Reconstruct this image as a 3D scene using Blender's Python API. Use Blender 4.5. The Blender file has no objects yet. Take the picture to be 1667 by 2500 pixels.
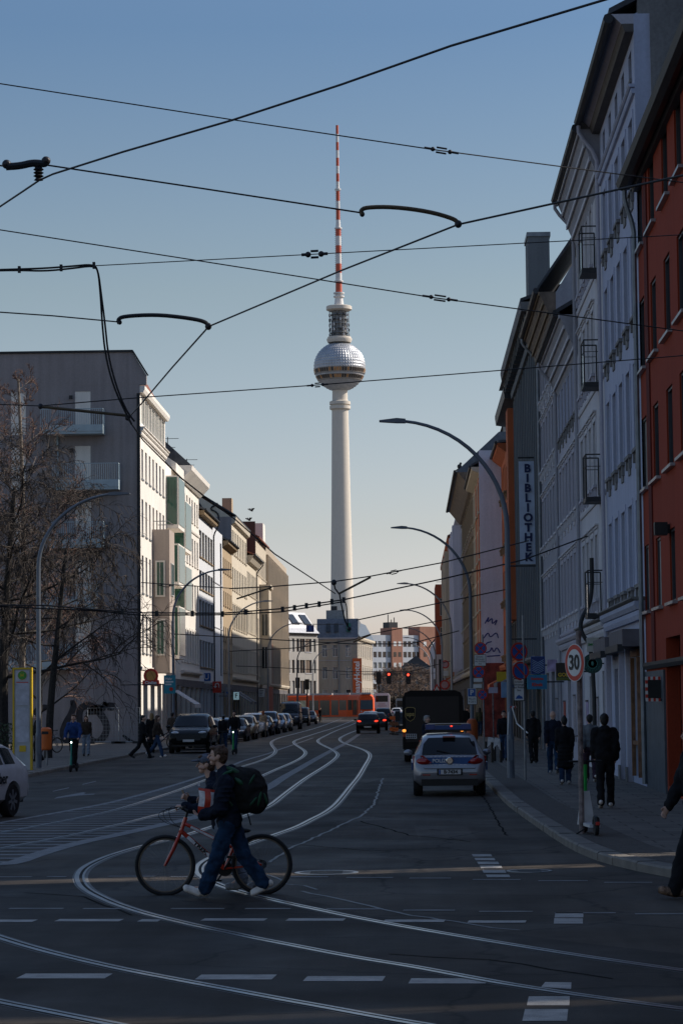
import bpy, bmesh, math, random
import numpy as np
from mathutils import Vector, Matrix
rnd = random.Random(7)
PI = math.pi
scn = bpy.context.scene
COL = scn.collection
# ---------------------------------------------------------------- camera model
FPX, CX0, CY0, CAMZ = 6000., 833.5, 1250., 2.2
PITCH = math.atan((1719 - 1250) / FPX); ROLL = -math.radians(.6); YAW = math.atan((1000 - 833.5 - 5.4) / FPX)
CAMR = Matrix.Rotation(YAW, 3, 'Z') @ Matrix.Rotation(PI / 2 + PITCH, 3, 'X') @ Matrix.Rotation(ROLL, 3, 'Z')
def hit(px, py, ax, v):
    d = CAMR @ Vector(((px - CX0) / FPX, -(py - CY0) / FPX, -1)); o = Vector((0, 0, CAMZ))
    return o + d * ((v - o[ax]) / d[ax])
def G(px, py, z=0.): return hit(px, py, 2, z)          # point on a horizontal plane
def AX(px, py, x): return hit(px, py, 0, x)            # point on a facade plane
def AD(px, py, d): return hit(px, py, 1, d)            # point at a distance down the street
# ---------------------------------------------------------------- materials
MATS = {}
def mat(name, col, rough=.8, metal=0., var=.15, scale=3., bump=0., spec=.4, emit=0., streak=0., trans=0., bscale=None, fine=0.):
    if name in MATS: return MATS[name]
    m = bpy.data.materials.new(name); m.use_nodes = True; MATS[name] = m
    nt = m.node_tree; N = nt.nodes; L = nt.links; b = N['Principled BSDF']
    c = (*col, 1)
    b.inputs['Base Color'].default_value = c
    b.inputs['Roughness'].default_value = rough; b.inputs['Metallic'].default_value = metal
    b.inputs['Specular IOR Level'].default_value = spec
    if trans: b.inputs['Transmission Weight'].default_value = trans
    if emit:
        b.inputs['Emission Color'].default_value = c; b.inputs['Emission Strength'].default_value = emit
    if var or bump:
        tc = N.new('ShaderNodeTexCoord'); mp = N.new('ShaderNodeMapping')
        L.new(tc.outputs['Object'], mp.inputs['Vector'])
        nz = N.new('ShaderNodeTexNoise'); nz.inputs['Scale'].default_value = scale; nz.inputs['Detail'].default_value = 6
        L.new(mp.outputs[0], nz.inputs['Vector'])
        fac = nz.outputs['Fac']
        if streak:
            mp2 = N.new('ShaderNodeMapping'); mp2.inputs['Scale'].default_value = (2.2, 2.2, .12)
            L.new(tc.outputs['Object'], mp2.inputs['Vector'])
            n2 = N.new('ShaderNodeTexNoise'); n2.inputs['Scale'].default_value = 1.6; n2.inputs['Detail'].default_value = 5
            L.new(mp2.outputs[0], n2.inputs['Vector'])
            mx = N.new('ShaderNodeMix'); mx.inputs[0].default_value = streak
            L.new(fac, mx.inputs[2]); L.new(n2.outputs['Fac'], mx.inputs[3]); fac = mx.outputs[0]
        if fine:
            n3 = N.new('ShaderNodeTexNoise'); n3.inputs['Scale'].default_value = scale * 25; n3.inputs['Detail'].default_value = 4
            L.new(mp.outputs[0], n3.inputs['Vector'])
            mx = N.new('ShaderNodeMix'); mx.inputs[0].default_value = fine
            L.new(fac, mx.inputs[2]); L.new(n3.outputs['Fac'], mx.inputs[3]); fac = mx.outputs[0]
        if var:
            rp = N.new('ShaderNodeValToRGB'); rp.color_ramp.elements[0].position = .32; rp.color_ramp.elements[1].position = .68
            rp.color_ramp.elements[0].color = (*[x * (1 - var) for x in col], 1)
            rp.color_ramp.elements[1].color = (*[min(1, x * (1 + var)) for x in col], 1)
            L.new(fac, rp.inputs[0]); L.new(rp.outputs[0], b.inputs['Base Color'])
        if bump:
            nb = N.new('ShaderNodeTexNoise'); nb.inputs['Scale'].default_value = bscale or scale * 8; nb.inputs['Detail'].default_value = 4
            L.new(mp.outputs[0], nb.inputs['Vector'])
            bp = N.new('ShaderNodeBump'); bp.inputs['Strength'].default_value = bump; bp.inputs['Distance'].default_value = .02
            L.new(nb.outputs['Fac'], bp.inputs['Height']); L.new(bp.outputs[0], b.inputs['Normal'])
    return m
def slabs(name, col, w, h, mortar=.25, rot=0.):      # paving made of slabs
    m = mat(name, col, .85, var=0)
    nt = m.node_tree; N = nt.nodes; L = nt.links; b = N['Principled BSDF']
    tc = N.new('ShaderNodeTexCoord'); br = N.new('ShaderNodeTexBrick'); mp = N.new('ShaderNodeMapping')
    mp.inputs['Rotation'].default_value = (0, 0, rot)
    L.new(tc.outputs['Object'], mp.inputs[0]); L.new(mp.outputs[0], br.inputs['Vector'])
    br.inputs['Color1'].default_value = (*[x * .85 for x in col], 1); br.inputs['Color2'].default_value = (*[x * 1.15 for x in col], 1)
    br.inputs['Mortar'].default_value = (*[x * (1 - mortar) * .6 for x in col], 1); br.inputs['Scale'].default_value = 1
    br.inputs['Mortar Size'].default_value = .02; br.inputs['Brick Width'].default_value = w; br.inputs['Row Height'].default_value = h
    nz = N.new('ShaderNodeTexNoise'); nz.inputs['Scale'].default_value = 1.3; nz.inputs['Detail'].default_value = 8
    L.new(tc.outputs['Object'], nz.inputs['Vector'])
    mx = N.new('ShaderNodeMix'); mx.data_type = 'RGBA'; mx.blend_type = 'MULTIPLY'; mx.inputs[0].default_value = .8
    rp = N.new('ShaderNodeValToRGB'); rp.color_ramp.elements[0].position = .3; rp.color_ramp.elements[1].position = .7
    rp.color_ramp.elements[0].color = (.55, .55, .55, 1); rp.color_ramp.elements[1].color = (1.1, 1.1, 1.1, 1)
    L.new(nz.outputs['Fac'], rp.inputs[0]); L.new(br.outputs['Color'], mx.inputs[6]); L.new(rp.outputs[0], mx.inputs[7])
    L.new(mx.outputs[2], b.inputs['Base Color'])
    bp = N.new('ShaderNodeBump'); bp.inputs['Strength'].default_value = .5; bp.inputs['Distance'].default_value = .01
    L.new(br.outputs['Fac'], bp.inputs['Height']); bp.invert = True; L.new(bp.outputs[0], b.inputs['Normal'])
    return m
def paint(name, col, rough=.25, metal=0.):
    m = mat(name, col, rough, metal, var=.05, scale=6, spec=.5)
    b = m.node_tree.nodes['Principled BSDF']; b.inputs['Coat Weight'].default_value = .6; b.inputs['Coat Roughness'].default_value = .06
    return m
def glass(name, col=(.02, .025, .03), rough=.04, spec=.6):
    return mat(name, col, rough, var=.3, scale=.7, spec=spec)
BLACK = mat('black_rubber', (.012, .012, .013), .7)
IRON = mat('dark_iron', (.025, .027, .03), .55, .3)
STEEL = mat('grey_steel', (.28, .29, .3), .4, .7)
ZINC = mat('zinc_sheet', (.2, .22, .24), .5, .5, var=.2)
GUTTER = mat('dark_gutter', (.03, .032, .036), .55, .2)
WHITE = mat('white_paint', (.72, .72, .7), .5)
PANE = glass('window_glass')
FRAME_W = mat('frame_white', (.6, .6, .58), .5, var=.08)
FRAME_D = mat('frame_dark', (.05, .05, .055), .5)
FRAME_B = mat('frame_brown', (.12, .08, .05), .5)
# ---------------------------------------------------------------- mesh builder
class MB:
    def __init__(s): s.v = []; s.f = []; s.mi = []; s.ms = []
    def m(s, mt):
        if mt not in s.ms: s.ms.append(mt)
        return s.ms.index(mt)
    def add(s, vs, fs, mt):
        o = len(s.v); k = s.m(mt); s.v.extend([tuple(v) for v in vs])
        for f in fs: s.f.append(tuple(i + o for i in f)); s.mi.append(k)
        return s
    def box(s, x0, y0, z0, x1, y1, z1, mt, M=None):
        vs = [Vector((x, y, z)) for x in (x0, x1) for y in (y0, y1) for z in (z0, z1)]
        if M: vs = [M @ v for v in vs]
        return s.add(vs, [(0, 1, 3, 2), (4, 6, 7, 5), (0, 4, 5, 1), (2, 3, 7, 6), (0, 2, 6, 4), (1, 5, 7, 3)], mt)
    def quad(s, a, b, c, d, mt): return s.add([a, b, c, d], [(0, 1, 2, 3)], mt)
    def poly(s, pts, mt): return s.add(pts, [tuple(range(len(pts)))], mt)
    def prism(s, pts, vec, mt):              # planar polygon swept along vec
        n = len(pts); p = [Vector(q) for q in pts]; w = Vector(vec)
        fs = [tuple(range(n))[::-1], tuple(range(n, 2 * n))] + [(i, (i + 1) % n, n + (i + 1) % n, n + i) for i in range(n)]
        return s.add(p + [q + w for q in p], fs, mt)
    def prx(s, prof, x0, x1, mt): return s.prism([(x0, y, z) for y, z in prof], (x1 - x0, 0, 0), mt)
    def tube(s, pts, r, n=6, mt=None, cap=True):
        P = [Vector(p) for p in pts]; k = len(P); R = r if isinstance(r, (list, tuple)) else [r] * k
        vs = []; up = None
        for i in range(k):
            t = (P[min(i + 1, k - 1)] - P[max(i - 1, 0)])
            t = t.normalized() if t.length > 1e-9 else Vector((0, 0, 1))
            if up is None:
                a = Vector((0, 0, 1)) if abs(t.z) < .9 else Vector((1, 0, 0)); up = (a - t * a.dot(t)).normalized()
            else:
                up = up - t * up.dot(t); up = up.normalized() if up.length > 1e-6 else t.orthogonal().normalized()
            w = t.cross(up)
            for j in range(n):
                an = 2 * PI * j / n; vs.append(P[i] + (up * math.cos(an) + w * math.sin(an)) * R[i])
        fs = [(i * n + j, i * n + (j + 1) % n, (i + 1) * n + (j + 1) % n, (i + 1) * n + j) for i in range(k - 1) for j in range(n)]
        if cap: fs += [tuple(range(n))[::-1], tuple(range((k - 1) * n, k * n))]
        return s.add(vs, fs, mt)
    def lathe(s, prof, n, mt, c=(0, 0, 0), M=None):
        k = len(prof); vs = []
        for r, z in prof:
            for j in range(n):
                a = 2 * PI * j / n; v = Vector((c[0] + r * math.cos(a), c[1] + r * math.sin(a), c[2] + z)); vs.append(M @ v if M else v)
        fs = [(i * n + j, i * n + (j + 1) % n, (i + 1) * n + (j + 1) % n, (i + 1) * n + j) for i in range(k - 1) for j in range(n)]
        fs += [tuple(range(n))[::-1], tuple(range((k - 1) * n, k * n))]
        return s.add(vs, fs, mt)
    def ball(s, c, r, mt, nu=12, nv=8, M=None):
        if not isinstance(r, (tuple, list)): r = (r, r, r)
        vs = []; c = Vector(c)
        for i in range(nv + 1):
            t = PI * i / nv
            for j in range(nu):
                a = 2 * PI * j / nu
                v = Vector((r[0] * math.sin(t) * math.cos(a), r[1] * math.sin(t) * math.sin(a), r[2] * math.cos(t)))
                vs.append(c + (M @ v if M else v))
        fs = [(i * nu + j, (i + 1) * nu + j, (i + 1) * nu + (j + 1) % nu, i * nu + (j + 1) % nu) for i in range(nv) for j in range(nu)]
        return s.add(vs, fs, mt)
    def mesh(s, name, smooth=True, ang=35):
        me = bpy.data.meshes.new(name); me.from_pydata(s.v, [], s.f)
        for mt in s.ms: me.materials.append(mt)
        if len(s.ms) > 1: me.polygons.foreach_set('material_index', s.mi)
        if smooth:
            me.polygons.foreach_set('use_smooth', [True] * len(s.f)); me.set_sharp_from_angle(angle=math.radians(ang))
        me.update(); return me
    def build(s, name, parent=None, loc=(0, 0, 0), rot=(0, 0, 0), smooth=True, ang=35, **tags):
        return link(name, s.mesh(name, smooth, ang), parent, loc, rot, **tags)
def link(name, data, parent=None, loc=(0, 0, 0), rot=(0, 0, 0), label=None, cat=None, group=None, kind=None):
    o = bpy.data.objects.new(name, data); COL.objects.link(o); o.location = loc; o.rotation_euler = rot
    if parent: o.parent = parent
    if label: o['label'] = label
    if cat: o['category'] = cat
    if group: o['group'] = group
    if kind: o['kind'] = kind
    return o
def thing(name, label, cat, loc=(0, 0, 0), rz=0., group=None, kind=None):
    return link(name, None, None, loc, (0, 0, rz), label, cat, group, kind)
def copy_tree(o, parent=None, kids=None):
    if kids is None:
        kids = {}
        for q in bpy.data.objects:
            if q.parent: kids.setdefault(q.parent.name, []).append(q)
    c = o.copy(); COL.objects.link(c)
    if parent: c.parent = parent
    for ch in kids.get(o.name, []): copy_tree(ch, c, kids)
    return c
TXT = {}
def text(s, size, mt, name='lettering', parent=None, loc=(0, 0, 0), rot=(PI / 2, 0, 0), ext=.004, bold=0., sx=1., **t):
    key = (s, size, mt.name, ext, bold)
    if key not in TXT:
        cu = bpy.data.curves.new('txt', 'FONT'); cu.body = s; cu.size = size; cu.extrude = ext; cu.align_x = 'CENTER'; cu.align_y = 'CENTER'
        cu.offset = bold; cu.resolution_u = 3; cu.materials.append(mt)
        ob = bpy.data.objects.new('txt', cu); me = bpy.data.meshes.new_from_object(ob); bpy.data.objects.remove(ob)
        if not me.materials: me.materials.append(mt)
        TXT[key] = me
    o = link(name, TXT[key], parent, loc, rot, **t); o.scale = (sx, 1, 1); return o
def chaikin(p, n=2):
    p = [Vector(q) for q in p]
    for _ in range(n):
        q = [p[0]]
        for a, b in zip(p, p[1:]): q += [a * .75 + b * .25, a * .25 + b * .75]
        p = q + [p[-1]]
    return p
# ---------------------------------------------------------------- ground, road, pavements, rails
def asphalt(name, col, seed=0.):
    m = mat(name, col, .78, var=.0, spec=.18)
    nt = m.node_tree; N = nt.nodes; L = nt.links; b = N['Principled BSDF']
    tc = N.new('ShaderNodeTexCoord')
    def noise(sc, det, rough=.6, stretch=None):
        v = tc.outputs['Object']
        if stretch:
            mp = N.new('ShaderNodeMapping'); mp.inputs['Scale'].default_value = stretch; L.new(v, mp.inputs[0]); v = mp.outputs[0]
        n = N.new('ShaderNodeTexNoise'); n.inputs['Scale'].default_value = sc; n.inputs['Detail'].default_value = det; n.inputs['Roughness'].default_value = rough
        L.new(v, n.inputs['Vector']); return n.outputs['Fac']
    def ramp(f, p0, c0, p1, c1):
        r = N.new('ShaderNodeValToRGB'); e = r.color_ramp.elements; e[0].position = p0; e[1].position = p1
        e[0].color = (c0, c0, c0, 1); e[1].color = (c1, c1, c1, 1); L.new(f, r.inputs[0]); return r.outputs[0]
    def mul(a, bb):
        x = N.new('ShaderNodeMix'); x.data_type = 'RGBA'; x.blend_type = 'MULTIPLY'; x.inputs[0].default_value = 1
        L.new(a, x.inputs[6]); L.new(bb, x.inputs[7]); return x.outputs[2]
    base = N.new('ShaderNodeRGB'); base.outputs[0].default_value = (*col, 1)
    c = mul(base.outputs[0], ramp(noise(.22, 8), .35, .6, .68, 1.35))
    c = mul(c, ramp(noise(60, 3), .3, .75, .7, 1.3))
    c = mul(c, ramp(noise(.6, 6, .6, (3.2, .16, 1)), .4, .82, .65, 1.15))     # wheel polish along the street
    c = mul(c, ramp(noise(1.9, 7, .7), .6, 1., .72, .62)); c = mul(c, ramp(noise(5.5, 3), .66, 1., .7, .7))      # oil spots and gum
    vo = N.new('ShaderNodeTexVoronoi'); vo.feature = 'DISTANCE_TO_EDGE'; vo.inputs['Scale'].default_value = .33
    nz = N.new('ShaderNodeTexNoise'); nz.inputs['Scale'].default_value = 1.7; nz.inputs['Detail'].default_value = 7
    L.new(tc.outputs['Object'], nz.inputs['Vector'])
    ad = N.new('ShaderNodeMix'); ad.data_type = 'RGBA'; ad.blend_type = 'ADD'; ad.inputs[0].default_value = .55
    L.new(tc.outputs['Object'], ad.inputs[6]); L.new(nz.outputs['Color'], ad.inputs[7]); L.new(ad.outputs[2], vo.inputs['Vector'])
    c = mul(c, ramp(vo.outputs['Distance'], .0, .35, .016, 1.))              # cracks
    L.new(c, b.inputs['Base Color'])
    L.new(ramp(noise(.5, 6), .35, .62, .7, .85), b.inputs['Roughness'])
    bp = N.new('ShaderNodeBump'); bp.inputs['Strength'].default_value = .35; bp.inputs['Distance'].default_value = .008
    L.new(noise(90, 3), bp.inputs['Height']); L.new(bp.outputs[0], b.inputs['Normal'])
    return m
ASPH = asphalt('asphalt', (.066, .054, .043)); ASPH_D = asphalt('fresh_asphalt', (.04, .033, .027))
LINE = mat('road_paint', (.33, .31, .285), .6, var=.55, scale=5, fine=.5)
LINE_W = mat('worn_road_paint', (.21, .205, .2), .7, var=.5, scale=4, fine=.5)
SEAM = mat('bitumen_seam', (.1, .105, .11), .5, var=.4, scale=8)
TAR = mat('tar_seam', (.014, .013, .012), .95, var=.3, spec=.05); ASPH_P = asphalt('patched_asphalt', (.08, .067, .055))
RAIL = mat('polished_rail', (.36, .36, .37), .3, 1., var=.45, scale=1.6, fine=.5)
RAILBED = mat('rail_concrete', (.13, .127, .12), .6, var=.35, scale=6, fine=.4)
GROOVE = mat('rail_groove', (.006, .006, .006), .9)
PAVE = slabs('pavement_slabs', (.17, .148, .125), .9, .6); KERB = mat('granite_kerb', (.19, .17, .145), .8, var=.3, scale=4, fine=.4)
MOSAIC = mat('mosaic_stone', (.1, .087, .074), .85, var=.5, scale=12, bump=.6, fine=.5)
b = MB(); b.quad((-4000, -600, -.02), (4000, -600, -.02), (4000, 9000, -.02), (-4000, 9000, -.02), mat('city_ground', (.12, .12, .12), .95, var=.3, scale=.05))
b.build('ground', smooth=False, kind='structure', label='city ground reaching to the horizon')
b = MB(); b.quad((-80, -60, 0), (60, -60, 0), (60, 520, 0), (-80, 520, 0), ASPH)
ROAD = b.build('road', smooth=False, kind='structure', label='dark asphalt street with tram rails')
LK = [(-12.25, 330), (-12.25, 250), (-12.2, 126), (-12.2, 94), (-12., 77), (-12.1, 71), (-12.8, 66), (-14.5, 62), (-18, 59.5), (-26, 58.5), (-60, 58)]
RK = [(2., 318), (2., 57), (2.15, 46.7), (2.3, 39.2), (2.45, 35.5), (2.7, 33.2), (3.1, 31.4), (3.6, 29.6), (4.6, 27.6), (6.6, 25.9), (12, 25), (50, 24.6)]
LKs = [(p.x, p.y) for p in chaikin([(x, y, 0) for x, y in LK], 2)]; RKs = [(p.x, p.y) for p in chaikin([(x, y, 0) for x, y in RK], 2)]
def off(line, d):
    out = []
    for i, (x, y) in enumerate(line):
        a = line[max(i - 1, 0)]; c = line[min(i + 1, len(line) - 1)]
        t = Vector((c[0] - a[0], c[1] - a[1])).normalized(); out.append((x - t.y * d, y + t.x * d))
    return out
def pavement(kl, sgn, close, label):
    inner = off(kl, sgn * .28)
    b = MB(); b.prism([(x, y, 0.) for x, y in inner] + [(x, y, 0.) for x, y in close], (0, 0, .118), PAVE)
    b.build('pavement', smooth=False, kind='structure', label=label)
    b = MB(); R_ = random.Random(4); k = [Vector((*p, 0)) for p in kl]; acc = [0]
    for a, c in zip(k, k[1:]): acc.append(acc[-1] + (c - a).length)
    def at(t):
        for n in range(len(k) - 1):
            if acc[n + 1] >= t: u = (t - acc[n]) / (acc[n + 1] - acc[n]); p = k[n].lerp(k[n + 1], u); d = (k[n + 1] - k[n]).normalized(); return p, Vector((-d.y, d.x, 0)) * sgn * .28
    t = .01
    while t < acc[-1] - 1.3:
        L_ = R_.uniform(.85, 1.2); (p0, n0), (p1, n1) = at(t), at(t + L_ - .022); h = .124 + R_.uniform(-.007, .007); o0, o1 = R_.uniform(-.008, .008), R_.uniform(-.008, .008); e = .025
        q = [p0 - n0.normalized() * o0, p1 - n1.normalized() * o1]; i0, i1 = p0 + n0, p1 + n1; z = lambda v, h_: (v.x, v.y, h_)
        a0, a1 = q[0] + n0.normalized() * e, q[1] + n1.normalized() * e
        b.quad(z(a0, h), z(a1, h), z(i1, h), z(i0, h), KERB); b.quad(z(q[0], h - e), z(q[1], h - e), z(a1, h), z(a0, h), KERB); b.quad(z(q[0], -.01), z(q[1], -.01), z(q[1], h - e), z(q[0], h - e), KERB)
        b.quad(z(q[0], -.01), z(q[0], h - e), z(i0, h), z(i0, -.01), KERB); b.quad(z(q[1], -.01), z(i1, -.01), z(i1, h), z(q[1], h - e), KERB); b.quad(z(i0, 0), z(i1, 0), z(i1, h), z(i0, h), KERB); t += L_
    b.build('kerb', smooth=False, kind='structure', label=label.replace('pavement', 'kerb edge of pavement'))
pavement(LKs, -1, [(-60, 330)], 'left pavement'); pavement(RKs, 1, [(50, 318)], 'right pavement')
# mosaic strip beside the right kerb
ml = off(RKs, .3); mr = off(RKs, 1.); b = MB()
for i in range(len(ml) - 1):
    if ml[i][1] < 120: b.quad((*ml[i], .123), (*ml[i + 1], .123), (*mr[i + 1], .123), (*mr[i], .123), MOSAIC)
b.build('pavement', smooth=False, kind='structure', label='strip of small mosaic stones along the right kerb')
def strip(b, pts, w, z, mt, o=0.):
    l = [(p[0], p[1]) for p in pts]; A = off(l, o - w / 2); B = off(l, o + w / 2)
    for i in range(len(l) - 1): b.quad((*B[i], z), (*A[i], z), (*A[i + 1], z), (*B[i + 1], z), mt)
def zz(x0, y0, s, pts): return [(x0 + a * s, y0 + c * s) for a, c in pts]
S5 = 500 / 1568.
R1p = zz(500, 1700, S5, [(1045, 172), (960, 205), (850, 245), (700, 285), (600, 310), (540, 330), (512, 347), (508, 362), (520, 385), (540, 405), (545, 422), (530, 445), (480, 475), (400, 505), (300, 535), (230, 560), (150, 590), (0, 645)]) + zz(0, 1850, S5, [(1400, 240), (1200, 308), (1000, 370), (850, 413), (700, 445), (500, 487), (300, 525), (0, 580), (-500, 660)])
R2p = zz(500, 1700, S5, [(1150, 178), (1000, 240), (850, 285), (760, 315), (700, 335), (678, 350), (690, 367), (720, 387), (760, 412), (774, 432), (765, 452), (730, 480), (660, 515), (570, 552), (480, 592), (400, 630)]) + zz(0, 1850, S5, [(1360, 405), (1200, 442), (1000, 495), (800, 541), (600, 587), (400, 628), (200, 664), (0, 700), (-500, 790)])
R3p = zz(500, 1700, S5, [(1250, 172), (1170, 197), (1110, 225), (1000, 265), (920, 305), (870, 330), (863, 345), (880, 362), (930, 387), (985, 412), (1020, 442), (1015, 462), (985, 492), (930, 532), (850, 582), (770, 632), (690, 692), (600, 762), (500, 845)]) + [(600, 1993), (533, 2015), (440, 2045), (343, 2068), (303, 2080), (274, 2089), (239, 2103), (210, 2119), (198, 2134), (196, 2147), (204, 2164), (223, 2179), (255, 2195), (287, 2209), (351, 2230), (415, 2246), (500, 2266), (564, 2279), (628, 2293), (723, 2311), (819, 2330), (915, 2347), (1000, 2360), (1085, 2376), (1170, 2392), (1255, 2407), (1340, 2420), (1425, 2433), (1553, 2450), (1667, 2465), (1900, 2495)]
R4p = zz(500, 1700, S5, [(1330, 205), (1175, 257), (1100, 285), (1040, 315), (1030, 330), (1045, 350), (1100, 371), (1180, 396), (1240, 421), (1268, 447), (1260, 480), (1230, 530), (1180, 620), (1120, 690), (1060, 770), (1000, 840), (920, 898), (830, 941)]) + [(728, 2020), (661, 2043), (600, 2064), (550, 2082), (515, 2096), (492, 2111), (486, 2126), (494, 2140), (522, 2156), (554, 2169), (613, 2186), (639, 2192), (723, 2211), (787, 2224), (851, 2238), (915, 2250), (1000, 2266), (1128, 2288), (1255, 2309), (1383, 2330), (1510, 2349), (1667, 2371), (1900, 2402)]
R5p = [(-200, 2222), (0, 2290), (96, 2319), (191, 2343), (287, 2365), (383, 2384), (500, 2406), (596, 2424), (691, 2442), (787, 2459), (883, 2477), (1000, 2498), (1200, 2530)]
R6p = [(-200, 2403), (0, 2447), (96, 2466), (191, 2485), (300, 2507), (500, 2545)]
for pts, lab in ((R1p, 'farthest left tram rail, bending away up the street'), (R2p, 'second tram rail from the left with an S-bend beside the hatched area'), (R3p, 'tram rail making the wide hairpin bend around the bicycle'), (R4p, 'tram rail of the inner hairpin that runs under the bicycle to the right'), (R5p, 'bright bluish tram rail sweeping across the foreground'), (R6p, 'short piece of tram rail in the bottom left corner')):
    p = chaikin([G(x, y) for x, y in pts], 2)
    t = thing('tram_rail', lab, 'tram rail', group='tram rails in the road')
    b = MB(); strip(b, p, .2, .004, RAILBED); b.build('rail_bed', t, smooth=False)
    b = MB(); strip(b, p, .06, .012, RAIL, -.045); strip(b, p, .03, .011, RAIL, .04); b.build('rail_head', t, smooth=False)
    b = MB(); strip(b, p, .036, .008, GROOVE, .004); b.build('groove', t, smooth=False)
# painted markings and patches, children of the road
def patch(pts, mt, name, z=.0025):
    b = MB(); b.poly([(*G(x, y).xy, z) for x, y in pts], mt)
    b.build(name, ROAD, smooth=False)
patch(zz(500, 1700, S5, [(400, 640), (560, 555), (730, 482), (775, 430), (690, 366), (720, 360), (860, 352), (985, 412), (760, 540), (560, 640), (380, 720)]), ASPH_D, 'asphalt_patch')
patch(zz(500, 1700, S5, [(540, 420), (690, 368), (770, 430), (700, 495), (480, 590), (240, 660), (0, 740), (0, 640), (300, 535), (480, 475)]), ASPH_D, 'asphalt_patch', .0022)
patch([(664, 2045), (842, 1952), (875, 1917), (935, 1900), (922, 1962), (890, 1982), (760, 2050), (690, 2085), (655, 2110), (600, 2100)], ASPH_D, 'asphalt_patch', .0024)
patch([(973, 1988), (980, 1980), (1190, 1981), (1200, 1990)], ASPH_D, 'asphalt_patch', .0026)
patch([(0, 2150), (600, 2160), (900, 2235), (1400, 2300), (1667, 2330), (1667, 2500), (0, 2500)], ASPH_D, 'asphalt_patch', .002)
def seam(pts, w=.05, mt=SEAM):
    b = MB(); p = [G(x, y) for x, y in pts]; q = [p[0]]
    for a, c in zip(p, p[1:]):
        n = max(2, int((c - a).length / .4))
        for i in range(1, n + 1): q.append(a.lerp(c, i / n) + Vector((rnd.uniform(-.03, .03), rnd.uniform(-.06, .06), 0)))
    strip(b, q, w, .0045, mt); b.build('seam', ROAD, smooth=False)
seam([(935, 1900), (922, 1933), (915, 1962), (890, 1985), (870, 1998), (823, 2020), (760, 2049), (702, 2074), (661, 2106)])
seam([(652, 2136), (700, 2158), (740, 2163), (772, 2173)], .04); seam([(737, 2176), (791, 2189), (842, 2198), (932, 2221), (1046, 2242), (1100, 2250), (1260, 2272)], .05)
def zag(y0, cells, w):
    b = MB()
    for x0, x1, y in cells:
        a, c = G(x0, y), G(x1, y); strip(b, [a, c], w, .005, LINE_W if w < .2 else LINE)
    b.build('marking', ROAD, smooth=False)
for pts in ([(1140, 1900), (1190, 1960), (1235, 2040)], [(700, 2060), (900, 2078), (1100, 2070)], [(950, 2330), (1200, 2345), (1500, 2390)], [(60, 2180), (200, 2190), (330, 2235)], [(880, 2005), (1000, 2040), (1150, 2055)]): seam(pts, .035, TAR)
for pts in ([(1010, 2015), (1140, 2018), (1165, 2050), (1020, 2048)], [(760, 2290), (960, 2310), (940, 2340), (700, 2322)], [(90, 2010), (180, 1995), (150, 2060), (40, 2080)]): patch(pts, ASPH_P, 'asphalt_patch', .0015)
zag(0, [(-120, -40, 2142), (-10, 78, 2141.5), (116, 163, 2141), (265, 380, 2140), (416, 482, 2141), (710, 801, 2141.5), (845, 959, 2143), (999, 1100, 2144.5), (1153, 1270, 2148), (1313, 1434, 2151), (1474, 1591, 2155)], .13)
zag(0, [(24, 156, 2218.6), (204, 300, 2219), (418, 548, 2219), (599, 710, 2219), (796, 934, 2220), (984, 1110, 2223), (1169, 1300, 2226), (1353, 1502, 2229.5), (1549, 1680, 2232)], .12)
zag(0, [(-60, 86, 2249), (140, 297, 2247.5), (341, 391, 2248), (495, 649, 2246), (701, 841, 2246), (937, 1085, 2249), (1142, 1283, 2251)], .27)
zag(0, [(-200, -40, 2384), (52, 266, 2384), (484, 670, 2386.5), (745, 937, 2390.5), (1000, 1187, 2396)], .36)
for q in ([(1330, 2399), (1394, 2400), (1393, 2416), (1320, 2411)], [(1290, 2434), (1390, 2434), (1389, 2456), (1285, 2456)], [(1281, 2465), (1386, 2465), (1383, 2494), (1274, 2494)], [(1355, 2228), (1423, 2228), (1423, 2241), (1353, 2241)], [(1352, 2243), (1422, 2243), (1422, 2256), (1351, 2256)]):
    patch(q, LINE, 'marking', .005)
for y0, y1, x0, x1 in ((85, 98, 355, 465), (107, 120, 370, 483), (128, 143, 385, 505), (150, 166, 400, 523), (175, 192, 415, 545), (202, 217, 435, 568)):
    s = 667 / 1568; patch([(1000 + x0 * s, 2050 + y0 * s), (1000 + x1 * s, 2050 + y0 * s), (1000 + (x1 + 8) * s, 2050 + y1 * s), (1000 + (x0 + 8) * s, 2050 + y1 * s)], LINE, 'marking', .005)
# hatched area between two edge lines
EL = [G(*q) for q in zz(500, 1700, S5, [(830, 318), (680, 371), (560, 411), (500, 436), (300, 491), (210, 530)]) + zz(0, 1850, S5, [(1568, 137), (1300, 222), (1000, 306), (800, 355), (500, 411), (0, 500), (-400, 570)])]
ER = [G(*q) for q in zz(500, 1700, S5, [(1180, 290), (1080, 360), (970, 415), (850, 480), (700, 568), (600, 622), (460, 720)]) + zz(0, 1850, S5, [(1540, 450), (1250, 512), (900, 592), (600, 652), (300, 737), (90, 815), (-60, 822)])]
b = MB(); strip(b, chaikin(EL, 1), .16, .005, LINE_W); b.build('marking', ROAD, smooth=False)
b = MB(); strip(b, chaikin(ER, 1), .3, .0052, LINE_W); b.build('marking', ROAD, smooth=False)
def xat(line, d):
    for a, c in zip(line, line[1:]):
        if min(a.y, c.y) <= d <= max(a.y, c.y) and abs(a.y - c.y) > 1e-6: return a.x + (c.x - a.x) * (d - a.y) / (c.y - a.y)
    return None
b = MB(); d = 35.2
while d < 70:
    x0 = xat(EL, d + .5) ; x1 = xat(ER, d)
    if x0 is None: x0 = -14
    if x1 is not None and x1 > x0 + .3: strip(b, [(x0, d + .5), (x1, d)], .26, .0048, LINE_W)
    d += .86
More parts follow.
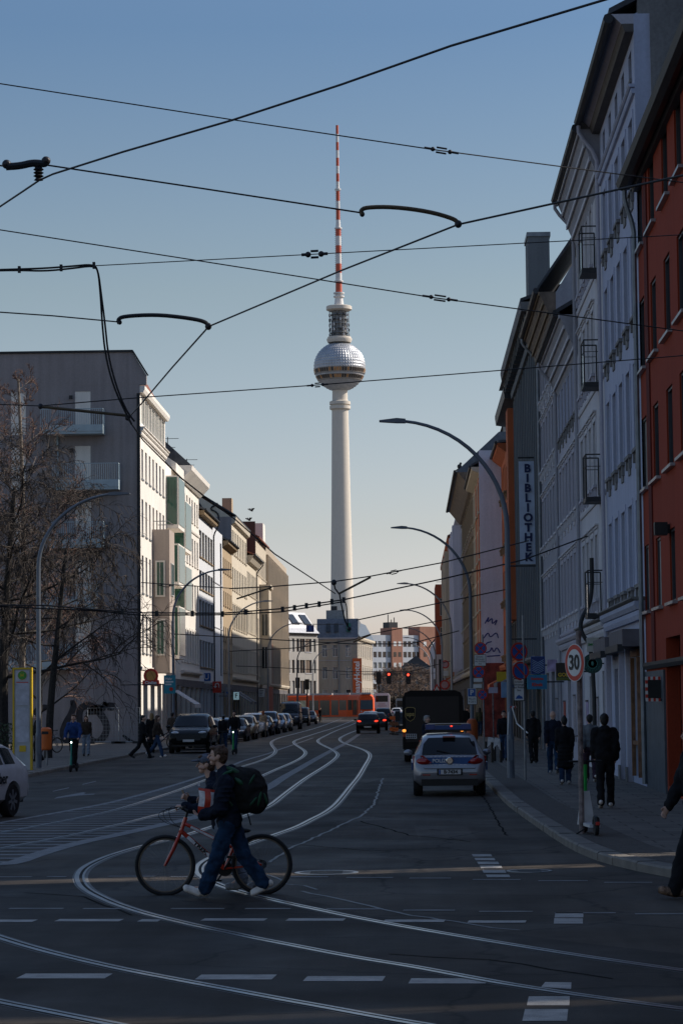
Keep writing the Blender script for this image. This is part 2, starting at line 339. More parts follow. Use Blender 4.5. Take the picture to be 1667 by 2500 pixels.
b.build('marking', ROAD, smooth=False)
for q in ([(415, 315), (440, 302), (560, 280), (640, 265), (660, 270), (640, 280), (730, 276), (720, 283), (610, 290), (520, 300)], [(405, 256), (530, 228), (532, 233), (408, 260)], [(632, 203), (735, 178), (738, 183), (634, 208)]):
    patch(zz(0, 1850, S5, q), LINE_W, 'marking', .005)
def manhole(px, py, r, lab):
    p = G(px, py); t = thing('manhole_cover', lab, 'manhole cover', (p.x, p.y, 0), group='manhole covers in the road')
    b = MB(); b.lathe([(r, .001), (r, .009), (r * .86, .009), (r * .86, .006)], 28, STEEL); b.build('ring', t)
    b = MB(); b.lathe([(r * .84, .001), (r * .84, .008), (.01, .008)], 28, IRON)
    for k in range(-3, 4): b.box(-.5 * r, k * r * .2 - .02, .008, .5 * r, k * r * .2 + .02, .011, IRON)
    b.build('lid', t)
manhole(797, 2131, .42, 'round manhole cover in the lane right of the bicycle'); manhole(1291, 2127, .3, 'smaller manhole cover near the right kerb')
# ---------------------------------------------------------------- people (local front = -y, person's left = +x)
SKIN = mat('skin', (.56, .34, .25), .55, var=.12, scale=18); HAIRB = mat('brown_hair', (.07, .035, .02), .6, var=.4, scale=60); HAIRK = mat('black_hair', (.012, .01, .009), .6, var=.4, scale=60); HAIRL = mat('blond_hair', (.28, .18, .08), .6, var=.3, scale=60); HAIRR = mat('red_hair', (.25, .07, .03), .6, var=.3, scale=60); HAIRG = mat('grey_hair', (.25, .24, .23), .6, var=.3, scale=60)
def cloth(n, c, v=.2): return mat(n, c, .9, var=v, scale=9, bump=.5, bscale=14, spec=.15)
CBLK = cloth('black_cloth', (.012, .012, .014)); CNAV = cloth('navy_cloth', (.012, .016, .028)); CJEAN = cloth('blue_jeans', (.03, .055, .11), .35); CDJ = cloth('dark_jeans', (.014, .036, .075), .35); CLJ = cloth('light_jeans', (.2, .24, .3), .3); CGRY = cloth('grey_cloth', (.16, .17, .18)); CBRN = cloth('brown_cloth', (.06, .045, .035)); CBLU = cloth('blue_cloth', (.02, .05, .16)); CWHT = cloth('white_cloth', (.5, .5, .5)); CBEI = cloth('beige_cloth', (.35, .28, .2)); CPLUM = cloth('plum_cloth', (.05, .03, .045)); COLV = cloth('olive_cloth', (.06, .06, .035)); SHW = mat('white_shoe', (.74, .67, .6), .6, var=.15, scale=14); SHK = mat('black_shoe', (.012, .012, .012), .6); SHG = mat('grey_shoe', (.3, .3, .31), .7, var=.4, scale=20); LIP = mat('lips', (.3, .1, .08), .5); EYEW = mat('eye_white', (.5, .5, .48), .3); EYEB = mat('eye_dark', (.02, .015, .012), .2)
def vox(b, size, mt, name, it=3, wr=0., wsc=.1):
    me = b.mesh('raw', False); bm_ = bmesh.new(); bm_.from_mesh(me); bmesh.ops.recalc_face_normals(bm_, faces=bm_.faces); bm_.to_mesh(me); bm_.free()
    ob = bpy.data.objects.new('tmp', me); COL.objects.link(ob); r = ob.modifiers.new('r', 'REMESH'); r.mode = 'VOXEL'; r.voxel_size = size; r.adaptivity = 0
    s = ob.modifiers.new('s', 'SMOOTH'); s.factor = .5; s.iterations = it
    if wr:
        if 'folds%.2f' % wsc not in bpy.data.textures: tx = bpy.data.textures.new('folds%.2f' % wsc, 'CLOUDS'); tx.noise_scale = wsc; tx.noise_depth = 1
        dm = ob.modifiers.new('d', 'DISPLACE'); dm.texture = bpy.data.textures['folds%.2f' % wsc]; dm.strength = wr; dm.mid_level = .5
    out = bpy.data.meshes.new_from_object(ob.evaluated_get(bpy.context.evaluated_depsgraph_get())); bpy.data.objects.remove(ob); bpy.data.meshes.remove(me)
    out.name = name; out.materials.clear(); out.materials.append(mt); out.polygons.foreach_set('use_smooth', [True] * len(out.polygons)); return out
def capsule(b, p, q, r0, r1, n=12):
    p, q = Vector(p), Vector(q); d = (q - p); L_ = max(d.length, 1e-4); d = d / L_; pts = []; rr = []
    for t in (1., .8, .5, .0): pts.append(p - d * r0 * t); rr.append(max(.004, r0 * math.sqrt(max(0, 1 - t * t))))
    for t in (.0, .5, .8, 1.): pts.append(q + d * r1 * t); rr.append(max(.004, r1 * math.sqrt(max(0, 1 - t * t))))
    b.tube(pts, rr, n, SKIN)
def walk_pose(st=.35, ph=1, s=1., arm=.35, elbow=.35, lean=.03):
    """joints of a walking figure: st = stride, ph = which leg leads"""
    J = {}
    for sd, f in ((1, ph), (-1, -ph)):
        hip = Vector((.09 * sd, 0, .93)); a = st if f > 0 else -st * .8; k = .12 if f > 0 else .45 * min(1, st / .3)
        kn = hip + .44 * Vector((.01 * sd, -math.sin(a), -math.cos(a))); an = kn + .42 * Vector((0, -math.sin(a - k), -math.cos(a - k)))
        pt = (.25 if f > 0 else -.55) * min(1, st / .3)
        J['leg', sd] = (hip, kn, an, an + Vector((0, -.15 * math.cos(pt), -.06 + .15 * math.sin(pt))), an + Vector((0, .07, -.06 - .07 * math.sin(pt))))
        sh = Vector((.165 * sd, .0, 1.405)); a = -arm * f; el = sh + .29 * Vector((.1 * sd, -math.sin(a), -math.cos(a))); wr = el + .25 * Vector((0, -math.sin(a + elbow), -math.cos(a + elbow)))
        J['arm', sd] = (sh, el, wr)
    lo = min(min(J['leg', sd][3].z, J['leg', sd][4].z) for sd in (1, -1)) - .025
    for k_, v in J.items(): J[k_] = tuple(p - Vector((0, 0, lo)) + (Vector((0, -lean * (p.z - .9) if k_[0] == 'arm' else 0, 0))) for p in v)
    J['pelvis'] = Vector((0, 0, .95 - lo)); J['chest'] = Vector((0, -lean * .4, 1.27 - lo)); J['neck'] = Vector((0, -lean * .55, 1.46 - lo)); J['head'] = Vector((0, -lean * .6 - .025, 1.635 - lo))
    for k_, v in J.items(): J[k_] = tuple(p * s for p in v) if isinstance(v, tuple) else v * s
    return J
def person(label, loc, rz, J, s=1., top=CBLK, legs=CDJ, shoe=SHW, hair=HAIRB, hs='short', style='jacket', vs=.02, near=False, hood=False, backpack=None, cap=None, holds=None, group=None, fem=False):
    T = thing('person', label, 'person', loc, rz, group); V = Vector; hd, nk, ch, pv = J['head'], J['neck'], J['chest'], J['pelvis']; fw = (hd - nk); 
    hf = J.get('face', V((0, -1, 0))); MH = V((0, -1, 0)).rotation_difference(hf).to_matrix(); H = lambda x, y, z: hd + MH @ (V((x, y, z)) * s)
    b = MB(); b.ball(H(0, .012, .02), (.077 * s, .097 * s, .105 * s), SKIN, 20, 14, MH); capsule(b, H(0, -.035, -.055), H(0, -.052, -.075), .048 * s, .036 * s); capsule(b, H(0, -.098, .01), H(0, -.112, -.018), .009 * s, .014 * s, 8)
    for sd in (1, -1): b.ball(H(.077 * sd, .012, -.005), (.014 * s, .024 * s, .036 * s), SKIN, 10, 8, MH); capsule(b, H(.045 * sd, -.07, -.03), H(.05 * sd, -.03, -.04), .025 * s, .025 * s, 8)
    capsule(b, nk - V((0, 0, .05 * s)), hd - V((0, -.01, .05 * s)), .056 * s, .05 * s); b.ball(ch, (.15 * s, .1 * s, .22 * s), SKIN, 16, 12); b.ball((ch + pv) / 2, (.13 * s, .09 * s, .2 * s), SKIN, 16, 12); b.ball(pv, (.15 * s, .1 * s, .13 * s), SKIN, 16, 12)
    for sd in (1, -1):
        sh, el, wr = J['arm', sd]; capsule(b, nk - V((0, 0, .05 * s)), sh, .06 * s, .055 * s); capsule(b, sh, el, .05 * s, .038 * s); capsule(b, el, wr, .04 * s, .027 * s)
        hp, kn, an, toe, heel = J['leg', sd]; capsule(b, hp, kn, .078 * s, .052 * s); capsule(b, kn, an, .054 * s, .036 * s); capsule(b, an, toe, .03 * s, .024 * s)
        d = (wr - el).normalized(); hv = J.get(('hand', sd)); d = hv.normalized() if hv else d; side = J.get(('palm', sd), V((sd, 0, 0))); side = (side - d * side.dot(d)).normalized(); w_ = d.cross(side).normalized()
        pc = wr + d * .05 * s; curl = J.get(('curl', sd), .5)
        b.ball(pc, (.016 * s if near else .022 * s, .038 * s, .05 * s), SKIN, 12, 8, Matrix((side, w_, d)).transposed())
        for i, (o, L_) in enumerate(((-.030, .062), (-.010, .073), (.010, .07), (.029, .055))):
            k0 = wr + d * .088 * s + w_ * o * s; k1 = k0 + (d * math.cos(curl) - side * math.sin(curl)) * L_ * .5 * s; k2 = k1 + (d * math.cos(curl * 2.2) - side * math.sin(curl * 2.2)) * L_ * .5 * s
            capsule(b, k0, k1, .0088 * s, .0082 * s, 7); capsule(b, k1, k2, .0082 * s, .0072 * s, 7)
        t0 = wr + d * .03 * s - w_ * .034 * s; t1 = t0 + (d * .6 - w_ * .55 - side * .3).normalized() * .038 * s; t2 = t1 + (d * .9 - side * .45).normalized() * .03 * s; capsule(b, t0, t1, .012 * s, .01 * s, 7); capsule(b, t1, t2, .01 * s, .008 * s, 7)
    link('body', vox(b, vs * (.28 if near else .9), SKIN, 'body', 2), T)
    # face details
    if near or hf.y < -.2 or abs(hf.x) > .3:
        for sd in (1, -1): MB().ball(H(.03 * sd, -.083, .012), (.012 * s, .008 * s, .007 * s), EYEB, 8, 6, MH).build('eye', T); MB().ball(H(.031 * sd, -.085, .034), (.019 * s, .008 * s, .005 * s), hair, 8, 6, MH).build('eyebrow', T)
        MB().ball(H(0, -.09, -.05), (.022 * s, .01 * s, .007 * s), LIP, 8, 6, MH).build('mouth', T)
    # hair
    b = MB()
    if hs != 'bald':
        b.ball(H(0, .03, .045), (.087 * s, .1 * s, .093 * s), SKIN, 18, 12, MH); b.ball(H(0, .055, .0), (.08 * s, .07 * s, .1 * s), SKIN, 16, 10, MH); b.ball(H(0, -.055, .098), (.062 * s, .04 * s, .026 * s), SKIN, 12, 8, MH)
        for sd in (1, -1): b.ball(H(.066 * sd, .0, .03), (.018 * s, .04 * s, .05 * s), SKIN, 10, 8, MH)
        if near:
            rr = random.Random(2)
            for i in range(26): a = rr.uniform(-1.9, 1.9); t = rr.uniform(-.3, 1.2); c = H(.082 * math.cos(t) * math.sin(a), .03 + .09 * math.cos(t) * math.cos(a), .045 + .09 * math.sin(t)); b.ball(c, .016 * s, SKIN, 6, 5)
        if hs == 'long': capsule(b, H(0, .06, .0), H(0, .085, -.22), .078 * s, .06 * s); [capsule(b, H(.07 * q, .02, 0), H(.075 * q, .03, -.18), .03 * s, .025 * s) for q in (1, -1)]
        if hs == 'bun': b.ball(H(0, .06, .13), .045 * s, SKIN, 10, 8)
        link('hair', vox(b, vs * (.35 if near else .8), hair, 'hair', 3, .014, .03), T)
    if cap:
        b = MB(); b.ball(H(0, .02, .055), (.093 * s, .108 * s, .088 * s), SKIN, 18, 12, MH); b.ball(H(0, -.115, .05), (.07 * s, .075 * s, .014 * s), SKIN, 14, 8, MH); link('cap', vox(b, vs * .4, cap, 'cap', 2), T)
    # jacket
    e = .028 * s * (1.7 if style == 'puffer' else 1.25 if style == 'long' else 1); b = MB()
    b.ball(ch, (.165 * s + e, .115 * s + e, .25 * s), SKIN, 18, 12); b.ball((ch + pv) / 2, (.145 * s + e, .105 * s + e, .22 * s), SKIN, 18, 12); b.ball(pv + V((0, 0, .02 * s)), (.155 * s + e, .11 * s + e, .15 * s), SKIN, 18, 12)
    capsule(b, nk - V((0, 0, .07 * s)), nk + V((0, 0, .012 * s)), .075 * s + e * .5, .06 * s + e * .4)
    if hood: b.ball(nk + MH @ V((0, .075, .0)) * s, (.11 * s, .085 * s, .09 * s), SKIN, 14, 10)
    for sd in (1, -1):
        sh, el, wr = J['arm', sd]; capsule(b, nk - V((0, 0, .035 * s)), sh - V((0, 0, .03 * s)), .062 * s + e * .8, .062 * s + e * .8); capsule(b, sh, el, .057 * s + e, .047 * s + e); capsule(b, el, wr + (el - wr).normalized() * .012 * s, .047 * s + e, .036 * s + e * .8)
        if near:
            for i in range(5): t = .15 + .17 * i; c = sh.lerp(el, t) if i < 4 else el; b.ball(c + V((.012 * sd, .01, 0)), (.06 * s + e, .055 * s + e, .016 * s), SKIN, 12, 6)
    if style == 'long':
        z1 = pv.z - .5 * s
        for t in range(6): f = t / 5; b.ball(V((pv.x, pv.y, pv.z + (z1 - pv.z) * f)), ((.165 + .03 * f) * s + e, (.125 + .045 * f) * s + e, .09 * s), SKIN, 18, 8)
    link('coat' if style == 'long' else 'jacket', vox(b, vs * (.45 if near else 1.), top, 'jacket', 4, .045 if near else .05, .085 if near else .12), T)
    # trousers and shoes
    b = MB(); b.ball(pv - V((0, 0, .03 * s)), (.155 * s + .012, .115 * s + .012, .13 * s), SKIN, 16, 10)
    for sd in (1, -1):
        hp, kn, an, toe, heel = J['leg', sd]; wf = 1.17 if near else 1.05; capsule(b, hp, kn, .094 * s * wf, .08 * s * wf); capsule(b, kn, an + (an - kn).normalized() * .012 * s, .078 * s * wf, .072 * s * wf)
        if near:
            for t in (.55, .7, .85, .97): b.ball(kn.lerp(an, t) + V((.0, .01 * math.sin(t * 40), 0)), (.082 * s, .092 * s, .02 * s), SKIN, 12, 6)
    link('trousers', vox(b, vs * (.45 if near else 1.), legs, 'trousers', 4, .04, .08 if near else .12), T)
    for sd in (1, -1):
        hp, kn, an, toe, heel = J['leg', sd]; b = MB(); capsule(b, heel + V((0, 0, .028 * s)), toe + V((0, 0, .018 * s)), .044 * s, .038 * s); capsule(b, an - V((0, 0, .01 * s)), heel.lerp(toe, .35) + V((0, 0, .03 * s)), .05 * s, .046 * s); capsule(b, heel.lerp(toe, .3) + V((.014, 0, 0)), toe + V((.016, 0, 0)), .034 * s, .032 * s); capsule(b, heel.lerp(toe, .3) - V((.014, 0, 0)), toe - V((.016, 0, 0)), .034 * s, .032 * s)
        link('shoe', vox(b, vs * (.4 if near else .8), shoe, 'shoe', 2), T)
    if backpack:
        b = MB(); c = ch + V((0, .2 * s, -.06 * s)); b.ball(c, (.17 * s, .14 * s, .27 * s), SKIN, 18, 12); b.ball(c + V((0, .03, -.1)) * s, (.16 * s, .13 * s, .18 * s), SKIN, 16, 10); link('backpack', vox(b, vs * .8, backpack, 'backpack', 3), T)
    return T
def spot(px, py, z=.12): p = G(px, py, z); return (p.x, p.y, z)
PG_ = 'people walking on the right pavement'; PL_ = 'people on the left side of the street'
def ped(label, px, py, rz, h=1.75, z=.12, st=.3, ph=1, arm=.3, elbow=.3, grp=None, **k):
    s = h / 1.75; return person(label, spot(px, py, z), rz, walk_pose(st, ph, s, arm, elbow), s, group=grp, **k)
A = math.radians
ped('man in black puffer jacket and white trainers walking away', 1478, 1972, A(176), 1.8, ph=-1, st=.17, arm=.12, elbow=.7, top=CBLK, legs=CBLK, style='puffer', hood=True, hair=HAIRK, grp=PG_, vs=.018)
ped('person in grey jacket and plum trousers walking just ahead of the puffer jacket', 1441, 1909, A(182), 1.72, st=.25, top=CGRY, legs=CPLUM, hair=HAIRK, grp=PG_)
ped('woman in a long black coat and jeans walking away', 1379, 1915, A(180), 1.66, st=.12, ph=-1, arm=.1, elbow=.5, top=CBLK, legs=CJEAN, style='long', hs='bun', hair=HAIRK, grp=PG_)
ped('tall bald man in dark clothes left of the long black coat', 1351, 1889, A(178), 1.8, st=.28, top=CNAV, legs=CDJ, hs='bald', shoe=SHG, grp=PG_)
ped('person all in black walking beside the sign posts', 1302, 1863, A(184), 1.76, st=.2, ph=-1, top=CBLK, legs=CBLK, shoe=SHK, hood=True, hair=HAIRK, grp=PG_)
ped('man in dark jacket and blue jeans walking towards the camera by the lamp post', 1231, 1857, A(-8), 1.76, st=.22, top=CBLK, legs=CJEAN, shoe=SHK, hair=HAIRK, grp=PG_)
ped('dark figure behind the parking sign post', 1171, 1798, A(170), 1.74, st=.2, top=COLV, legs=CDJ, shoe=SHK, hs='long', hair=HAIRK, grp=PG_)
ped('far figure in black right beside the brown truck', 1141, 1800, A(10), 1.74, st=.2, ph=-1, top=CBLK, legs=CBLK, shoe=SHK, hair=HAIRK, grp=PG_)
ped('bearded man standing between the police car and the brown truck', 1041, 1880, A(60), 1.76, z=0., st=.05, top=CNAV, legs=CDJ, hair=HAIRG)
ped('person at the right edge stepping off the kerb in black clothes and brown trainers', 1706, 2190, A(-72), 1.97, z=.0, st=.42, ph=1, arm=.3, elbow=.3, top=CBLK, legs=CBLK, shoe=mat('brown_trainer', (.18, .11, .07), .6, var=.8, scale=25), hair=HAIRK, vs=.016)
ped('person in black walking right past the corner, nearest of the three', 348, 1853, A(95), 1.74, st=.42, arm=.25, top=CBLK, legs=CBLK, shoe=SHK, hair=HAIRK, grp=PL_)
ped('woman in brown coat and jeans walking right behind the black-clad person', 384, 1850, A(80), 1.7, st=.36, ph=-1, top=CBRN, legs=CJEAN, hs='long', hair=HAIRB, grp=PL_)
ped('fair-haired woman in black behind the brown coat', 371, 1838, A(175), 1.74, st=.15, top=CBLK, legs=CBLK, shoe=SHK, hs='long', hair=HAIRL, style='long', grp=PL_)
ped('person in taupe jacket standing by the left lamp post', 421, 1826, A(150), 1.72, st=.1, top=CBRN, legs=CBLK, shoe=SHK, hair=HAIRK, grp=PL_)
ped('person in black leaning behind the bus stop column', 92, 1860, A(-80), 1.8, st=.12, top=CBLK, legs=CBLK, shoe=SHK, hair=HAIRK, grp=PL_)
ped('walker in dark jacket and pale trousers behind the blue scooter rider', 211, 1846, A(10), 1.68, st=.15, top=CBRN, legs=CLJ, shoe=SHK, hair=HAIRB, hs='long', grp=PL_)
ped('red-haired person in a long beige coat among the parked cars', 643, 1800, A(190), 1.78, z=0., st=.08, top=CBEI, legs=CBEI, style='long', hair=HAIRR, hs='long', grp=PL_)
ped('cyclist in black beside the scooter rider on the street', 546, 1838, A(185), 1.74, z=0., st=.2, top=CBLK, legs=CDJ, hair=HAIRK, cap=CGRY, grp=PL_)
ped('dark cyclist far up the street before the tram', 782, 1762, A(0), 1.74, z=0., st=.15, top=CBLK, legs=CBLK, shoe=SHK, hair=HAIRK)
for px, py, lab in ((1203, 1775, 'left of two'), (1213, 1778, 'right of two')): pass
# two boys crossing with a bicycle, walking left
def J2(d):
    J = {}
    for k, v in d.items(): J[k] = v if isinstance(v, float) else tuple(Vector(p) for p in v) if isinstance(v[0], (tuple, list)) else Vector(v)
    return J
def FP(px, py, xr, yr, sc, lat): return (lat, -(xr - px) / sc, (yr - py) / sc)         # picture plane of a figure walking left -> local point
q = lambda px, py, lat: FP(px, py, 560, 2194, 208., lat)
PACK = mat('backpack_black', (.0035, .004, .004), .8, var=.3, scale=10, bump=.4); PGRN = mat('backpack_green', (.008, .06, .025), .5, var=.6, scale=9); CAPG = cloth('grey_tweed_cap', (.09, .1, .13), .5)
J = J2({'head': q(534, 1858, .0), 'face': (0.0, -1, .04), 'neck': q(551, 1895, 0), 'chest': q(556, 1942, 0), 'pelvis': q(562, 2015, 0), ('leg', 1): (q(560, 2018, .09), q(532, 2102, .1), q(503, 2170, .1), q(459, 2172, .11), q(503, 2188, .1)), ('leg', -1): (q(564, 2018, -.09), q(598, 2102, -.09), q(640, 2160, -.09), q(616, 2187, -.09), q(656, 2168, -.09)),
    ('arm', 1): (q(556, 1922, .19), q(541, 1984, .22), q(503, 1998, .12)), ('arm', -1): (q(552, 1922, -.19), q(528, 1976, -.2), q(503, 1965, -.1)), ('hand', 1): (-.3, -1, .12), ('palm', 1): (0, .2, -1), ('curl', 1): .45, ('hand', -1): (.6, -1, .2), ('palm', -1): (-1, .3, 0)})
BOY = person('boy in navy jacket with a green and black backpack walking left', (AD(560, 2194, 28.45).x, 28.45, 0), -PI / 2, J, .97, top=CNAV, legs=CDJ, shoe=SHW, hair=HAIRB, near=True, hood=True, style='puffer', vs=.02)
bx = lambda px, py, lat: q(px, py, lat)
bp = thing('backpack', 'bulging black backpack with green panels on the boy in navy', 'backpack', BOY.location, -PI / 2); b = MB(); V = Vector
b.ball(bx(606, 1940, .02), (.175, .225, .27), SKIN, 20, 14); b.ball(bx(622, 1962, .02), (.165, .17, .17), SKIN, 16, 12); b.ball(bx(590, 1912, .02), (.15, .17, .15), SKIN, 16, 12); b.ball(bx(575, 1915, .02), (.14, .1, .12), SKIN, 16, 12); link('main_bag', vox(b, .012, PACK, 'main_bag', 3, .05, .11), bp)
for cx, cy, rx, rz_, an, lat in ((578, 1894, .13, .035, -.5, .13), (618, 1915, .02, .085, -.5, .19), (588, 1918, .075, .03, -.7, .185), (636, 1960, .02, .1, -.25, .175), (622, 1965, .018, .07, -.7, .195), (650, 1960, .02, .08, .3, .12)):
    MB().ball(bx(cx, cy, lat - .012), (.026, rx * .9, rz_ * .9), PGRN, 14, 8, Matrix.Rotation(an, 3, 'X')).build('panel', bp)
MB().tube(chaikin([bx(571, 1893, .15), bx(553, 1898, .2), bx(545, 1915, .21), bx(548, 1945, .235), bx(572, 1975, .2)], 2), .017, 6, PGRN).build('strap', bp); MB().tube([bx(607, 1995, .1), bx(611, 2008, .11), bx(614, 2022, .1)], .008, 5, PACK).build('strap', bp)
cb = thing('crisp_bag', 'open red and white crisp bag held by the boy in navy', 'snack bag', BOY.location, -PI / 2); b = MB(); CR = mat('bag_red', (.45, .04, .02), .3, var=.25, scale=14); CWB = mat('bag_white', (.6, .58, .6), .35, var=.25, scale=20)
n = 10; V4 = [[Vector(q(490 + 44 * u + (2 * math.sin(v * 5)), 1932 + 62 * v + 6 * u, .13 + .0 * u)) for u in (0, .33, .66, 1)] for v in [i / n for i in range(n + 1)]]
for sgn in (1, -1):
    vs = [p + Vector((sgn * .045 * math.sin(math.pi * min(1, .15 + i / n * .85)) * (1 if 0 < k < 3 else .15), 0, 0)) for i, r in enumerate(V4) for k, p in enumerate(r)]
    for i in range(n):
        for k in range(3): b.quad(vs[i * 4 + k], vs[i * 4 + k + 1], vs[(i + 1) * 4 + k + 1], vs[(i + 1) * 4 + k], CWB if (k != 1 and 0 < i < 7) else CR)
b.build('foil', cb, ang=60); MB().box(-.02, -.01, 0, .0, .01, .05, CWB, Matrix.Translation(q(491, 1928, .13))).build('chip', cb, smooth=False)
q = lambda px, py, lat: FP(px, py, 548, 2184, 205., lat)
J = J2({'head': q(505, 1876, 0), 'face': (.05, -1, -.02), 'neck': q(520, 1908, 0), 'chest': q(528, 1950, 0), 'pelvis': q(545, 2018, 0), ('leg', 1): (q(547, 2020, .09), q(566, 2098, .1), q(590, 2150, .1), q(558, 2171, .1), q(590, 2172, .1)), ('leg', -1): (q(549, 2020, -.09), q(590, 2095, -.09), q(628, 2148, -.09), q(607, 2176, -.09), q(640, 2160, -.09)),
    ('arm', 1): (q(526, 1935, .19), q(496, 1985, .2), q(456, 1976, .2)), ('arm', -1): (q(522, 1935, -.19), q(498, 1982, -.2), q(463, 1960, -.12)), ('hand', 1): (.1, -1, .15), ('palm', 1): (.3, 0, 1), ('curl', 1): 1.0, ('hand', -1): (.3, -1, .5), ('palm', -1): (-1, 0, .2), ('curl', -1): .9})
BOY2 = person('boy in a grey flat cap pushing the red bicycle, half hidden', (AD(548, 2184, 29.25).x, 29.25, 0), -PI / 2, J, .95, top=CNAV, legs=CLJ, shoe=SHG, hair=HAIRB, cap=CAPG, near=True, vs=.02)
stk = thing('snack_stick', 'thin snack stick held up by the boy in the cap', 'snack', BOY2.location, -PI / 2); MB().tube([q(452, 1962, -.12), q(449, 1950, -.12), q(445, 1938, -.12)], [.008, .012, .014], 6, CBEI).build('stick', stk)
# ---------------------------------------------------------------- bicycles and scooters (local +x = forward)
BRED = paint('bike_red', (.5, .035, .012)); BTUBE = mat('bike_black', (.012, .012, .013), .4, .3); SPOKE = mat('spoke_steel', (.15, .15, .16), .35, .8)
def bicycle(label, loc, rz, pm, R=.345, wb=1.13, words=None, mt_tyre=BLACK):
    T = thing('bicycle', label, 'bicycle', loc, rz); fx, rx_ = wb * .5, -wb * .5; bb = (-.13, 0, .30); st_ = (-.25, 0, .6); h0, h1 = (wb * .5 - .245, 0, .90), (wb * .5 - .19, 0, .74)
    b = MB(); b.tube([h0, h1], .024, 8, pm); b.tube([(h0[0] + .02, 0, .83), (st_[0] + .03, 0, .55)], .02, 8, pm); b.tube([h1, bb], .025, 8, pm); b.tube([bb, st_], .019, 8, pm)
    for s in (-.05, .05): b.tube([(st_[0] + .02, s * .4, .5), (rx_, s, R)], .011, 6, pm); b.tube([bb, (rx_, s, R)], .012, 6, pm)
    b.build('frame', T); b = MB()
    for s in (-.055, .055): b.tube([(h1[0] + .005, s * .5, .73), (fx - .1, s, .535), (fx, s, R)], [.02, .02, .014], 8, pm)
    b.tube([(h1[0] + .005, -.05, .735), (h1[0] + .005, .05, .735)], .022, 8, pm); b.build('fork', T)
    for x in (fx, rx_):
        w = MB(); n = 40
        w.tube([(R * .965 * math.cos(2 * PI * i / n), 0, R * .965 * math.sin(2 * PI * i / n)) for i in range(n + 1)], .024, 8, mt_tyre); o = w.build('wheel', T, (x, 0, R)); w = MB(); w.tube([(R * .885 * math.cos(2 * PI * i / n), 0, R * .885 * math.sin(2 * PI * i / n)) for i in range(n + 1)], .011, 6, RIMB); w.build('rim', o); w = MB()
        for i in range(28): a = 2 * PI * i / 28; w.tube([(.02 * math.cos(a + .5), .03 * (-1) ** i, .02 * math.sin(a + .5)), (R * .88 * math.cos(a), 0, R * .88 * math.sin(a))], .0014, 3, SPOKE)
        w.tube([(0, -.05, 0), (0, .05, 0)], .02, 8, SPOKE); w.build('spoke', o)
    b = MB(); b.tube([h0, (h0[0] - .02, 0, .97)], .016, 8, BTUBE); b.tube([(h0[0] - .02, 0, .97), (h0[0] + .05, 0, 1.01)], .018, 8, BTUBE); b.tube([(h0[0] + .0, -.3, 1.03), (h0[0] + .05, 0, 1.01), (h0[0] + .0, .3, 1.03)], .013, 8, BTUBE)
    for s in (-1, 1): b.tube([(h0[0] + .0, s * .19, 1.025), (h0[0] - .005, s * .31, 1.03)], .018, 8, BLACK); b.tube([(h0[0] + .04, s * .17, 1.02), (h0[0] + .08, s * .24, 1.0)], .007, 5, BTUBE)
    b.build('handlebar', T); b = MB()
    for k, dx in enumerate((.2, .27, .33)): b.tube(chaikin([(h0[0] + .06, .12 - k * .1, 1.02), (h0[0] + dx, .06, 1.03 - k * .03), (h0[0] + dx * .9, 0, .86), (h0[0] + .06, 0, .78)], 2), .0035, 4, BLACK)
    b.build('brake_cable', T)
    MB().tube([st_, (st_[0] - .03, 0, .72)], .014, 8, BTUBE).build('seat_post', T); b = MB(); b.ball((st_[0] - .09, 0, .74), (.1, .07, .03), BLACK, 12, 8); b.ball((st_[0] + .06, 0, .745), (.1, .025, .02), BLACK, 12, 8); b.build('saddle', T)
    b = MB(); b.lathe([(.09, -.006), (.09, .006)], 24, BTUBE, M=Matrix.Translation((bb[0], -.05, bb[2])) @ RX_); b.tube([(bb[0], -.07, bb[2]), (bb[0] + .09, -.075, bb[2] - .14)], .011, 6, BTUBE); b.tube([(bb[0], .07, bb[2]), (bb[0] - .09, .075, bb[2] + .14)], .011, 6, BTUBE); b.box(bb[0] + .04, -.14, bb[2] - .155, bb[0] + .14, -.07, bb[2] - .13, BTUBE); b.box(bb[0] - .14, .07, bb[2] + .13, bb[0] - .04, .14, bb[2] + .155, BTUBE)
    b.lathe([(.055, -.012), (.055, .012)], 18, BTUBE, M=Matrix.Translation((rx_, -.045, R)) @ RX_); b.tube([(bb[0], -.05, bb[2] + .088), (rx_, -.045, R + .053)], .004, 4, BTUBE); b.tube([(bb[0], -.05, bb[2] - .088), (rx_, -.045, R - .053)], .004, 4, BTUBE); b.build('crankset', T)
    if words:
        V0, V1 = Vector(h1), Vector(bb); a = math.atan2(V0.z - V1.z, V0.x - V1.x); c = V0.lerp(V1, .45)
        MB().box(-.2, .0235, -.019, .2, .0262, .019, CWB).build('decal', T, c, (0, -a, 0), smooth=False); a2 = math.atan2(.28, h0[0] - st_[0] - .01)
        MB().box(-.15, .0185, -.013, .15, .0212, .013, CWB).build('decal', T, Vector((h0[0] + .02, 0, .83)).lerp(Vector((st_[0] + .03, 0, .55)), .38), (0, -a2, 0), smooth=False)
        text(words, .05, BTUBE, 'lettering', T, c + Vector((0, .0275, 0)), (PI / 2, a, PI), ext=.001, bold=.003, sx=1.7)
    return T
RIMB = mat('bike_rim', (.14, .12, .1), .4, .6); RX_ = Matrix.Rotation(PI / 2, 4, 'X')
g = G(520, 2187); 
BIKE = bicycle('red mountain bicycle wheeled across the tram rails by the boys', (AD(522, 2187, 28.85).x, 28.85, 0), PI, BRED, words='TREK')
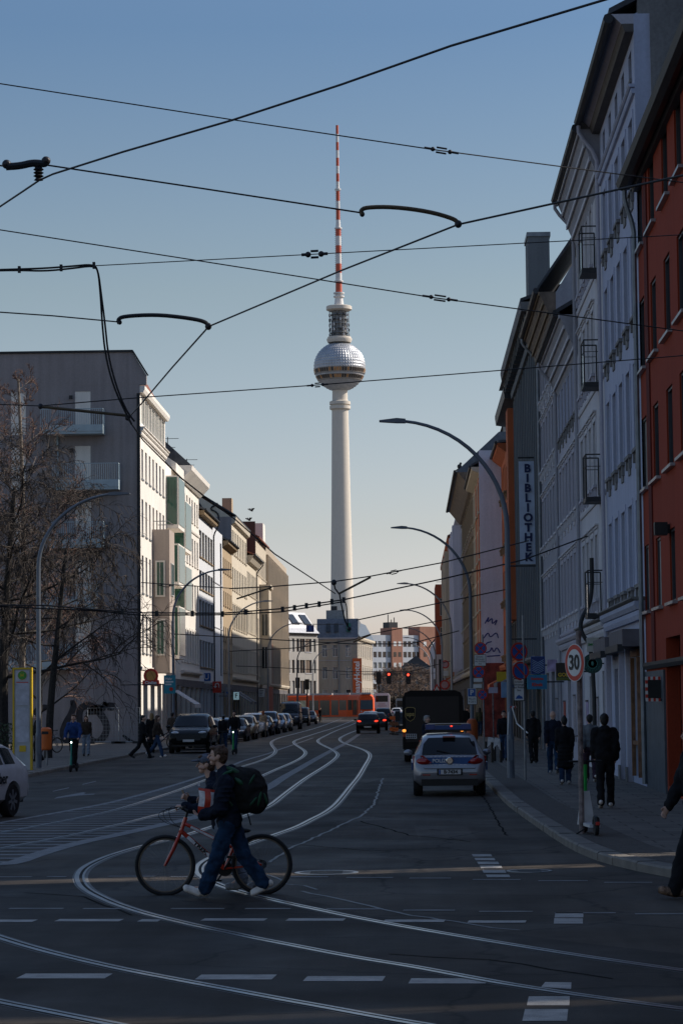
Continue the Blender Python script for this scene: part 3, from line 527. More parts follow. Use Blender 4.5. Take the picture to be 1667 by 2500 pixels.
bicycle('black bicycle behind the walkers near the left lamp', spot(396, 1830), .3, BTUBE); bicycle('black bicycle by the shop fronts behind the walkers', (4.9, 76., .12), 1.45, BTUBE); bicycle('dark bicycle ridden by the cyclist beside the scooter', spot(543, 1840, 0.), -PI / 2 + .1, BTUBE); bicycle('white bicycle behind the orange litter bin', spot(118, 1838), .9, STEEL); bicycle('dark bicycle of the far cyclist before the tram', spot(782, 1764, 0.), -PI / 2 + .2, BTUBE)
SGREEN = mat('scooter_green', (.02, .35, .07), .35); STEALG = mat('scooter_teal', (.02, .22, .17), .35); LED = mat('front_lamp_lit', (.9, .95, .9), .3, var=0, emit=6.)
def scooter(label, loc, rz, pm, pw, front=True, parked=False):
    T = thing('electric_scooter', label, 'scooter', loc, rz, None)
    b = MB(); b.prism([(.4, -.08, .12), (-.42, -.085, .12), (-.42, .085, .12), (.4, .08, .12)], (0, 0, .05), pw); b.build('deck', T, smooth=False)
    b = MB(); b.tube([(.5, 0, .2), (.44, 0, .55)], .04, 8, pw if parked else pm); b.tube([(.44, 0, .55), (.37, 0, 1.1)], .03, 8, pm); b.build('stem', T)
    b = MB(); b.tube([(.37, -.26, 1.13), (.37, .26, 1.13)], .016, 8, BLACK); b.tube([(.37, 0, 1.08), (.37, 0, 1.15)], .035, 8, BLACK)
    b.build('handlebar', T)
    for x in (.52, -.5):
        o = MB().lathe([(.06, -.03), (.115, -.03), (.125, 0), (.115, .03), (.06, .03)], 20, BLACK, M=RX_).build('wheel', T, (x, 0, .125)); MB().lathe([(.06, -.02), (.06, .02), (.02, .025)], 14, SPOKE, M=RX_).build('rim', o)
    b = MB(); b.tube([(-.62, 0, .17), (-.56, 0, .26), (-.45, 0, .27), (-.38, 0, .17)], .045, 6, BLACK); b.build('fender', T); MB().box(-.66, -.03, .17, -.63, .03, .22, mat('tail_reflector', (.5, .04, .03), .3)).build('tail_light', T, smooth=False)
    if front: MB().ball((.42, 0, 1.0), .028, LED, 8, 6).build('headlight', T)
    if parked: MB().prism([(.5, -.125, .13), (.5, .125, .13), (.45, .11, .32), (.43, .055, .66), (.43, -.055, .66), (.45, -.11, .32)], (-.08, 0, .0), pw).build('stem_fairing', T, smooth=False); MB().tube([(.1, 0, .12), (.05, .22, .0)], .012, 5, BLACK).build('kickstand', T)
    return T
p = spot(1437, 2040); scooter('green and white electric scooter parked beside the speed limit post', (p[0] + .05, p[1] + .35, .125), PI / 2 + .1, SGREEN, mat('scooter_white', (.62, .62, .62), .4), False, True)
def rider(lab, px, py, pm, top, legs, hair, blue):
    p = spot(px, py, 0.); rz = A(-4); scooter('teal green electric scooter under the rider in %s' % blue, (p[0], p[1], 0), -PI / 2 + rz, pm, BLACK)
    J = walk_pose(.04, 1, 1., .0, .0); up = Vector((0, 0, .17)); J = {k: (tuple(x + up for x in v) if isinstance(v, tuple) else v + up) for k, v in J.items()}
    for sd in (1, -1):
        sh = J['arm', sd][0]; J['arm', sd] = (sh, sh + Vector((.09 * sd, -.12, -.25)), Vector((.24 * sd, -.3, 1.13))); J['hand', sd] = Vector((.1 * sd, -1, -.1)); J['curl', sd] = 1.
        hp, kn, an, toe, heel = J['leg', sd]; off_ = Vector((-.04 * sd, -.16 if sd > 0 else .16, 0)); J['leg', sd] = (hp, kn + off_ * .5, an + off_, toe + off_, heel + off_)
    return person(lab, p, rz, J, 1., top=top, legs=legs, shoe=SHK, hair=hair, group=PL_)
rider('person in blue jacket riding an electric scooter towards the camera', 181, 1884, STEALG, CBLU, CBLK, HAIRB, 'the blue jacket'); rider('person in black with blue jeans riding an electric scooter mid street', 573, 1842, SGREEN, CBLK, CJEAN, HAIRK, 'black')
p = AD(1166, 1790, 100.); 
for px, d in ((1196, 88.), (1211, 86.)):
    T = thing('street_stall_table', 'small dark stand with a white cloth on the pavement, %s one' % ('left' if px < 1200 else 'right'), 'stand', (AD(px, 1800, d).x, d, .12)); b = MB()
    for x in (-.15, .15): b.tube([(x, 0, 0), (x, 0, .7)], .05, 6, BTUBE)
    b.build('leg', T); b = MB(); b.prism([(-.12, -.1, .5), (.02, -.12, .62), (.14, -.12, .4), (.12, -.12, .8), (-.06, -.1, .84)], (0, .2, .02), CWHT); b.build('cloth', T, smooth=False)
T = thing('litter_bin', 'orange litter bin beside the parking sign post on the right pavement', 'litter bin', (AD(1152, 1790, 103.).x, 103., .12)); SOR2 = mat('bin_orange', (.5, .1, .02), .5); MB().lathe([(.18, .5), (.24, .58), (.25, 1.2), (.18, 1.38), (.1, 1.42)], 16, SOR2).build('bin', T); MB().tube([(0, .28, 0), (0, .28, 1.2)], .04, 6, STEEL).build('post', T)
# ---------------------------------------------------------------- buildings
def stucco(n, c, var=.17, streak=.55): return mat(n, c, .9, var=var, scale=.5, streak=streak, bump=.25, bscale=18, fine=.3, spec=.25)
RED = stucco('brick_red_render', (.29, .044, .018)); RED_SHADE = stucco('shaded_red_render', (.12, .022, .016))
BLUE = stucco('blue_grey_render', (.42, .45, .56)); WHT = stucco('white_render', (.56, .55, .57)); WHT2 = stucco('off_white_render', (.44, .43, .48))
GRY = stucco('grey_render', (.33, .33, .36)); LIB = stucco('library_grey', (.15, .165, .175)); DARKB = stucco('brown_black_render', (.085, .07, .06))
ORG = stucco('orange_render', (.42, .12, .05)); CRM = stucco('cream_render', (.6, .53, .42)); OCH = stucco('ochre_render', (.42, .32, .21)); BRN = stucco('brown_render', (.25, .18, .11))
GABW = stucco('white_gable', (.62, .6, .68)); BRICK = stucco('red_brick', (.3, .075, .04)); STONE = stucco('sandstone', (.54, .47, .37))
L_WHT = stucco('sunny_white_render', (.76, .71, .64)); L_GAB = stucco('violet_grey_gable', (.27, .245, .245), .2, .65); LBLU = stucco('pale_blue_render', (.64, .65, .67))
OLDG = stucco('old_grey_plaster', (.2, .195, .19), .35, .3); BALC = mat('balcony_panel', (.36, .44, .47), .5, var=.06); TILE = mat('roof_tiles', (.2, .07, .045), .85, var=.4, scale=4, bump=.6, bscale=14)
SLATE = mat('dark_slate', (.045, .05, .06), .6, var=.3, scale=3, bump=.4, bscale=12); TIN = mat('standing_seam_tin', (.1, .12, .15), .45, .4, var=.2)
SHOP = glass('shop_glass', (.015, .018, .02)); GREEN = glass('green_glass', (.012, .075, .05), .08); PANE_B = glass('pale_sky_glass', (.07, .1, .14), .03, .9)
BLIND = mat('window_blind', (.3, .29, .25), .7, var=.2, scale=6); METAL_SILL = mat('metal_sill', (.3, .31, .33), .4, .6)
SOFFIT = mat('wood_soffit', (.16, .12, .09), .8, var=.3)
def wall(b, W, H, ops, depth, mt, M=Matrix(), z0=0., x0=0., gm=None, gz=4.):
    xs = sorted({x0, W} | {round(v, 4) for o in ops for v in (o[0], o[2])}); zs = sorted({z0, H} | ({gz} if gm else set()) | {round(v, 4) for o in ops for v in (o[1], o[3])})
    q = lambda x, y, z: M @ Vector((x, y, z))
    for za, zb in zip(zs, zs[1:]):
        run = None
        for xa, xb in list(zip(xs, xs[1:])) + [(None, None)]:
            solid = xa is not None and not any(o[0] < (xa + xb) / 2 < o[2] and o[1] < (za + zb) / 2 < o[3] for o in ops)
            if solid: run = (run[0], xb) if run else (xa, xb)
            if (not solid) and run:
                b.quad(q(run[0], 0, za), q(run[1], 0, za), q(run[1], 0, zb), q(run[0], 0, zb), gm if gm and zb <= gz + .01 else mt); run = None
    for o in ops:
        xa, za, xb, zb = o[:4]; d = depth
        b.quad(q(xa, 0, za), q(xa, 0, zb), q(xa, d, zb), q(xa, d, za), mt); b.quad(q(xb, 0, za), q(xb, d, za), q(xb, d, zb), q(xb, 0, zb), mt)
        b.quad(q(xa, 0, zb), q(xb, 0, zb), q(xb, d, zb), q(xa, d, zb), mt); b.quad(q(xa, 0, za), q(xa, d, za), q(xb, d, za), q(xb, 0, za), mt)
WC = {}
def st(depth=.2, fr=FRAME_W, pane=PANE, mull='2', sill=None, hood=None, sur=None, name='window', out=.1, con=False, xl=.1):
    return dict(depth=depth, fr=fr, pane=pane, mull=mull, sill=sill, hood=hood, sur=sur, name=name, out=out, con=con, xl=xl)
def win_meshes(w, h, s):
    key = (round(w, 3), round(h, 3)) + tuple(str(getattr(v, 'name', v)) for v in s.values())
    if key in WC: return WC[key]
    d = s['depth']; f = MB(); t = .06; y0, y1 = d - .09, d - .03; fr = s['fr']
    f.box(-w / 2, y0, 0, -w / 2 + t, y1, h, fr); f.box(w / 2 - t, y0, 0, w / 2, y1, h, fr)
    f.box(-w / 2 + t, y0, 0, w / 2 - t, y1, t, fr); f.box(-w / 2 + t, y0, h - t, w / 2 - t, y1, h, fr)
    mu = s['mull']
    if mu in ('2', 'T'): f.box(-.03, y0 + .005, t, .03, y1 + .005, h * (.68 if mu == 'T' else 1) - (0 if mu == 'T' else t), fr)
    if mu in ('T', 'H'): f.box(-w / 2 + t, y0 + .003, h * .68, w / 2 - t, y1 + .003, h * .68 + .06, fr)
    if mu.isdigit() and int(mu) > 2:
        n = int(mu)
        for i in range(1, n):
            x = -w / 2 + w * i / n; f.box(x - .03, y0 + .005, t, x + .03, y1 + .005, h - t, fr)
    p = MB().box(-w / 2 + t * .8, d - .05, t * .8, w / 2 - t * .8, d - .04, h - t * .8, s['pane'])
    out = [('', f.mesh('window', False)), ('pane', p.mesh('pane', False))]
    o = s['out']
    if s['sill']:
        b = MB().box(-w / 2 - s['xl'], -o, -.07 if s['xl'] > .2 else -.09, w / 2 + s['xl'], .03, -.003, s['sill'])
        if s['con']:
            for x in (-w / 2 + .05, w / 2 - .2): b.box(x, -o * .8, -.34, x + .14, .03, -.094, s['sill'])
            b.box(-w / 2 + .25, -.035, -.5, w / 2 - .25, .03, -.15, s['sill'])
        out.append(('sill', b.mesh('sill', False)))
    if s['sur'] or s['hood']:
        b = MB(); m_ = s['sur'] or s['hood']
        if s['sur']:
            b.box(-w / 2 - .15, -.028, .0, -w / 2 - .003, .03, h + .003, m_); b.box(w / 2 + .003, -.028, .0, w / 2 + .15, .03, h + .003, m_); b.box(-w / 2 - .15, -.03, h + .006, w / 2 + .15, .03, h + .17, m_)
        if s['hood']:
            m2 = s['hood']; b.box(-w / 2 - .2, -.06, h + .18, w / 2 + .2, .03, h + .25, m2); b.box(-w / 2 - .25, -.11, h + .255, w / 2 + .25, .03, h + .31, m2)
        out.append(('surround', b.mesh('surround', False)))
    WC[key] = out; return out
WR = random.Random(9); CURT = mat('net_curtain', (.3, .29, .27), .6, var=.35, scale=4, spec=.5)
def put_win(T, x, z, w, h, s, M=None, rz=0., y=0.):
    if s['pane'] is PANE: u = WR.random(); s = dict(s, pane=PANE if u < .62 else CURT if u < .8 else PANE_B if u < .92 else BLIND)
    ms = win_meshes(w, h, s); v = M @ Vector((x, y, z)) if M else (x, y, z)
    o = link(s['name'], ms[0][1], T, v, (0, 0, rz))
    for n, me in ms[1:]: link(n, me, o)
    return o
class Bld:
    def __init__(s, label, side, a, b, X, H, D, wm, name='apartment_building', cat='building', yaw=0., group=None):
        s.a, s.b, s.side, s.H, s.D, s.wm = a, b, side, H, D, wm; s.W = b - a; s.ops = []; s.wins = []
        loc, rz = {'R': ((X, b, 0), -PI / 2), 'L': ((X, a, 0), PI / 2), 'F': ((a, X, 0), yaw)}[side]
        s.T = thing(name, label, cat, loc, rz, group)
    def lx(s, d): return s.b - d if s.side == 'R' else d - s.a
    def row(s, z, h, cs, w, stl):
        if isinstance(cs, int): cs = [s.a + s.W * (i + .5) / cs for i in range(cs)]
        for c in cs:
            x = s.lx(c); s.ops.append((x - w / 2, z, x + w / 2, z + h)); s.wins.append((x, z, w, h, stl))
        return s
    def walls(s, depth=.3, gm=None, top=True):
        b = MB(); W, H, D, m = s.W, s.H, s.D, s.wm
        wall(b, W, H, s.ops, depth, m, gm=gm)
        b.quad((0, 0, 0), (0, 0, H), (0, D, H), (0, D, 0), m); b.quad((W, 0, 0), (W, D, 0), (W, D, H), (W, 0, H), m)
        b.quad((0, D, 0), (0, D, H), (W, D, H), (W, D, 0), m)
        if top: b.quad((0, 0, H), (W, 0, H), (W, D, H), (0, D, H), m)
        s.body = b.build('wall', s.T, smooth=False)
        for x, z, w, h, stl in s.wins: put_win(s.T, x, z, w, h, stl)
        return s
    def prof(s, name, prof, mt, x0=None, x1=None):
        return MB().prx(prof, 0.004 if x0 is None else x0, s.W - .004 if x1 is None else x1, mt).build(name, s.T, smooth=False)
    def band(s, z, h, out, mt, name='string_course'): return s.prof(name, [(.05, z), (-out * .7, z), (-out, z + h * .5), (-out, z + h), (.05, z + h)], mt)
    def roof(s, ov, rise, mt, ridge=.5, thick=.14, zb=None, x0=None, x1=None):
        H = s.H if zb is None else zb; D = s.D; r = D * ridge
        return s.prof('roof', [(-ov, H), (r, H + rise), (D + ov, H), (D + ov, H + thick), (r, H + rise + thick * 1.4), (-ov, H + thick)], mt, x0, x1)
    def gable(s, rise, mt, near=True, ridge=.5):
        x = (s.W - .25 if near else .02) if s.side == 'R' else (.02 if near else s.W - .25)
        return MB().prism([(x, .02, s.H), (x, s.D * ridge, s.H + rise - .02), (x, s.D - .02, s.H)], (.22, 0, 0), s.wm).build('gable', s.T, smooth=False)
    def gutter(s, z, y, r, mt=GUTTER, down=None, pm=None):
        MB().tube([(.02, y, z), (s.W - .02, y, z)], r, 8, mt).build('gutter', s.T)
        for d in down or []:
            x = s.lx(d); MB().tube(chaikin([(x, y, z - r), (x, y, z - r - .25), (x, -.11, z - r - .9), (x, -.11, z - 1.6), (x, -.11, .2)], 1), .06, 7, pm or mt).build('downpipe', s.T)
    def steps(s, z0, z1, out, n, mA, mB):      # slanted, stepped eaves
        for i in range(n):
            za = z0 + (z1 - z0) * i / n; o = out * (i + 1) / n; ob = out * i / n
            s.prof('cornice', [(.05, za), (-ob, za), (-o + .03, za + (z1 - z0) / n * .75), (-o + .03, za + (z1 - z0) / n), (.05, za + (z1 - z0) / n)], mA)
            s.prof('cornice_rib', [(-o + .028, za + (z1 - z0) / n * .62), (-o - .02, za + (z1 - z0) / n * .62), (-o - .02, za + (z1 - z0) / n * .98), (-o + .028, za + (z1 - z0) / n * .98)], mB)
    def gbox(s, name, d0, d1, y0, y1, z0, z1, mt):
        a, c = sorted((s.lx(d0), s.lx(d1))); return MB().box(a, y0, z0, c, y1, z1, mt).build(name, s.T, smooth=False)
# ---- right side -----------------------------------------------------------------------------------------------
XR = 5.75
shop = st(.35, FRAME_D, SHOP, '3', name='shop_window'); shopw = st(.3, FRAME_W, SHOP, 'H', name='shop_window'); door = st(.4, FRAME_D, SHOP, '2', name='door')
# red house
r = Bld('dark red rendered house with slanted metal sills at right edge', 'R', 36.6, 60., XR, 15., 6, RED)
s0 = st(.13, FRAME_D, PANE, '1', sill=METAL_SILL, out=.11, xl=.3)
for z in (13.2, 10.2, 7.3, 4.35): r.row(z, 1.75 if z > 5 else 1.6, [50.9, 53.6, 56.6, 59.4] + [47.5, 44.5, 41.5, 38.5], 1.25 if z > 5 else 1.1, s0)
r.row(.3, 3.3, [53.9, 50.2, 46.5, 42.8, 39], 2.9, st(.6, FRAME_D, SHOP, '2', name='shop_window'))
r.walls()
r.gbox('recess_shade_strip', 57.6, 58.3, -.035, .04, 3.1, 14.7, RED_SHADE); r.gbox('plinth', 55.6, 59.9, -.05, .03, .1, 2.9, mat('slate_cladding', (.07, .085, .1), .6, var=.2))  # raised dark strip: painted shade standing in for a recessed channel
r.band(2.95, .16, .12, IRON, 'flashing')
r.prof('soffit', [(.05, 14.7), (-.1, 14.72), (-.2, 14.95), (-.2, 15.02), (.05, 15.02)], GUTTER); r.gutter(14.92, -.32, .2, down=[59.85], pm=ZINC); r.roof(.2, 4, SLATE, zb=15.13)
wl = thing('wall_lamp', 'square black wall lamp on the red facade', 'lamp', AX(1616, 1291, XR - .16), -PI / 2)
MB().box(-.14, -.18, -.14, .14, .1, .14, IRON).build('housing', wl); MB().box(-.05, .1, -.1, .05, .158, .1, IRON).build('bracket', wl)
# blue-grey house
r = Bld('blue-grey rendered tall house next to the red house', 'R', 60., 71., XR, 19.2, 13, BLUE, )
sB = st(.2, FRAME_W, PANE, 'T', sill=OLDG, sur=BLUE, hood=None, con=True, out=.1)
cols = [61.2, 63.3, 65.4, 67.5, 69.6]
for z, h in ((5.1, 2.1), (8.5, 2.15), (11.8, 2.1), (15.0, 1.75)): r.row(z, h, cols, 1.05, sB)
r.row(17.75, .75, cols, .8, st(.15, FRAME_D, PANE, '1', sill=OLDG, out=.06))
r.row(.3, 3., [62.4], 1.6, shopw).row(.3, 2.9, [65.2], 1.2, door).row(.6, 2.5, [68.4], 2., shopw).walls()
r.band(17.2, .12, .1, BLUE); r.band(17.36, .08, .16, BLUE); r.band(4.2, .22, .16, BLUE); r.band(4.44, .2, .26, BLUE); r.band(4.66, .08, .34, OLDG)
r.prof('cornice', [(.05, 18.75), (-.22, 18.75), (-.3, 18.95), (.05, 18.95)], mat('brown_trim', (.1, .085, .075), .7)); r.prof('cornice', [(.05, 18.953), (-.3, 18.953), (-.55, 19.2), (.05, 19.2)], WHT2)
r.gutter(19.1, -.62, .13, down=[70.85], pm=WHT2); r.roof(.6, 2.6, SLATE, .35, zb=19.21); r.gable(2.5, OLDG, True, .35)
r.gbox('party_wall', 60.02, 60.3, .1, 13, 19.2, 22.2, OLDG); r.gbox('party_wall', 59.93, 60.0, .4, 12.9, 15.1, 19.2, OLDG)
for d in (62.5, 66.8): r.gbox('dormer', d, d + 1.6, .5, 2.5, 19.5, 21.1, ZINC)
for d0, d1, z in ((60.6, 64.6, 3.55), (66., 70.2, 3.5)):
    aw = thing('awning', 'grey box awning on the blue-grey house, %s' % ('beside the red house' if d0 < 64 else 'towards the round green sign'), 'awning', (XR - .02, d1, z), -PI / 2)
    MB().box(0, -.5, 0, d1 - d0, .02, .42, mat('awning_grey', (.12, .11, .12), .7)).build('casing', aw, smooth=False); MB().box(.1, -.62, -.12, d1 - d0 - .1, -.46, .05, GUTTER).build('front_bar', aw, smooth=False)
# white house with balconies
r = Bld('white rendered house with small cage balconies and striped eaves', 'R', 71., 81.5, XR, 18.9, 13, WHT)
sW = st(.18, FRAME_W, PANE, 'T', sill=WHT2, sur=WHT, hood=WHT, con=True, out=.12)
for z in (5.3, 8.75, 12.15, 15.5): r.row(z, 1.95, [74.9, 76.7, 78.5, 80.3], 1.0, sW).row(z - .5, 2.4, [72.6], 1.1, st(.2, FRAME_W, PANE, '2', name='balcony_door'))
r.row(.3, 2.8, [73.2], 1.1, door).row(.8, 2.2, [78.2], 1.7, shopw).walls()
r.steps(17.3, 18.9, .62, 4, GRY, WHT); r.gutter(18.95, -.7, .12, down=[81.3], pm=GRY); r.roof(.7, 4.5, SLATE, zb=18.95)
r.band(4.1, .2, .14, WHT); r.band(4.32, .18, .24, WHT); r.band(4.52, .07, .32, OLDG)
for z in (4.75, 8.2, 11.6, 15.): r.band(z - .02, .14, .06, WHT)
for k, z in enumerate((4.78, 8.2, 11.6, 15.)):
    bt = thing('cage_balcony', 'dark steel cage balcony on the white house, %s' % ('lowest, just above the shop cornice', 'second from the bottom', 'third from the bottom', 'topmost')[k], 'balcony', (XR - .01, 73.3, z), -PI / 2, 'cage balconies on the white house')
    MB().box(0, -.5, -.14, 1.15, .0, 0, GUTTER).build('floor_slab', bt, smooth=False)
    b = MB()
    for zz_ in (.9, 1.25):
        b.tube([(.02, -.02, zz_), (.02, -.48, zz_), (1.13, -.48, zz_), (1.13, -.02, zz_)], .012 if zz_ < 1.2 else .022, 5, IRON)
    for x, y in [(.02, -.48), (1.13, -.48), (.02, -.03), (1.13, -.03)]: b.tube([(x, y, 0), (x, y, 1.25)], .022, 5, IRON)
    b.build('railing', bt)
    MB().box(.05, -.47, .02, 1.1, -.455, .86 if k != 1 else 1.2, (mat('dark_mesh', (.03, .032, .036), .7) if k == 1 else mat('clear_panel', (.3, .33, .37), .15, var=.1))).build('infill_panel', bt, smooth=False)
# lower white house
r = Bld('lower white house with ribbed eaves between two taller houses', 'R', 81.5, 93., XR, 15.1, 13, WHT2)
sG = st(.18, FRAME_W, PANE, 'T', sill=WHT, sur=WHT2, hood=WHT, con=True, out=.14)
for z in (5.3, 8.75, 12.0): r.row(z, 2.0, [82.7, 84.6, 86.4, 88.2, 90., 91.8], 1.0, sG if z < 12 else sB)
r.row(.3, 2.8, [84], 1.1, door).row(.8, 2.2, [89], 1.8, shopw).walls()
r.steps(13.7, 15.1, .62, 4, GRY, WHT); r.gutter(15.15, -.72, .13, down=[92.6], pm=GRY); r.roof(.7, 3.4, SLATE, .4, zb=15.15)
r.band(4.1, .2, .14, WHT2); r.band(4.32, .18, .24, WHT2); r.band(4.6, .1, .1, WHT2)
# house with wooden eaves
r = Bld('light grey house with wooden eaves and a scribbled side wall', 'R', 93., 105., XR, 17.8, 13, GRY)
for z in (5.3, 8.7, 11.9, 14.9): r.row(z, 1.95, [94.2, 96.2, 98.2, 100.2, 102.2, 104.], 1.0, sG)
r.row(.3, 3.1, [95, 99, 103], 2.3, shop).walls()
r.steps(16.4, 17.8, .65, 4, SOFFIT, BRN); r.gutter(17.85, -.75, .12, down=[104.7], pm=ZINC); r.roof(.7, 7.5, SLATE, .35, zb=17.85); r.gable(7.5, GRY, True, .35)
for pts in ([(.9, 18.6), (1.4, 19.1), (1.2, 18.4), (1.9, 18.9)], [(2.6, 20.6), (2.2, 20.9), (2.3, 20.4), (3., 20.1), (3.4, 20.6), (2.9, 21.4), (2.8, 20.)], [(3.3, 20.4), (3.6, 21.), (3.8, 20.4)]):
    MB().tube([(12.02, p.x, p.y) for p in chaikin([(*q, 0) for q in pts], 2)], .035, 4, mat('violet_spray', (.13, .07, .1), .8)).build('graffiti', r.T)
SHOPD = stucco('dark_shaded_shopfront', (.1, .095, .09), .4)  # ground-floor tone: dark shopfronts with street shade mixed into the colour
# library building, two fronts
for (d0, d1, lab) in ((105., 116., 'dark grey ribbed building with a heavy cornice behind the vertical library banner'), (116., 128., 'dark grey ribbed building with dark bracket cornice beyond the library banner')):
    r = Bld(lab, 'R', d0, d1, XR, 19.3, 13, LIB, name='office_building')
    n = 7
    for z in (4.9, 8.4, 11.9, 15.3): r.row(z, 2.4, n, .95, st(.25, FRAME_D, PANE, 'T', sill=LIB, hood=LIB if z < 15 else None))
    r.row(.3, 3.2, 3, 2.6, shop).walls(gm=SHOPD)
    for i in range(n + 1):
        x = r.W * i / n; MB().box(max(.01, x - .2), -.16, 4.2, min(r.W - .01, x + .2), .05, 17.9, LIB).build('pilaster', r.T, smooth=False)
    r.prof('cornice', [(.05, 18.), (-.25, 18.), (-.3, 18.3), (.05, 18.3)], LIB); r.prof('cornice', [(.05, 19.), (-.75, 19.), (-.8, 19.3), (-.8, 19.4), (.05, 19.4)], OLDG)
    for i in range(8): MB().box(r.W * (i + .5) / 8 - .16, -.6, 18.303, r.W * (i + .5) / 8 + .16, .05, 18.99, GUTTER).build('bracket', r.T, smooth=False)
    r.band(4., .2, .4, OLDG); r.roof(.78, 2., SLATE, .4, zb=19.41)
    if d0 < 110:
        b = MB(); x0, x1 = r.lx(115.6), r.lx(113.2); b.box(x0, .0, 19.4, x1, 1.0, 23.8, LIB); b.box(x0 - .05, -.05, 23.8, x1 + .05, 1.05, 24., ZINC); b.build('stair_tower', r.T, smooth=False)
# brown-black and orange house
r = Bld('brown-black house with rust-orange panels and balcony rails', 'R', 128., 141., XR, 18.5, 13, DARKB)
for z in (4.6, 7.6, 10.6, 13.6): r.row(z, 1.9, 6, 1.3, st(.25, FRAME_D, PANE, '2', sill=ORG))
r.row(.3, 3.0, 4, 2.4, shop).walls(gm=SHOPD)
for z in (3.7, 6.6, 9.6, 12.6, 15.7): r.band(z, .75, .1, ORG, 'spandrel')
r.gbox('orange_bay', 128.4, 130.6, -.45, .03, 6.5, 17.6, ORG); r.prof('cornice', [(.05, 18.), (-.6, 18.1), (-.65, 18.5), (.05, 18.5)], GUTTER); r.roof(.65, 3.2, SLATE, .4, zb=18.51)
r = Bld('bright orange rendered house before the white firewall', 'R', 141., 150., XR, 17.1, 13, ORG)
for z in (5, 8.2, 11.4, 14.4): r.row(z, 1.8, 4, 1.1, st(.22, FRAME_W, PANE, 'T', sill=BRN, con=True, out=.2))
r.row(.3, 3.0, 3, 2.2, shop).walls(gm=SHOPD); r.band(4.1, .3, .3, ORG); r.prof('cornice', [(.05, 16.5), (-.5, 16.9), (-.55, 17.1), (.05, 17.1)], ORG); r.gutter(17.12, -.6, .1); r.roof(.5, .6, TIN, zb=17.12)
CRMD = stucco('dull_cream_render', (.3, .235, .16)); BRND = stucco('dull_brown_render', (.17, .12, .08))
# white firewall house, protruding
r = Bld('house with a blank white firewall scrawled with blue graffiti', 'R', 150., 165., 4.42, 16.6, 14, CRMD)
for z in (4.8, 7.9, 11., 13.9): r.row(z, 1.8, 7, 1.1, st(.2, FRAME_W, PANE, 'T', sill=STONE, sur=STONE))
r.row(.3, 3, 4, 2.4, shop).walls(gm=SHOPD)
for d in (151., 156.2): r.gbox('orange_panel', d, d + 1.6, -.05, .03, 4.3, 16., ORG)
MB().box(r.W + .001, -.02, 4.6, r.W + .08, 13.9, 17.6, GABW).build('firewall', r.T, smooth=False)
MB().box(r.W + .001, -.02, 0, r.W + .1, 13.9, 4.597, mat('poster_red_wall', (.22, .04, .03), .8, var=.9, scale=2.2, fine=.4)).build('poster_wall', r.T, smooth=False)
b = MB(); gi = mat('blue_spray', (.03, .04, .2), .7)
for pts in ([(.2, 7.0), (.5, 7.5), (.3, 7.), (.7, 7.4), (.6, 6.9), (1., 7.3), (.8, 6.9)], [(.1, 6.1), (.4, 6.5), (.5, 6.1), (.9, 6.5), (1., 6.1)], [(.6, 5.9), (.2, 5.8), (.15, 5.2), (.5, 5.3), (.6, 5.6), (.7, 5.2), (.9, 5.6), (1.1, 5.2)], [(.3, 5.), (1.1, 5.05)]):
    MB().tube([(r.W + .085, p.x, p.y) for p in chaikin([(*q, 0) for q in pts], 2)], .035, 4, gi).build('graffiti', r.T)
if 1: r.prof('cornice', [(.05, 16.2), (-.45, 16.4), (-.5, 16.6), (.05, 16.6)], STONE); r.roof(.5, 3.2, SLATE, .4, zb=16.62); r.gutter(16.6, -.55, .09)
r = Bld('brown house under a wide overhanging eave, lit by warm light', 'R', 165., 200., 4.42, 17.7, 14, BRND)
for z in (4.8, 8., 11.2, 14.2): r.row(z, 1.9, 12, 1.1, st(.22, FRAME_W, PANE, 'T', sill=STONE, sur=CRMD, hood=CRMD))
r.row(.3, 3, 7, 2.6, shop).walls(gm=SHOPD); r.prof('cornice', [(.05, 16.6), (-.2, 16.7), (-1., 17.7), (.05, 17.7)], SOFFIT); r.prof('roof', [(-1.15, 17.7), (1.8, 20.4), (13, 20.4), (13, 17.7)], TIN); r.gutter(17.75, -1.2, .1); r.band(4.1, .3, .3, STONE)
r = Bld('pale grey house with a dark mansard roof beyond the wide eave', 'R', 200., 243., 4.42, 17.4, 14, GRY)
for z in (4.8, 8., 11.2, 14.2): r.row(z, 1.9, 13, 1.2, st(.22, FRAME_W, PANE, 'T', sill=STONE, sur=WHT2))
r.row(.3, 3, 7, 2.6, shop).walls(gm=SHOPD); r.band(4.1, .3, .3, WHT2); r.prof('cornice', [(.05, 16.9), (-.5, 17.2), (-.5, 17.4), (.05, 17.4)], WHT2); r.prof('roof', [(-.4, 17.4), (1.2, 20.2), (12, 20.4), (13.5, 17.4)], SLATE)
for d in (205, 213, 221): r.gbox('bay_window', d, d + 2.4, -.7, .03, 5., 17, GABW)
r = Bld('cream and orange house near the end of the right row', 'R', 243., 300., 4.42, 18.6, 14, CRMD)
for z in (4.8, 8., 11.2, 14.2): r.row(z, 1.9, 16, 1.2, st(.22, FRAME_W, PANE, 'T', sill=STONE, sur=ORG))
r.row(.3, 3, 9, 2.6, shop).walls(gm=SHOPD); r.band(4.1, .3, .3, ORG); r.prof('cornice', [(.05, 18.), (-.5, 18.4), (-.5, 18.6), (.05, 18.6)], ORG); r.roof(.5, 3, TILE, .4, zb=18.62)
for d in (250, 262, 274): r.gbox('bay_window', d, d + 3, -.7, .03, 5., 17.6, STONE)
r = Bld('red brick end building with tall narrow windows and white ground floor', 'F', 3.35, 9.5, 305., 16.9, 12, BRICK)
r.row(9.4, 2.2, [4.3], .9, st(.25, FRAME_W, PANE_B, 'H')).row(13, 2.2, [4.3], .9, st(.25, FRAME_W, PANE_B, 'H')).walls(gm=SHOPD)
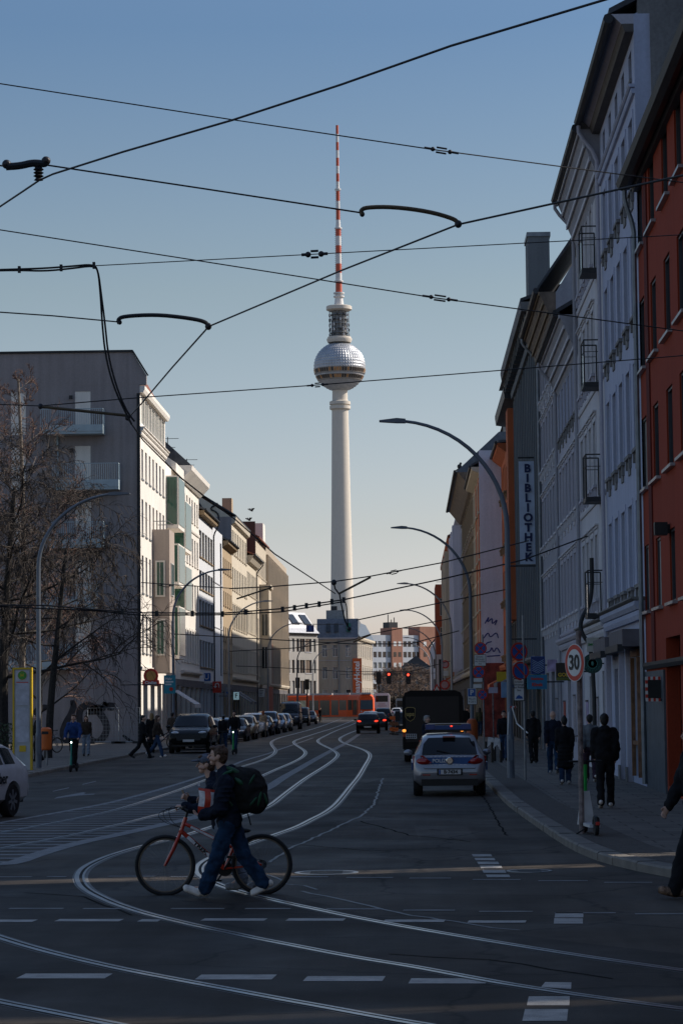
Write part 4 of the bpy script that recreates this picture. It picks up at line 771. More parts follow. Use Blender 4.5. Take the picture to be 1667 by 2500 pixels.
b = MB(); b.box(-.15, -.3, .1, 6.2, .03, 8.2, WHT2); b.build('white_front', r.T, smooth=False)
for x in (.3, 1.3): r.gbox('window_strip', 3.35 + x, 3.95 + x, -.33, -.28, 1., 7.6, PANE)
MB().tube([(.1, .2, 17.2), (6, .2, 17.2)], .03, 5, IRON).build('railing', r.T)
r = Bld('small white gabled house beyond the brick end building', 'F', 3., 9, 345., 9.5, 10, WHT)
r.row(4, 1.6, [3.8, 5.4], .9, st(.2)).row(7, 1.4, [3.8, 5.4], .9, st(.2)).walls(gm=SHOPD); MB().prism([(0, .02, 9.5), (0, .02, 10), (2.6, .02, 13.5), (6, .02, 9.5)], (0, 9, 0), WHT).build('gable', r.T, smooth=False); MB().prism([(-.2, -.1, 10), (2.6, -.1, 13.6), (2.6, -.1, 13.8), (-.3, -.1, 10.1)], (0, 9.5, 0), SLATE).build('roof', r.T, smooth=False)
for a_, b_, X_, h_, lab in ((166, 187, 8., 27, 'tall rear house hidden behind the brown eave'), (187.5, 203, 8., 30, 'tallest rear house behind the pale mansard house'), (203.5, 222, 8.6, 28.2, 'rear house behind the mansard house'), (222.5, 300, 9., 29, 'long rear house behind the cream and orange house')):
    r = Bld(lab, 'R', a_, b_, X_, h_ - 2, 10, OLDG, name='added_rear_house')  # unseen houses, sized to cast the shadow line on the left facades
    for z in (19.2, 22.2): r.row(z, 1.6, max(3, int((b_ - a_) / 3.4)), 1.1, st(.2))
    r.walls(); r.prof('roof', [(-.3, h_ - 2), (3, h_), (8, h_), (10.3, h_ - 2)], SLATE)
# ---- left side ------------------------------------------------------------------------------------------------
XL = -15.5
sl = st(.3, FRAME_W, PANE, 'T', sill=ZINC, out=.06)
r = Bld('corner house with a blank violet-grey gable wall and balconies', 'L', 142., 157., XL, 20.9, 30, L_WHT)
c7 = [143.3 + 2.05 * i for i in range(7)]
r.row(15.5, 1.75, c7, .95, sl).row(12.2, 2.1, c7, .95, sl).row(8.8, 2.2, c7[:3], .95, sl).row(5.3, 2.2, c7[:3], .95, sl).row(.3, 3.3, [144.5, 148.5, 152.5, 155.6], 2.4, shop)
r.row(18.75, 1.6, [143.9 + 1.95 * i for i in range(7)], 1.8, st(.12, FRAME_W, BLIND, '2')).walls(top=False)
r.band(18., .16, .12, L_WHT); r.band(18.2, .14, .22, L_WHT); r.band(18.36, .1, .3, L_WHT); r.band(20.45, .4, .3, L_WHT, 'cornice'); r.band(4.3, .2, .1, L_WHT)
MB().prx([(-.05, 20.92), (.9, 22.6), (1.1, 22.6), (1.1, 20.92)], .35, 13., TILE).build('roof', r.T, smooth=False)
MB().prx([(1.1, 20.92), (1.1, 22.6), (29.9, 22.6), (29.9, 20.92)], .35, 14.9, SLATE).build('roof', r.T, smooth=False)
# gable wall facing the camera: local x=0 plane, horizontal axis runs into the block (+y)
MG = Matrix.Translation((-.02, 0, 0)) @ Matrix(((0, 1, 0, 0), (1, 0, 0, 0), (0, 0, 1, 0), (0, 0, 0, 1)))       # (u, depth, z) -> (depth, u, z)
gx = lambda px, py: -(AD(px, py, 142.).x - XL)
gd = []
for z, u0, u1, h in ((18.05, gx(222, 1000), gx(184, 1000), 2.5), (14.85, gx(222, 1130), gx(184, 1130), 2.5), (11.6, gx(223, 1260), gx(185, 1260), 2.5), (8.2, gx(223, 1400), gx(185, 1400), 2.5), (4.9, gx(223, 1550), gx(185, 1550), 2.5), (18.05, gx(64, 1000), gx(28, 1000), 2.5), (14.85, gx(64, 1000), gx(28, 1000), 2.5), (11.6, gx(64, 1000), gx(28, 1000), 2.5)):
    gd.append((u0, z, u1, z + h))
b = MB(); wall(b, 30, 20.9, gd, .25, L_GAB, MG)
MB().prism([(-.025, -.4, 20.9), (-.025, -.4, 21.45), (-.025, .42, 22.82), (-.025, 30, 22.82), (-.025, 30, 20.9)], (.35, 0, 0), L_GAB).build('gable', r.T, smooth=False)
b.build('gable_wall', r.T, smooth=False); MB().box(-.12, .4, 22.83, .4, 30, 22.95, IRON).build('coping', r.T, smooth=False)
MB().prism([(-.12, -.42, 21.46), (-.12, -.5, 21.5), (-.12, .38, 22.95), (-.12, .42, 22.84)], (.5, 0, 0), IRON).build('coping', r.T, smooth=False)
for u0, z, u1, z1 in gd: put_win(r.T, (u0 + u1) / 2, z, u1 - u0, z1 - z, st(.22, GRY, PANE_B, '2', name='balcony_door'), MG, -PI / 2)
MB().box(-.1, -.02, 0, .0, .16, 20.4, IRON).build('corner_pipe', r.T, smooth=False)
gp = mat('black_spray', (.035, .033, .037), .85, var=.3)
b = MB()
for w, pts in ((.26, [(212, 1745), (225, 1728), (240, 1724), (254, 1730)]), (.34, [(256, 1722), (262, 1712), (250, 1735), (215, 1740)]), (.36, [(172, 1716), (182, 1715), (176, 1740), (160, 1765), (152, 1790), (158, 1806), (168, 1812)]), (.42, [(200, 1782), (192, 1745), (200, 1724), (222, 1722), (245, 1740), (262, 1770), (258, 1795), (238, 1815), (216, 1800)]), (.4, [(272, 1715), (270, 1735)]), (.3, [(82, 1742), (100, 1725), (125, 1728)]), (.16, [(300, 1795), (320, 1810), (345, 1818)])):
    p = chaikin([AD(x, y, 141.9) for x, y in pts], 2); m = len(p); E = []
    for i in range(m):
        t = (p[min(i + 1, m - 1)] - p[max(i - 1, 0)]).normalized(); nn = Vector((-t.z, 0, t.x)) * w / 2 * (1 - .35 * abs(2 * i / (m - 1) - 1) ** 3)
        E.append([Vector((-.055, -(v.x - XL), v.z)) for v in (p[i] - nn, p[i] + nn)])
    for i in range(m - 1): b.quad(E[i][0], E[i + 1][0], E[i + 1][1], E[i][1], gp)
b.build('graffiti', r.T, smooth=False)
for k, (x0, x1, yt, ym, yb) in enumerate(((100, 252, 998, 1036, 1060), (130, 290, 1131, 1170, 1196), (120, 253, 1274, 1315, 1338), (105, 235, 1424, 1462, 1487), (20, 166, 1575, 1612, 1636))):
    a = AD(x0, yb, 141.); c = AD(x1, yb, 141.); zt = AD(x1, yt, 141.).z - a.z; zm = AD(x1, ym, 141.).z - a.z; w = c.x - a.x
    bt = thing('balcony', 'pale blue-green balcony on the grey gable, %s' % ('topmost', 'second from the top, reaching farthest right', 'third from the top, hung with plants', 'fourth from the top', 'lowest, over the bus stop column')[k], 'balcony', (a.x, 141., a.z), 0, 'balconies on the grey gable')
    MB().box(0, -.0, 0, w, .96, .14, BALC).build('floor_slab', bt, smooth=False)
    MB().box(0, -.03, .143, w, .0, zm, BALC).build('front_panel', bt, smooth=False)
    MB().box(w - .03, .003, .143, w, .96, zm, BALC).build('side_panel', bt, smooth=False); MB().box(0., .003, .143, .03, .96, zm, BALC).build('side_panel', bt, smooth=False)
    b = MB(); n = int(w / .12)
    for i in range(n + 1): b.box(w * i / n - .012, -.02, zm, w * i / n + .012, .0, zt, BALC)
    for i in range(8): b.box(w - .03, .96 * i / 8, zm, w, .96 * i / 8 + .024, zt, BALC)
    b.box(0, -.025, zt, w, .005, zt + .04, BALC); b.box(w - .035, .006, zt, w, .96, zt + .04, BALC); b.build('railing', bt, smooth=False)
pl = thing('balcony_plants', 'reddish potted plants behind the railing of the third balcony', 'plants', AD(225, 1330, 141.5) - Vector((0, 0, .2)))
b = MB(); rr = random.Random(3); LEAFR = mat('dry_red_leaves', (.2, .07, .03), .8, var=.6, scale=9)
for i in range(260):
    c = Vector((rr.uniform(-1.1, .6), rr.uniform(-.2, .2), rr.uniform(.1, 1.25))); a = Vector((rr.uniform(-1, 1), rr.uniform(-1, 1), rr.uniform(-1, 1))) * .08; d = a.orthogonal() * .7; b.quad(c, c + a, c + a + d, c + d, LEAFR)
b.build('foliage', pl, smooth=False); MB().box(-1.2, -.2, -.1, .7, .2, .1, mat('terracotta', (.3, .1, .05), .8)).build('planter', pl)
for x, y in ((174, 970), (175, 1100)):
    v = AD(x, y, 141.9); l = thing('wall_lamp', 'small dark wall lamp beside the %s balcony door' % ('topmost' if y < 1000 else 'second'), 'lamp', v)
    MB().box(-.1, -.12, -.1, .1, .0, .1, IRON).build('housing', l); MB().box(-.04, 0, -.06, .04, .07, .06, IRON).build('bracket', l)
MB().tube([(-.1, -gx(0, 0) * 0 + gx(142, 1100), AD(142, 1161, 142.).z), (-.1, gx(142, 1100), AD(142, 1064, 142.).z)], .06, 6, BALC).build('downpipe', r.T)
# oriel
T = r.T
b = MB(); b.box(6.6, -1.05, 4.2, 9.8, .03, 12.9, stucco('oriel_render', (.42, .35, .3))); OR = b.build('oriel', T, smooth=False)
MB().tube([(6.65, -1., 13.4), (9.75, -1., 13.4), (9.75, -.05, 13.4)], .03, 5, STEEL).build('railing', T); MB().tube([(6.65, -.05, 13.4), (6.65, -1., 13.4)], .03, 5, STEEL).build('railing', T)
for z in (5.35, 8.9):
    MB().box(6.5, -.78, z - .1, 6.599, -.2, z + 2.1, L_WHT).build('window_surround', T, smooth=False)
    o = MB().box(6.47, -.68, z, 6.499, -.3, z + 2, GREEN).build('window', T, smooth=False); MB().box(6.46, -.5, z, 6.469, -.47, z + 2, FRAME_W).build('mullion', o, smooth=False)
    put_win(T, 8.2, z, 1.6, 2., st(-1.02, FRAME_W, GREEN, '2'))
# modern infill with green bay windows
SHOPF = stucco('grey_shaded_shopfront', (.13, .12, .125), .4)  # left ground floors: part shopfront colour, part shade painted in
r = Bld('modern infill with staggered green glass box windows', 'L', 157., 167., XL, 17.8, 14, L_WHT)
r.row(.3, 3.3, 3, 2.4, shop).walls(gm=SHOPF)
for d0, d1, z0, z1 in ((157.3, 161.6, 13.6, 17.), (162.1, 166.6, 12.4, 15.8), (157.3, 161.6, 9.9, 12.6), (162.1, 166.6, 8.3, 11.5), (157.3, 161.6, 5.2, 8.6)):
    x0, x1 = d0 - 157, d1 - 157
    o = MB().box(x0, -.8, z0, x1, .03, z1, L_WHT).build('bay_window', r.T, smooth=False)
    MB().box(x0 + .15, -.83, z0 + .25, x1 - .15, -.802, z1 - .1, GREEN).build('pane', o, smooth=False); MB().box(x0 - .025, -.7, z0 + .25, x0 - .002, -.05, z1 - .1, GREEN).build('pane', o, smooth=False)
MB().prx([(.1, 17.8), (1.6, 20), (13, 20), (14, 17.8)], .1, 9.9, ZINC).build('roof', r.T, smooth=False); MB().prx([(-.3, 17.6), (.2, 17.82), (.6, 18.8), (-.3, 18.2)], 4, 9.9, L_WHT).build('parapet', r.T, smooth=False)
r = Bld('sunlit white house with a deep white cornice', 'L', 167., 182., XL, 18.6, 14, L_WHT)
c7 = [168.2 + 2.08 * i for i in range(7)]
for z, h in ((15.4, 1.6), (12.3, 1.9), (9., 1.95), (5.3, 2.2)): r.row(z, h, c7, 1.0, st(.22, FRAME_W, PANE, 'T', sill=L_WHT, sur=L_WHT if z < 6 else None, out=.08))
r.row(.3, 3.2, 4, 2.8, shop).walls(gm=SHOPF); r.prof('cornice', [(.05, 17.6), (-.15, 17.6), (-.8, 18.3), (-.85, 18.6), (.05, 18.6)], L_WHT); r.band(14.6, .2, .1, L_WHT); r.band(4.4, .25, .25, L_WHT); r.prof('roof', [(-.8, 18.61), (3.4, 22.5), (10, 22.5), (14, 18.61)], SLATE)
r = Bld('house with brown window bands above a U-Bahn sign', 'L', 182., 195., XL, 16.7, 14, LBLU)
for z, h in ((13.3, 2.), (10.9, 1.4), (8.2, 1.9), (5.1, 2.)): r.row(z, h, 5, 2.1, st(.2, FRAME_B, SHOP if z < 13 else BLIND, '2', sill=BRN))
r.row(.3, 3.2, 4, 2.6, shop).walls(gm=SHOPF); r.prof('cornice', [(.05, 16.3), (-.4, 16.4), (-.45, 16.7), (.05, 16.7)], BRN); r.gutter(16.75, -.5, .1, down=[194.6]); r.roof(.4, 3, SLATE, zb=16.72)
r = Bld('plain pale blue-white flat-roofed house with a glass strip', 'L', 195., 205., XL, 16.4, 14, LBLU)
r.row(4.6, 11., [203.2], 1.6, st(.15, FRAME_D, PANE_B, '2', name='glass_strip')).row(.3, 3.2, 3, 2.4, shop).walls(gm=SHOPF); r.band(8.4, .08, .05, GRY); r.band(12., .08, .05, GRY)
r = Bld('ochre house with rows of small windows', 'L', 205., 216., XL, 15.9, 14, OCH)
for z in (13.4, 10.6, 7.6, 5.): r.row(z, 1.2 if z > 6 else 1.9, 5, .9, st(.22, FRAME_B, PANE, 'T', sill=OCH))
r.row(.3, 3.2, 3, 2.6, shop).walls(gm=SHOPF); r.prof('cornice', [(.05, 15.4), (-.5, 15.7), (-.55, 15.95), (.05, 15.95)], BRN); r.gutter(16., -.6, .1); r.roof(.5, 2.2, SLATE, .4, zb=15.96)
r = Bld('cream house with a painted dark side gable', 'L', 216., 236., XL, 18.8, 14, CRM)
for z, h in ((15.6, 2.1), (12.4, 2.), (9., 2.1), (5.2, 2.2)): r.row(z, h, 9, 1.1, st(.25, FRAME_W, PANE, 'T', sill=STONE, sur=STONE if z < 12 else None))
r.row(.3, 3.2, 5, 2.6, shop).walls(gm=SHOPF); r.prof('cornice', [(.05, 18.1), (-.3, 18.3), (-.4, 18.8), (.05, 18.8)], STONE); r.roof(.4, 4.6, SLATE, .5, zb=18.82); r.gable(4.6, L_GAB, True); r.band(4.4, .25, .3, STONE)
MB().box(-.06, .02, 16, -.001, 13.9, 18.8, L_GAB).build('side_wall', r.T, smooth=False)
b = MB()
for pts in ([(3.2, 20.4), (2.4, 19.4), (3., 18.6), (3.8, 18.7)], [(1.2, 20.), (2., 19.5), (1.2, 19.2), (1.1, 18.4)]): MB().tube([(-.07, p.x, p.y) for p in chaikin([(*q, 0) for q in pts], 2)], .07, 4, gp).build('graffiti', r.T)
b.lathe([(.45, -.02), (.45, .02), (.25, .02), (.25, -.02)], 14, mat('pink_spray', (.4, .15, .15), .8), M=Matrix.Translation((-.08, 2.1, 18.5)) @ Matrix.Rotation(PI / 2, 4, 'Y')); b.build('graffiti', r.T)
for x, y, h in ((4, 6, 3.2), (8, 7, 2.8), (12, 5, 2.)):
    an = thing('tv_antenna', 'thin tv antenna on the cream roof, %s' % ('tallest, nearest', 'middle one', 'shortest, farthest')[(4, 8, 12).index(x)], 'antenna', (XL - y, 216 + x, 23.2 if y < 7.5 else 22.8), 0, 'roof antennas')
    MB().tube([(0, 0, -.6), (0, 0, h)], .04, 5, IRON).build('mast', an)
    b = MB()
    for k, zz_ in enumerate((h * .95, h * .7, h * .5)): b.tube([(-1.1 + k * .2, 0, zz_), (1. - k * .3, 0, zz_)], .025, 4, IRON)
    b.build('rod', an)
r = Bld('lower cream house with dentil eaves below a brown gable', 'L', 236., 250., XL, 16.6, 14, CRM)
for z in (12.9, 9.2, 5.3): r.row(z, 2.2, 7, 1.05, st(.22, FRAME_W, PANE, 'T', sill=STONE))
r.row(.3, 3.2, 4, 2.4, shop).walls(gm=SHOPF); r.prof('cornice', [(.05, 15.8), (-.3, 16), (-.7, 16.6), (.05, 16.6)], STONE); r.gutter(16.65, -.75, .1, down=[249.6]); r.roof(.65, 3., TILE, zb=16.63); r.band(4.4, .25, .3, STONE)
r = Bld('stone house with a carved bay and brown side gable', 'L', 250., 268., XL, 19.2, 14, STONE)
for z in (15.6, 12.2, 9., 5.2): r.row(z, 2.1, 8, 1.1, st(.22, FRAME_W, PANE, 'T', sill=CRM))
r.row(.3, 3.2, 5, 2.4, shop).walls(gm=SHOPF); MB().box(-.08, .02, 0, -.002, 13.9, 20.9, stucco('brown_gable', (.12, .07, .05))).build('side_wall', r.T, smooth=False); r.roof(.4, 3.6, TILE, zb=19.22)
MB().box(5.5, -1., 4.3, 9.6, .03, 14.6, STONE).build('oriel', r.T, smooth=False); MB().box(5.3, -1.2, 14.3, 9.8, .03, 14.7, STONE).build('oriel_cornice', r.T, smooth=False)
for z in (6, 9.4):
    o = MB().box(5.44, -.8, z, 5.495, -.25, z + 2.2, PANE).build('window', r.T, smooth=False); MB().box(5.42, -.55, z, 5.439, -.5, z + 2.2, FRAME_W).build('mullion', o, smooth=False)
r.gbox('chimney', 258, 260, 3, 4, 20, 24, OCH); r.gbox('attic', 262, 266, -.05, 3, 19.2, 21.6, L_WHT)
r = Bld('tall sunlit building with narrow brown pilasters at the row end', 'L', 268., 313., XL, 19.5, 16, stucco('sunny_tan', (.42, .35, .27)))
for z in (15.6, 12.2, 8.8, 5.2): r.row(z, 2.5, 22, 1.2, st(.5, FRAME_B, PANE, '2'))
r.row(.3, 3.2, 11, 3., shop).walls(gm=SHOPF)
for i in range(23): MB().box(max(.01, 45 * i / 22 - .28), -.25, 4.6, min(44.98, 45 * i / 22 + .28), .05, 18.6, r.wm).build('pilaster', r.T, smooth=False)
r.gbox('red_base', 268.2, 276, -.2, .03, .2, 9., BRICK); r.band(4.2, .35, .3, STONE)
# ---- buildings beyond the square ------------------------------------------------------------------------------
r = Bld('pale modern corner building with wide dark windows beyond the square', 'F', 0., 10.4, 0., 13.6, 12, stucco('pale_concrete', (.33, .315, .29)), name='office_building', yaw=0)
r.T.location = (-20.3, 388, 0); r.T.rotation_euler = (0, 0, math.radians(58))
for z in (10.6, 7.2, 3.9, .6): r.row(z, 2.1, [1.8, 7.9], 1.7, st(.25, FRAME_D, PANE, '2', sill=WHT)).row(z, 2.1, [3.6, 4.9, 5.8, 6.5, 9.6], .7, st(.25, FRAME_D, PANE, '1'))
r.walls(); r.prof('roof', [(-.5, 13.6), (.3, 14.4), (2.4, 17.), (11, 17.), (12, 13.6)], mat('pale_tin', (.45, .45, .46), .45, .3)); r.band(13.3, .25, .35, GUTTER, 'cornice')
for x in (1.2, 4.6, 8.): MB().prism([(x, .75, 14.95), (x + 1.8, .75, 14.95), (x + 1.8, 2.05, 16.56), (x, 2.05, 16.56)], (0, -.12, .1), PANE).build('skylight', r.T, smooth=False)
r = Bld('cream hotel building with a grey mansard roof and orange banner', 'F', -14.75, -8.4, 400., 13., 26, stucco('hotel_cream', (.3, .27, .225)), name='hotel_building')
for z in (9.9, 6.3, 2.6): r.row(z, 2., [-13.7, -12., -9.6 - .3], .85, st(.2, FRAME_W, PANE_B if z > 6 else PANE, 'T'))
r.walls(); r.prof('roof', [(-.25, 13.), (1.2, 16.1), (24.5, 16.1), (26, 13.)], TIN, -.2, 6.5); r.band(12.7, .3, .3, GRY, 'cornice'); r.band(9.2, .12, .08, GRY)
for x in (1.3, 2.6, 4.6): MB().prism([(x, -.02, 13.9), (x + .7, -.02, 13.9), (x + .7, .72, 15.3), (x, .72, 15.3)], (0, -.1, .05), GREEN if x > 4 else PANE).build('skylight', r.T, smooth=False)
MB().tube([(3.3, -.12, 12.7), (3.3, -.12, .2)], .08, 6, ZINC).build('downpipe', r.T)
b = MB().box(1.2, 4, 16.1, 4.2, 9, 17.6, ZINC); b.box(2, 4.5, 17.6, 3, 6, 18.3, GUTTER); b.build('roof_plant', r.T, smooth=False)
bn = thing('hotel_banner', 'tall orange hotel banner with vertical white lettering', 'banner', (-7.7, 399.86, .3)); ORANGE = mat('banner_orange', (.52, .1, .02), .6, var=.05)
MB().box(-1.5, -.03, 1.2, -.02, .03, 9.3, ORANGE).build('cloth', bn, smooth=False); text('easyHotel', 1.3, WHITE, 'lettering', bn, (-.76, -.035, 6.2), (PI / 2, -PI / 2, 0), bold=.03)
r = Bld('long cream side wing of the hotel running back from the corner', 'L', 401., 432., -8.35, 13.2, 6, stucco('hotel_side', (.36, .32, .27)), name='hotel_building'); r.T.rotation_euler[2] = math.radians(90 - 3.6)
for z in (9.9, 6.3, 2.6): r.row(z, 2., 8, 1.2, st(.25, FRAME_W, PANE, 'T', sill=STONE, hood=STONE))
r.walls(); r.band(12.6, .5, .5, STONE, 'cornice'); r.prof('roof', [(-.3, 13.2), (1.2, 16.), (6, 16)], TIN)
PLW = stucco('slab_block_white', (.5, .52, .55)); PLO = stucco('slab_block_orange', (.36, .18, .125))
r = Bld('far white slab block of flats with orange stair towers', 'F', -13, 7.5, 690., 21.5, 14, PLW, name='apartment_block', yaw=math.radians(36)); r.T.scale = (1.24, 1, 1)
for k in range(6): r.row(3.2 + 3. * k, 1.6, [-12.2 + 1.3 * i for i in range(6)] + [-1.2 + 1.25 * i for i in range(4)], .95, st(.2, FRAME_D, PANE, '2'))
r.walls()
for x0, x1, zt, nm in ((-7.1 + 1.9, -2.2, 23.6, 'stair_tower'), (2.7, 7.7, 24., 'stair_tower')):
    o = MB().box(x0 + 13, -.6, 0, x1 + 13, 5, zt, PLO).build(nm, r.T, smooth=False)
    for k in range(6):
        for q in (.28, .72): MB().box(13 + x0 + (x1 - x0) * q - .4, -.64, 3.4 + 3 * k, 13 + x0 + (x1 - x0) * q + .4, -.605, 4.7 + 3 * k, WHITE if k % 2 else PANE).build('window', o, smooth=False)
for x, h in ((8.3, 4), (9.2, 2.6), (10., 3.2)): MB().tube([(x, 2, 23), (x, 2, 23.4 + h)], .12, 5, IRON).build('mast', r.T)
r.gbox('roof_plant', -5., -2.6, 1, 4, 23.6, 25.2, GUTTER)
for x0, x1, d, z, lab in ((-6.8, -1., 520, 9.6, 'low dark-roofed house beyond the bare trees, on the left'), (-1.6, 4.6, 560, 13., 'low grey hall beyond the bare trees, on the right')):
    r = Bld(lab, 'F', x0, x1, d, z - 2.5, 14, OLDG, name='house'); r.row(3, 1.4, 3, 1., st(.2)).walls(); MB().prism([(-.3, 0, z - 2.5), ((x1 - x0) / 2, 0, z), (x1 - x0 + .3, 0, z - 2.5)], (0, 14, 0), SLATE).build('roof', r.T, smooth=False)
# unseen houses added right of the frame to shade the crossing, gaps leave sun streaks
r = Bld('narrow grey house outside the frame beside the red house', 'R', 29.6, 34.3, 6.6, 19., 5.15, GRY)
for z in (5, 8.5, 12, 15.5): r.row(z, 2, 2, 1.2, sl)
r.walls(); r.roof(.2, 1.5, SLATE, zb=19.02)
for a_, b_, D_, lab in ((44.8, 66., 6, 'tall house block closing the side street on the right, farthest part'), (29.55, 41.5, 6, 'tall house block closing the side street on the right, middle part'), (-20., 27.6, 6, 'tall house block closing the side street on the right, near part')):  # unseen blocks added to stop the sun along the side street
    r = Bld(lab, 'R', a_, b_, 32., 30., D_, OLDG)
    for z in (5, 8.5, 12, 15.5, 19, 22.5, 26): r.row(z, 2, 5, 1.2, sl)
    r.walls()
r = Bld('plain grey corner house outside the frame on the right', 'R', -30., 15., 9.5, 20., 14, GRY)  # unseen house added to keep sun off the near road
for z in (5, 8.5, 12, 15.5): r.row(z, 2, 14, 1.2, sl)
r.walls(); r.roof(.4, 3, SLATE, zb=20.02)
# ---------------------------------------------------------------- television tower
CONC = stucco('tower_concrete', (.64, .58, .5), .08, .6); SILV = mat('steel_sphere', (.42, .43, .45), .45, .6, var=.12, scale=.3); TRED = mat('antenna_red', (.5, .09, .045), .6, var=.1); TWHT = mat('antenna_white', (.66, .64, .62), .6, var=.08)
TD = 1546.; tx = AD(829, 900, TD).x; zt = lambda y: AD(829, y, TD).z; z7 = lambda y: zt(280 + y * .306)
T = thing('television_tower', 'tall concrete television tower with silver sphere and striped antenna', 'tower', (tx, TD, 0))
zs = [zt(1500), zt(1250), zt(1000)]
MB().lathe([(16, 0), (12.5, 12), (9.2, 35), (7.3, zs[0]), (6.1, zs[1]), (5.25, zs[2] - 2), (5.2, zs[2])], 48, CONC).build('shaft', T, ang=60)
MB().lathe([(5.2, zs[2] - .5), (6.6, zs[2] + .3), (6.6, zs[2] + 2.2), (5.6, zs[2] + 2.25), (5.6, zs[2] + 3.), (6.6, zs[2] + 3.1), (6.6, zs[2] + 5), (5.2, zs[2] + 5.6)], 40, CONC).build('collar', T)
MB().lathe([(4.9, zs[2] + 5), (4.75, z7(2200) + 2)], 40, CONC).build('neck', T)
zc = (z7(1812) + z7(2212)) / 2; RS = 16.2; b = MB(); nu, nv = 56, 26
def sp(t, a, r): return Vector((r * math.sin(t) * math.cos(a), r * math.sin(t) * math.sin(a), zc + r * .965 * math.cos(t)))
bands = [(z7(2036), z7(2068)), (z7(2090), z7(2122))]
for i in range(nv):
    t0, t1 = PI * (i + .0) / nv, PI * (i + 1) / nv
    zmid = zc + RS * .965 * math.cos((t0 + t1) / 2)
    if any(a_ >= zmid >= c_ for a_, c_ in bands): pass
    for j in range(nu):
        a0, a1 = 2 * PI * j / nu, 2 * PI * (j + 1) / nu
        q = [sp(t0, a0, RS), sp(t1, a0, RS), sp(t1, a1, RS), sp(t0, a1, RS)]
        c = sp((t0 + t1) / 2, (a0 + a1) / 2, RS + .32)
        b.add(q + [c], [(0, 1, 4), (1, 2, 4), (2, 3, 4), (3, 0, 4)], SILV)
b.build('sphere', T, smooth=False)
TG = glass('tower_window', (.05, .035, .025), .1); TGL = glass('tower_window_bright', (.42, .2, .07), .2); TGM = mat('tower_mullion', (.3, .28, .26), .5, .4)
for za, zb in bands:
    ra = lambda z: math.sqrt(max(1, RS ** 2 - ((z - zc) / .965) ** 2))
    b = MB(); b.lathe([(ra(zb) - .4, zb - .5), (ra(zb) + .5, zb - .2), (ra(za) + .45, za + .2), (ra(za) - .4, za + .5)], 60, TGM); o = b.build('window_ring', T)
    b = MB(); rr = random.Random(5)
    for j in range(60):
        a0, a1 = 2 * PI * (j + .12) / 60, 2 * PI * (j + .88) / 60; r0, r1 = ra(zb) + .6, ra(za) + .58
        b.quad((r0 * math.cos(a0), r0 * math.sin(a0), zb + .1), (r0 * math.cos(a1), r0 * math.sin(a1), zb + .1), (r1 * math.cos(a1), r1 * math.sin(a1), za - .1), (r1 * math.cos(a0), r1 * math.sin(a0), za - .1), TGL if rr.random() < .3 else TG)
    b.build('pane', o, smooth=False)
MB().lathe([(7.3, z7(1820)), (8., z7(1800)), (8., z7(1788)), (7.4, z7(1785)), (7.4, z7(1775))], 40, CONC).build('upper_ring', T)
MB().lathe([(4.6, z7(1780)), (4.4, z7(1560))], 32, mat('cage_core', (.2, .2, .2), .8, var=.3)).build('cage_core', T)
b = MB()
for k in range(7):
    z = z7(1780 - 36 * k); b.lathe([(5.6, z), (5.9, z), (5.9, z + .25), (5.6, z + .25)], 28, ZINC)
for j in range(18):
    a = 2 * PI * j / 18; b.tube([(6.2 * math.cos(a), 6.2 * math.sin(a), z7(1785)), (6.2 * math.cos(a), 6.2 * math.sin(a), z7(1560))], .12, 4, ZINC)
    for k in range(5):
        if rnd.random() < .6: b.box(6.2 * math.cos(a) - .4, 6.2 * math.sin(a) - .4, z7(1760 - 40 * k) - .8, 6.2 * math.cos(a) + .4, 6.2 * math.sin(a) + .4, z7(1760 - 40 * k) + .8, TWHT if rnd.random() < .5 else GUTTER)
b.build('antenna_cage', T)
MB().lathe([(6.5, z7(1568)), (8.1, z7(1558)), (8.1, z7(1532)), (7.7, z7(1528)), (2.6, z7(1524))], 40, CONC).build('top_disc', T)
ar = lambda y: float(np.interp(y, [80, 595, 600, 905, 910, 1330, 1420, 1455, 1460, 1525], [.85, 1., 1.15, 1.3, 1.7, 1.95, 2.1, 2.1, 2.3, 3.1]))
ed = [85, 155, 220, 285, 345, 410, 470, 535, 610, 690, 755, 840, 910, 970, 1045, 1110, 1190, 1265, 1335, 1420, 1525]
for i, (y0, y1) in enumerate(zip(ed, ed[1:])):
    MB().lathe([(ar(y1 - 1), z7(y1)), (ar(y0 + 1), z7(y0))], 16, TRED if i % 2 == 0 else TWHT).build('antenna_band', T)
b = MB()
for y in (597, 907, 1330, 1425, 1452): b.lathe([(ar(y), z7(y) - .5), (ar(y) + (.9 if y < 1400 else 1.4), z7(y) - .4), (ar(y) + (.9 if y < 1400 else 1.4), z7(y) + .4), (ar(y), z7(y) + .5)], 18, TWHT)
for y in range(615, 840, 16): b.tube([(-ar(y) - .55, 0, z7(y)), (ar(y) + .55, 0, z7(y))], .09, 4, IRON)
for y in range(925, 1260, 16): b.tube([(-ar(y) - .6, 0, z7(y)), (ar(y) + .6, 0, z7(y))], .1, 4, IRON)
b.build('antenna_ring', T)
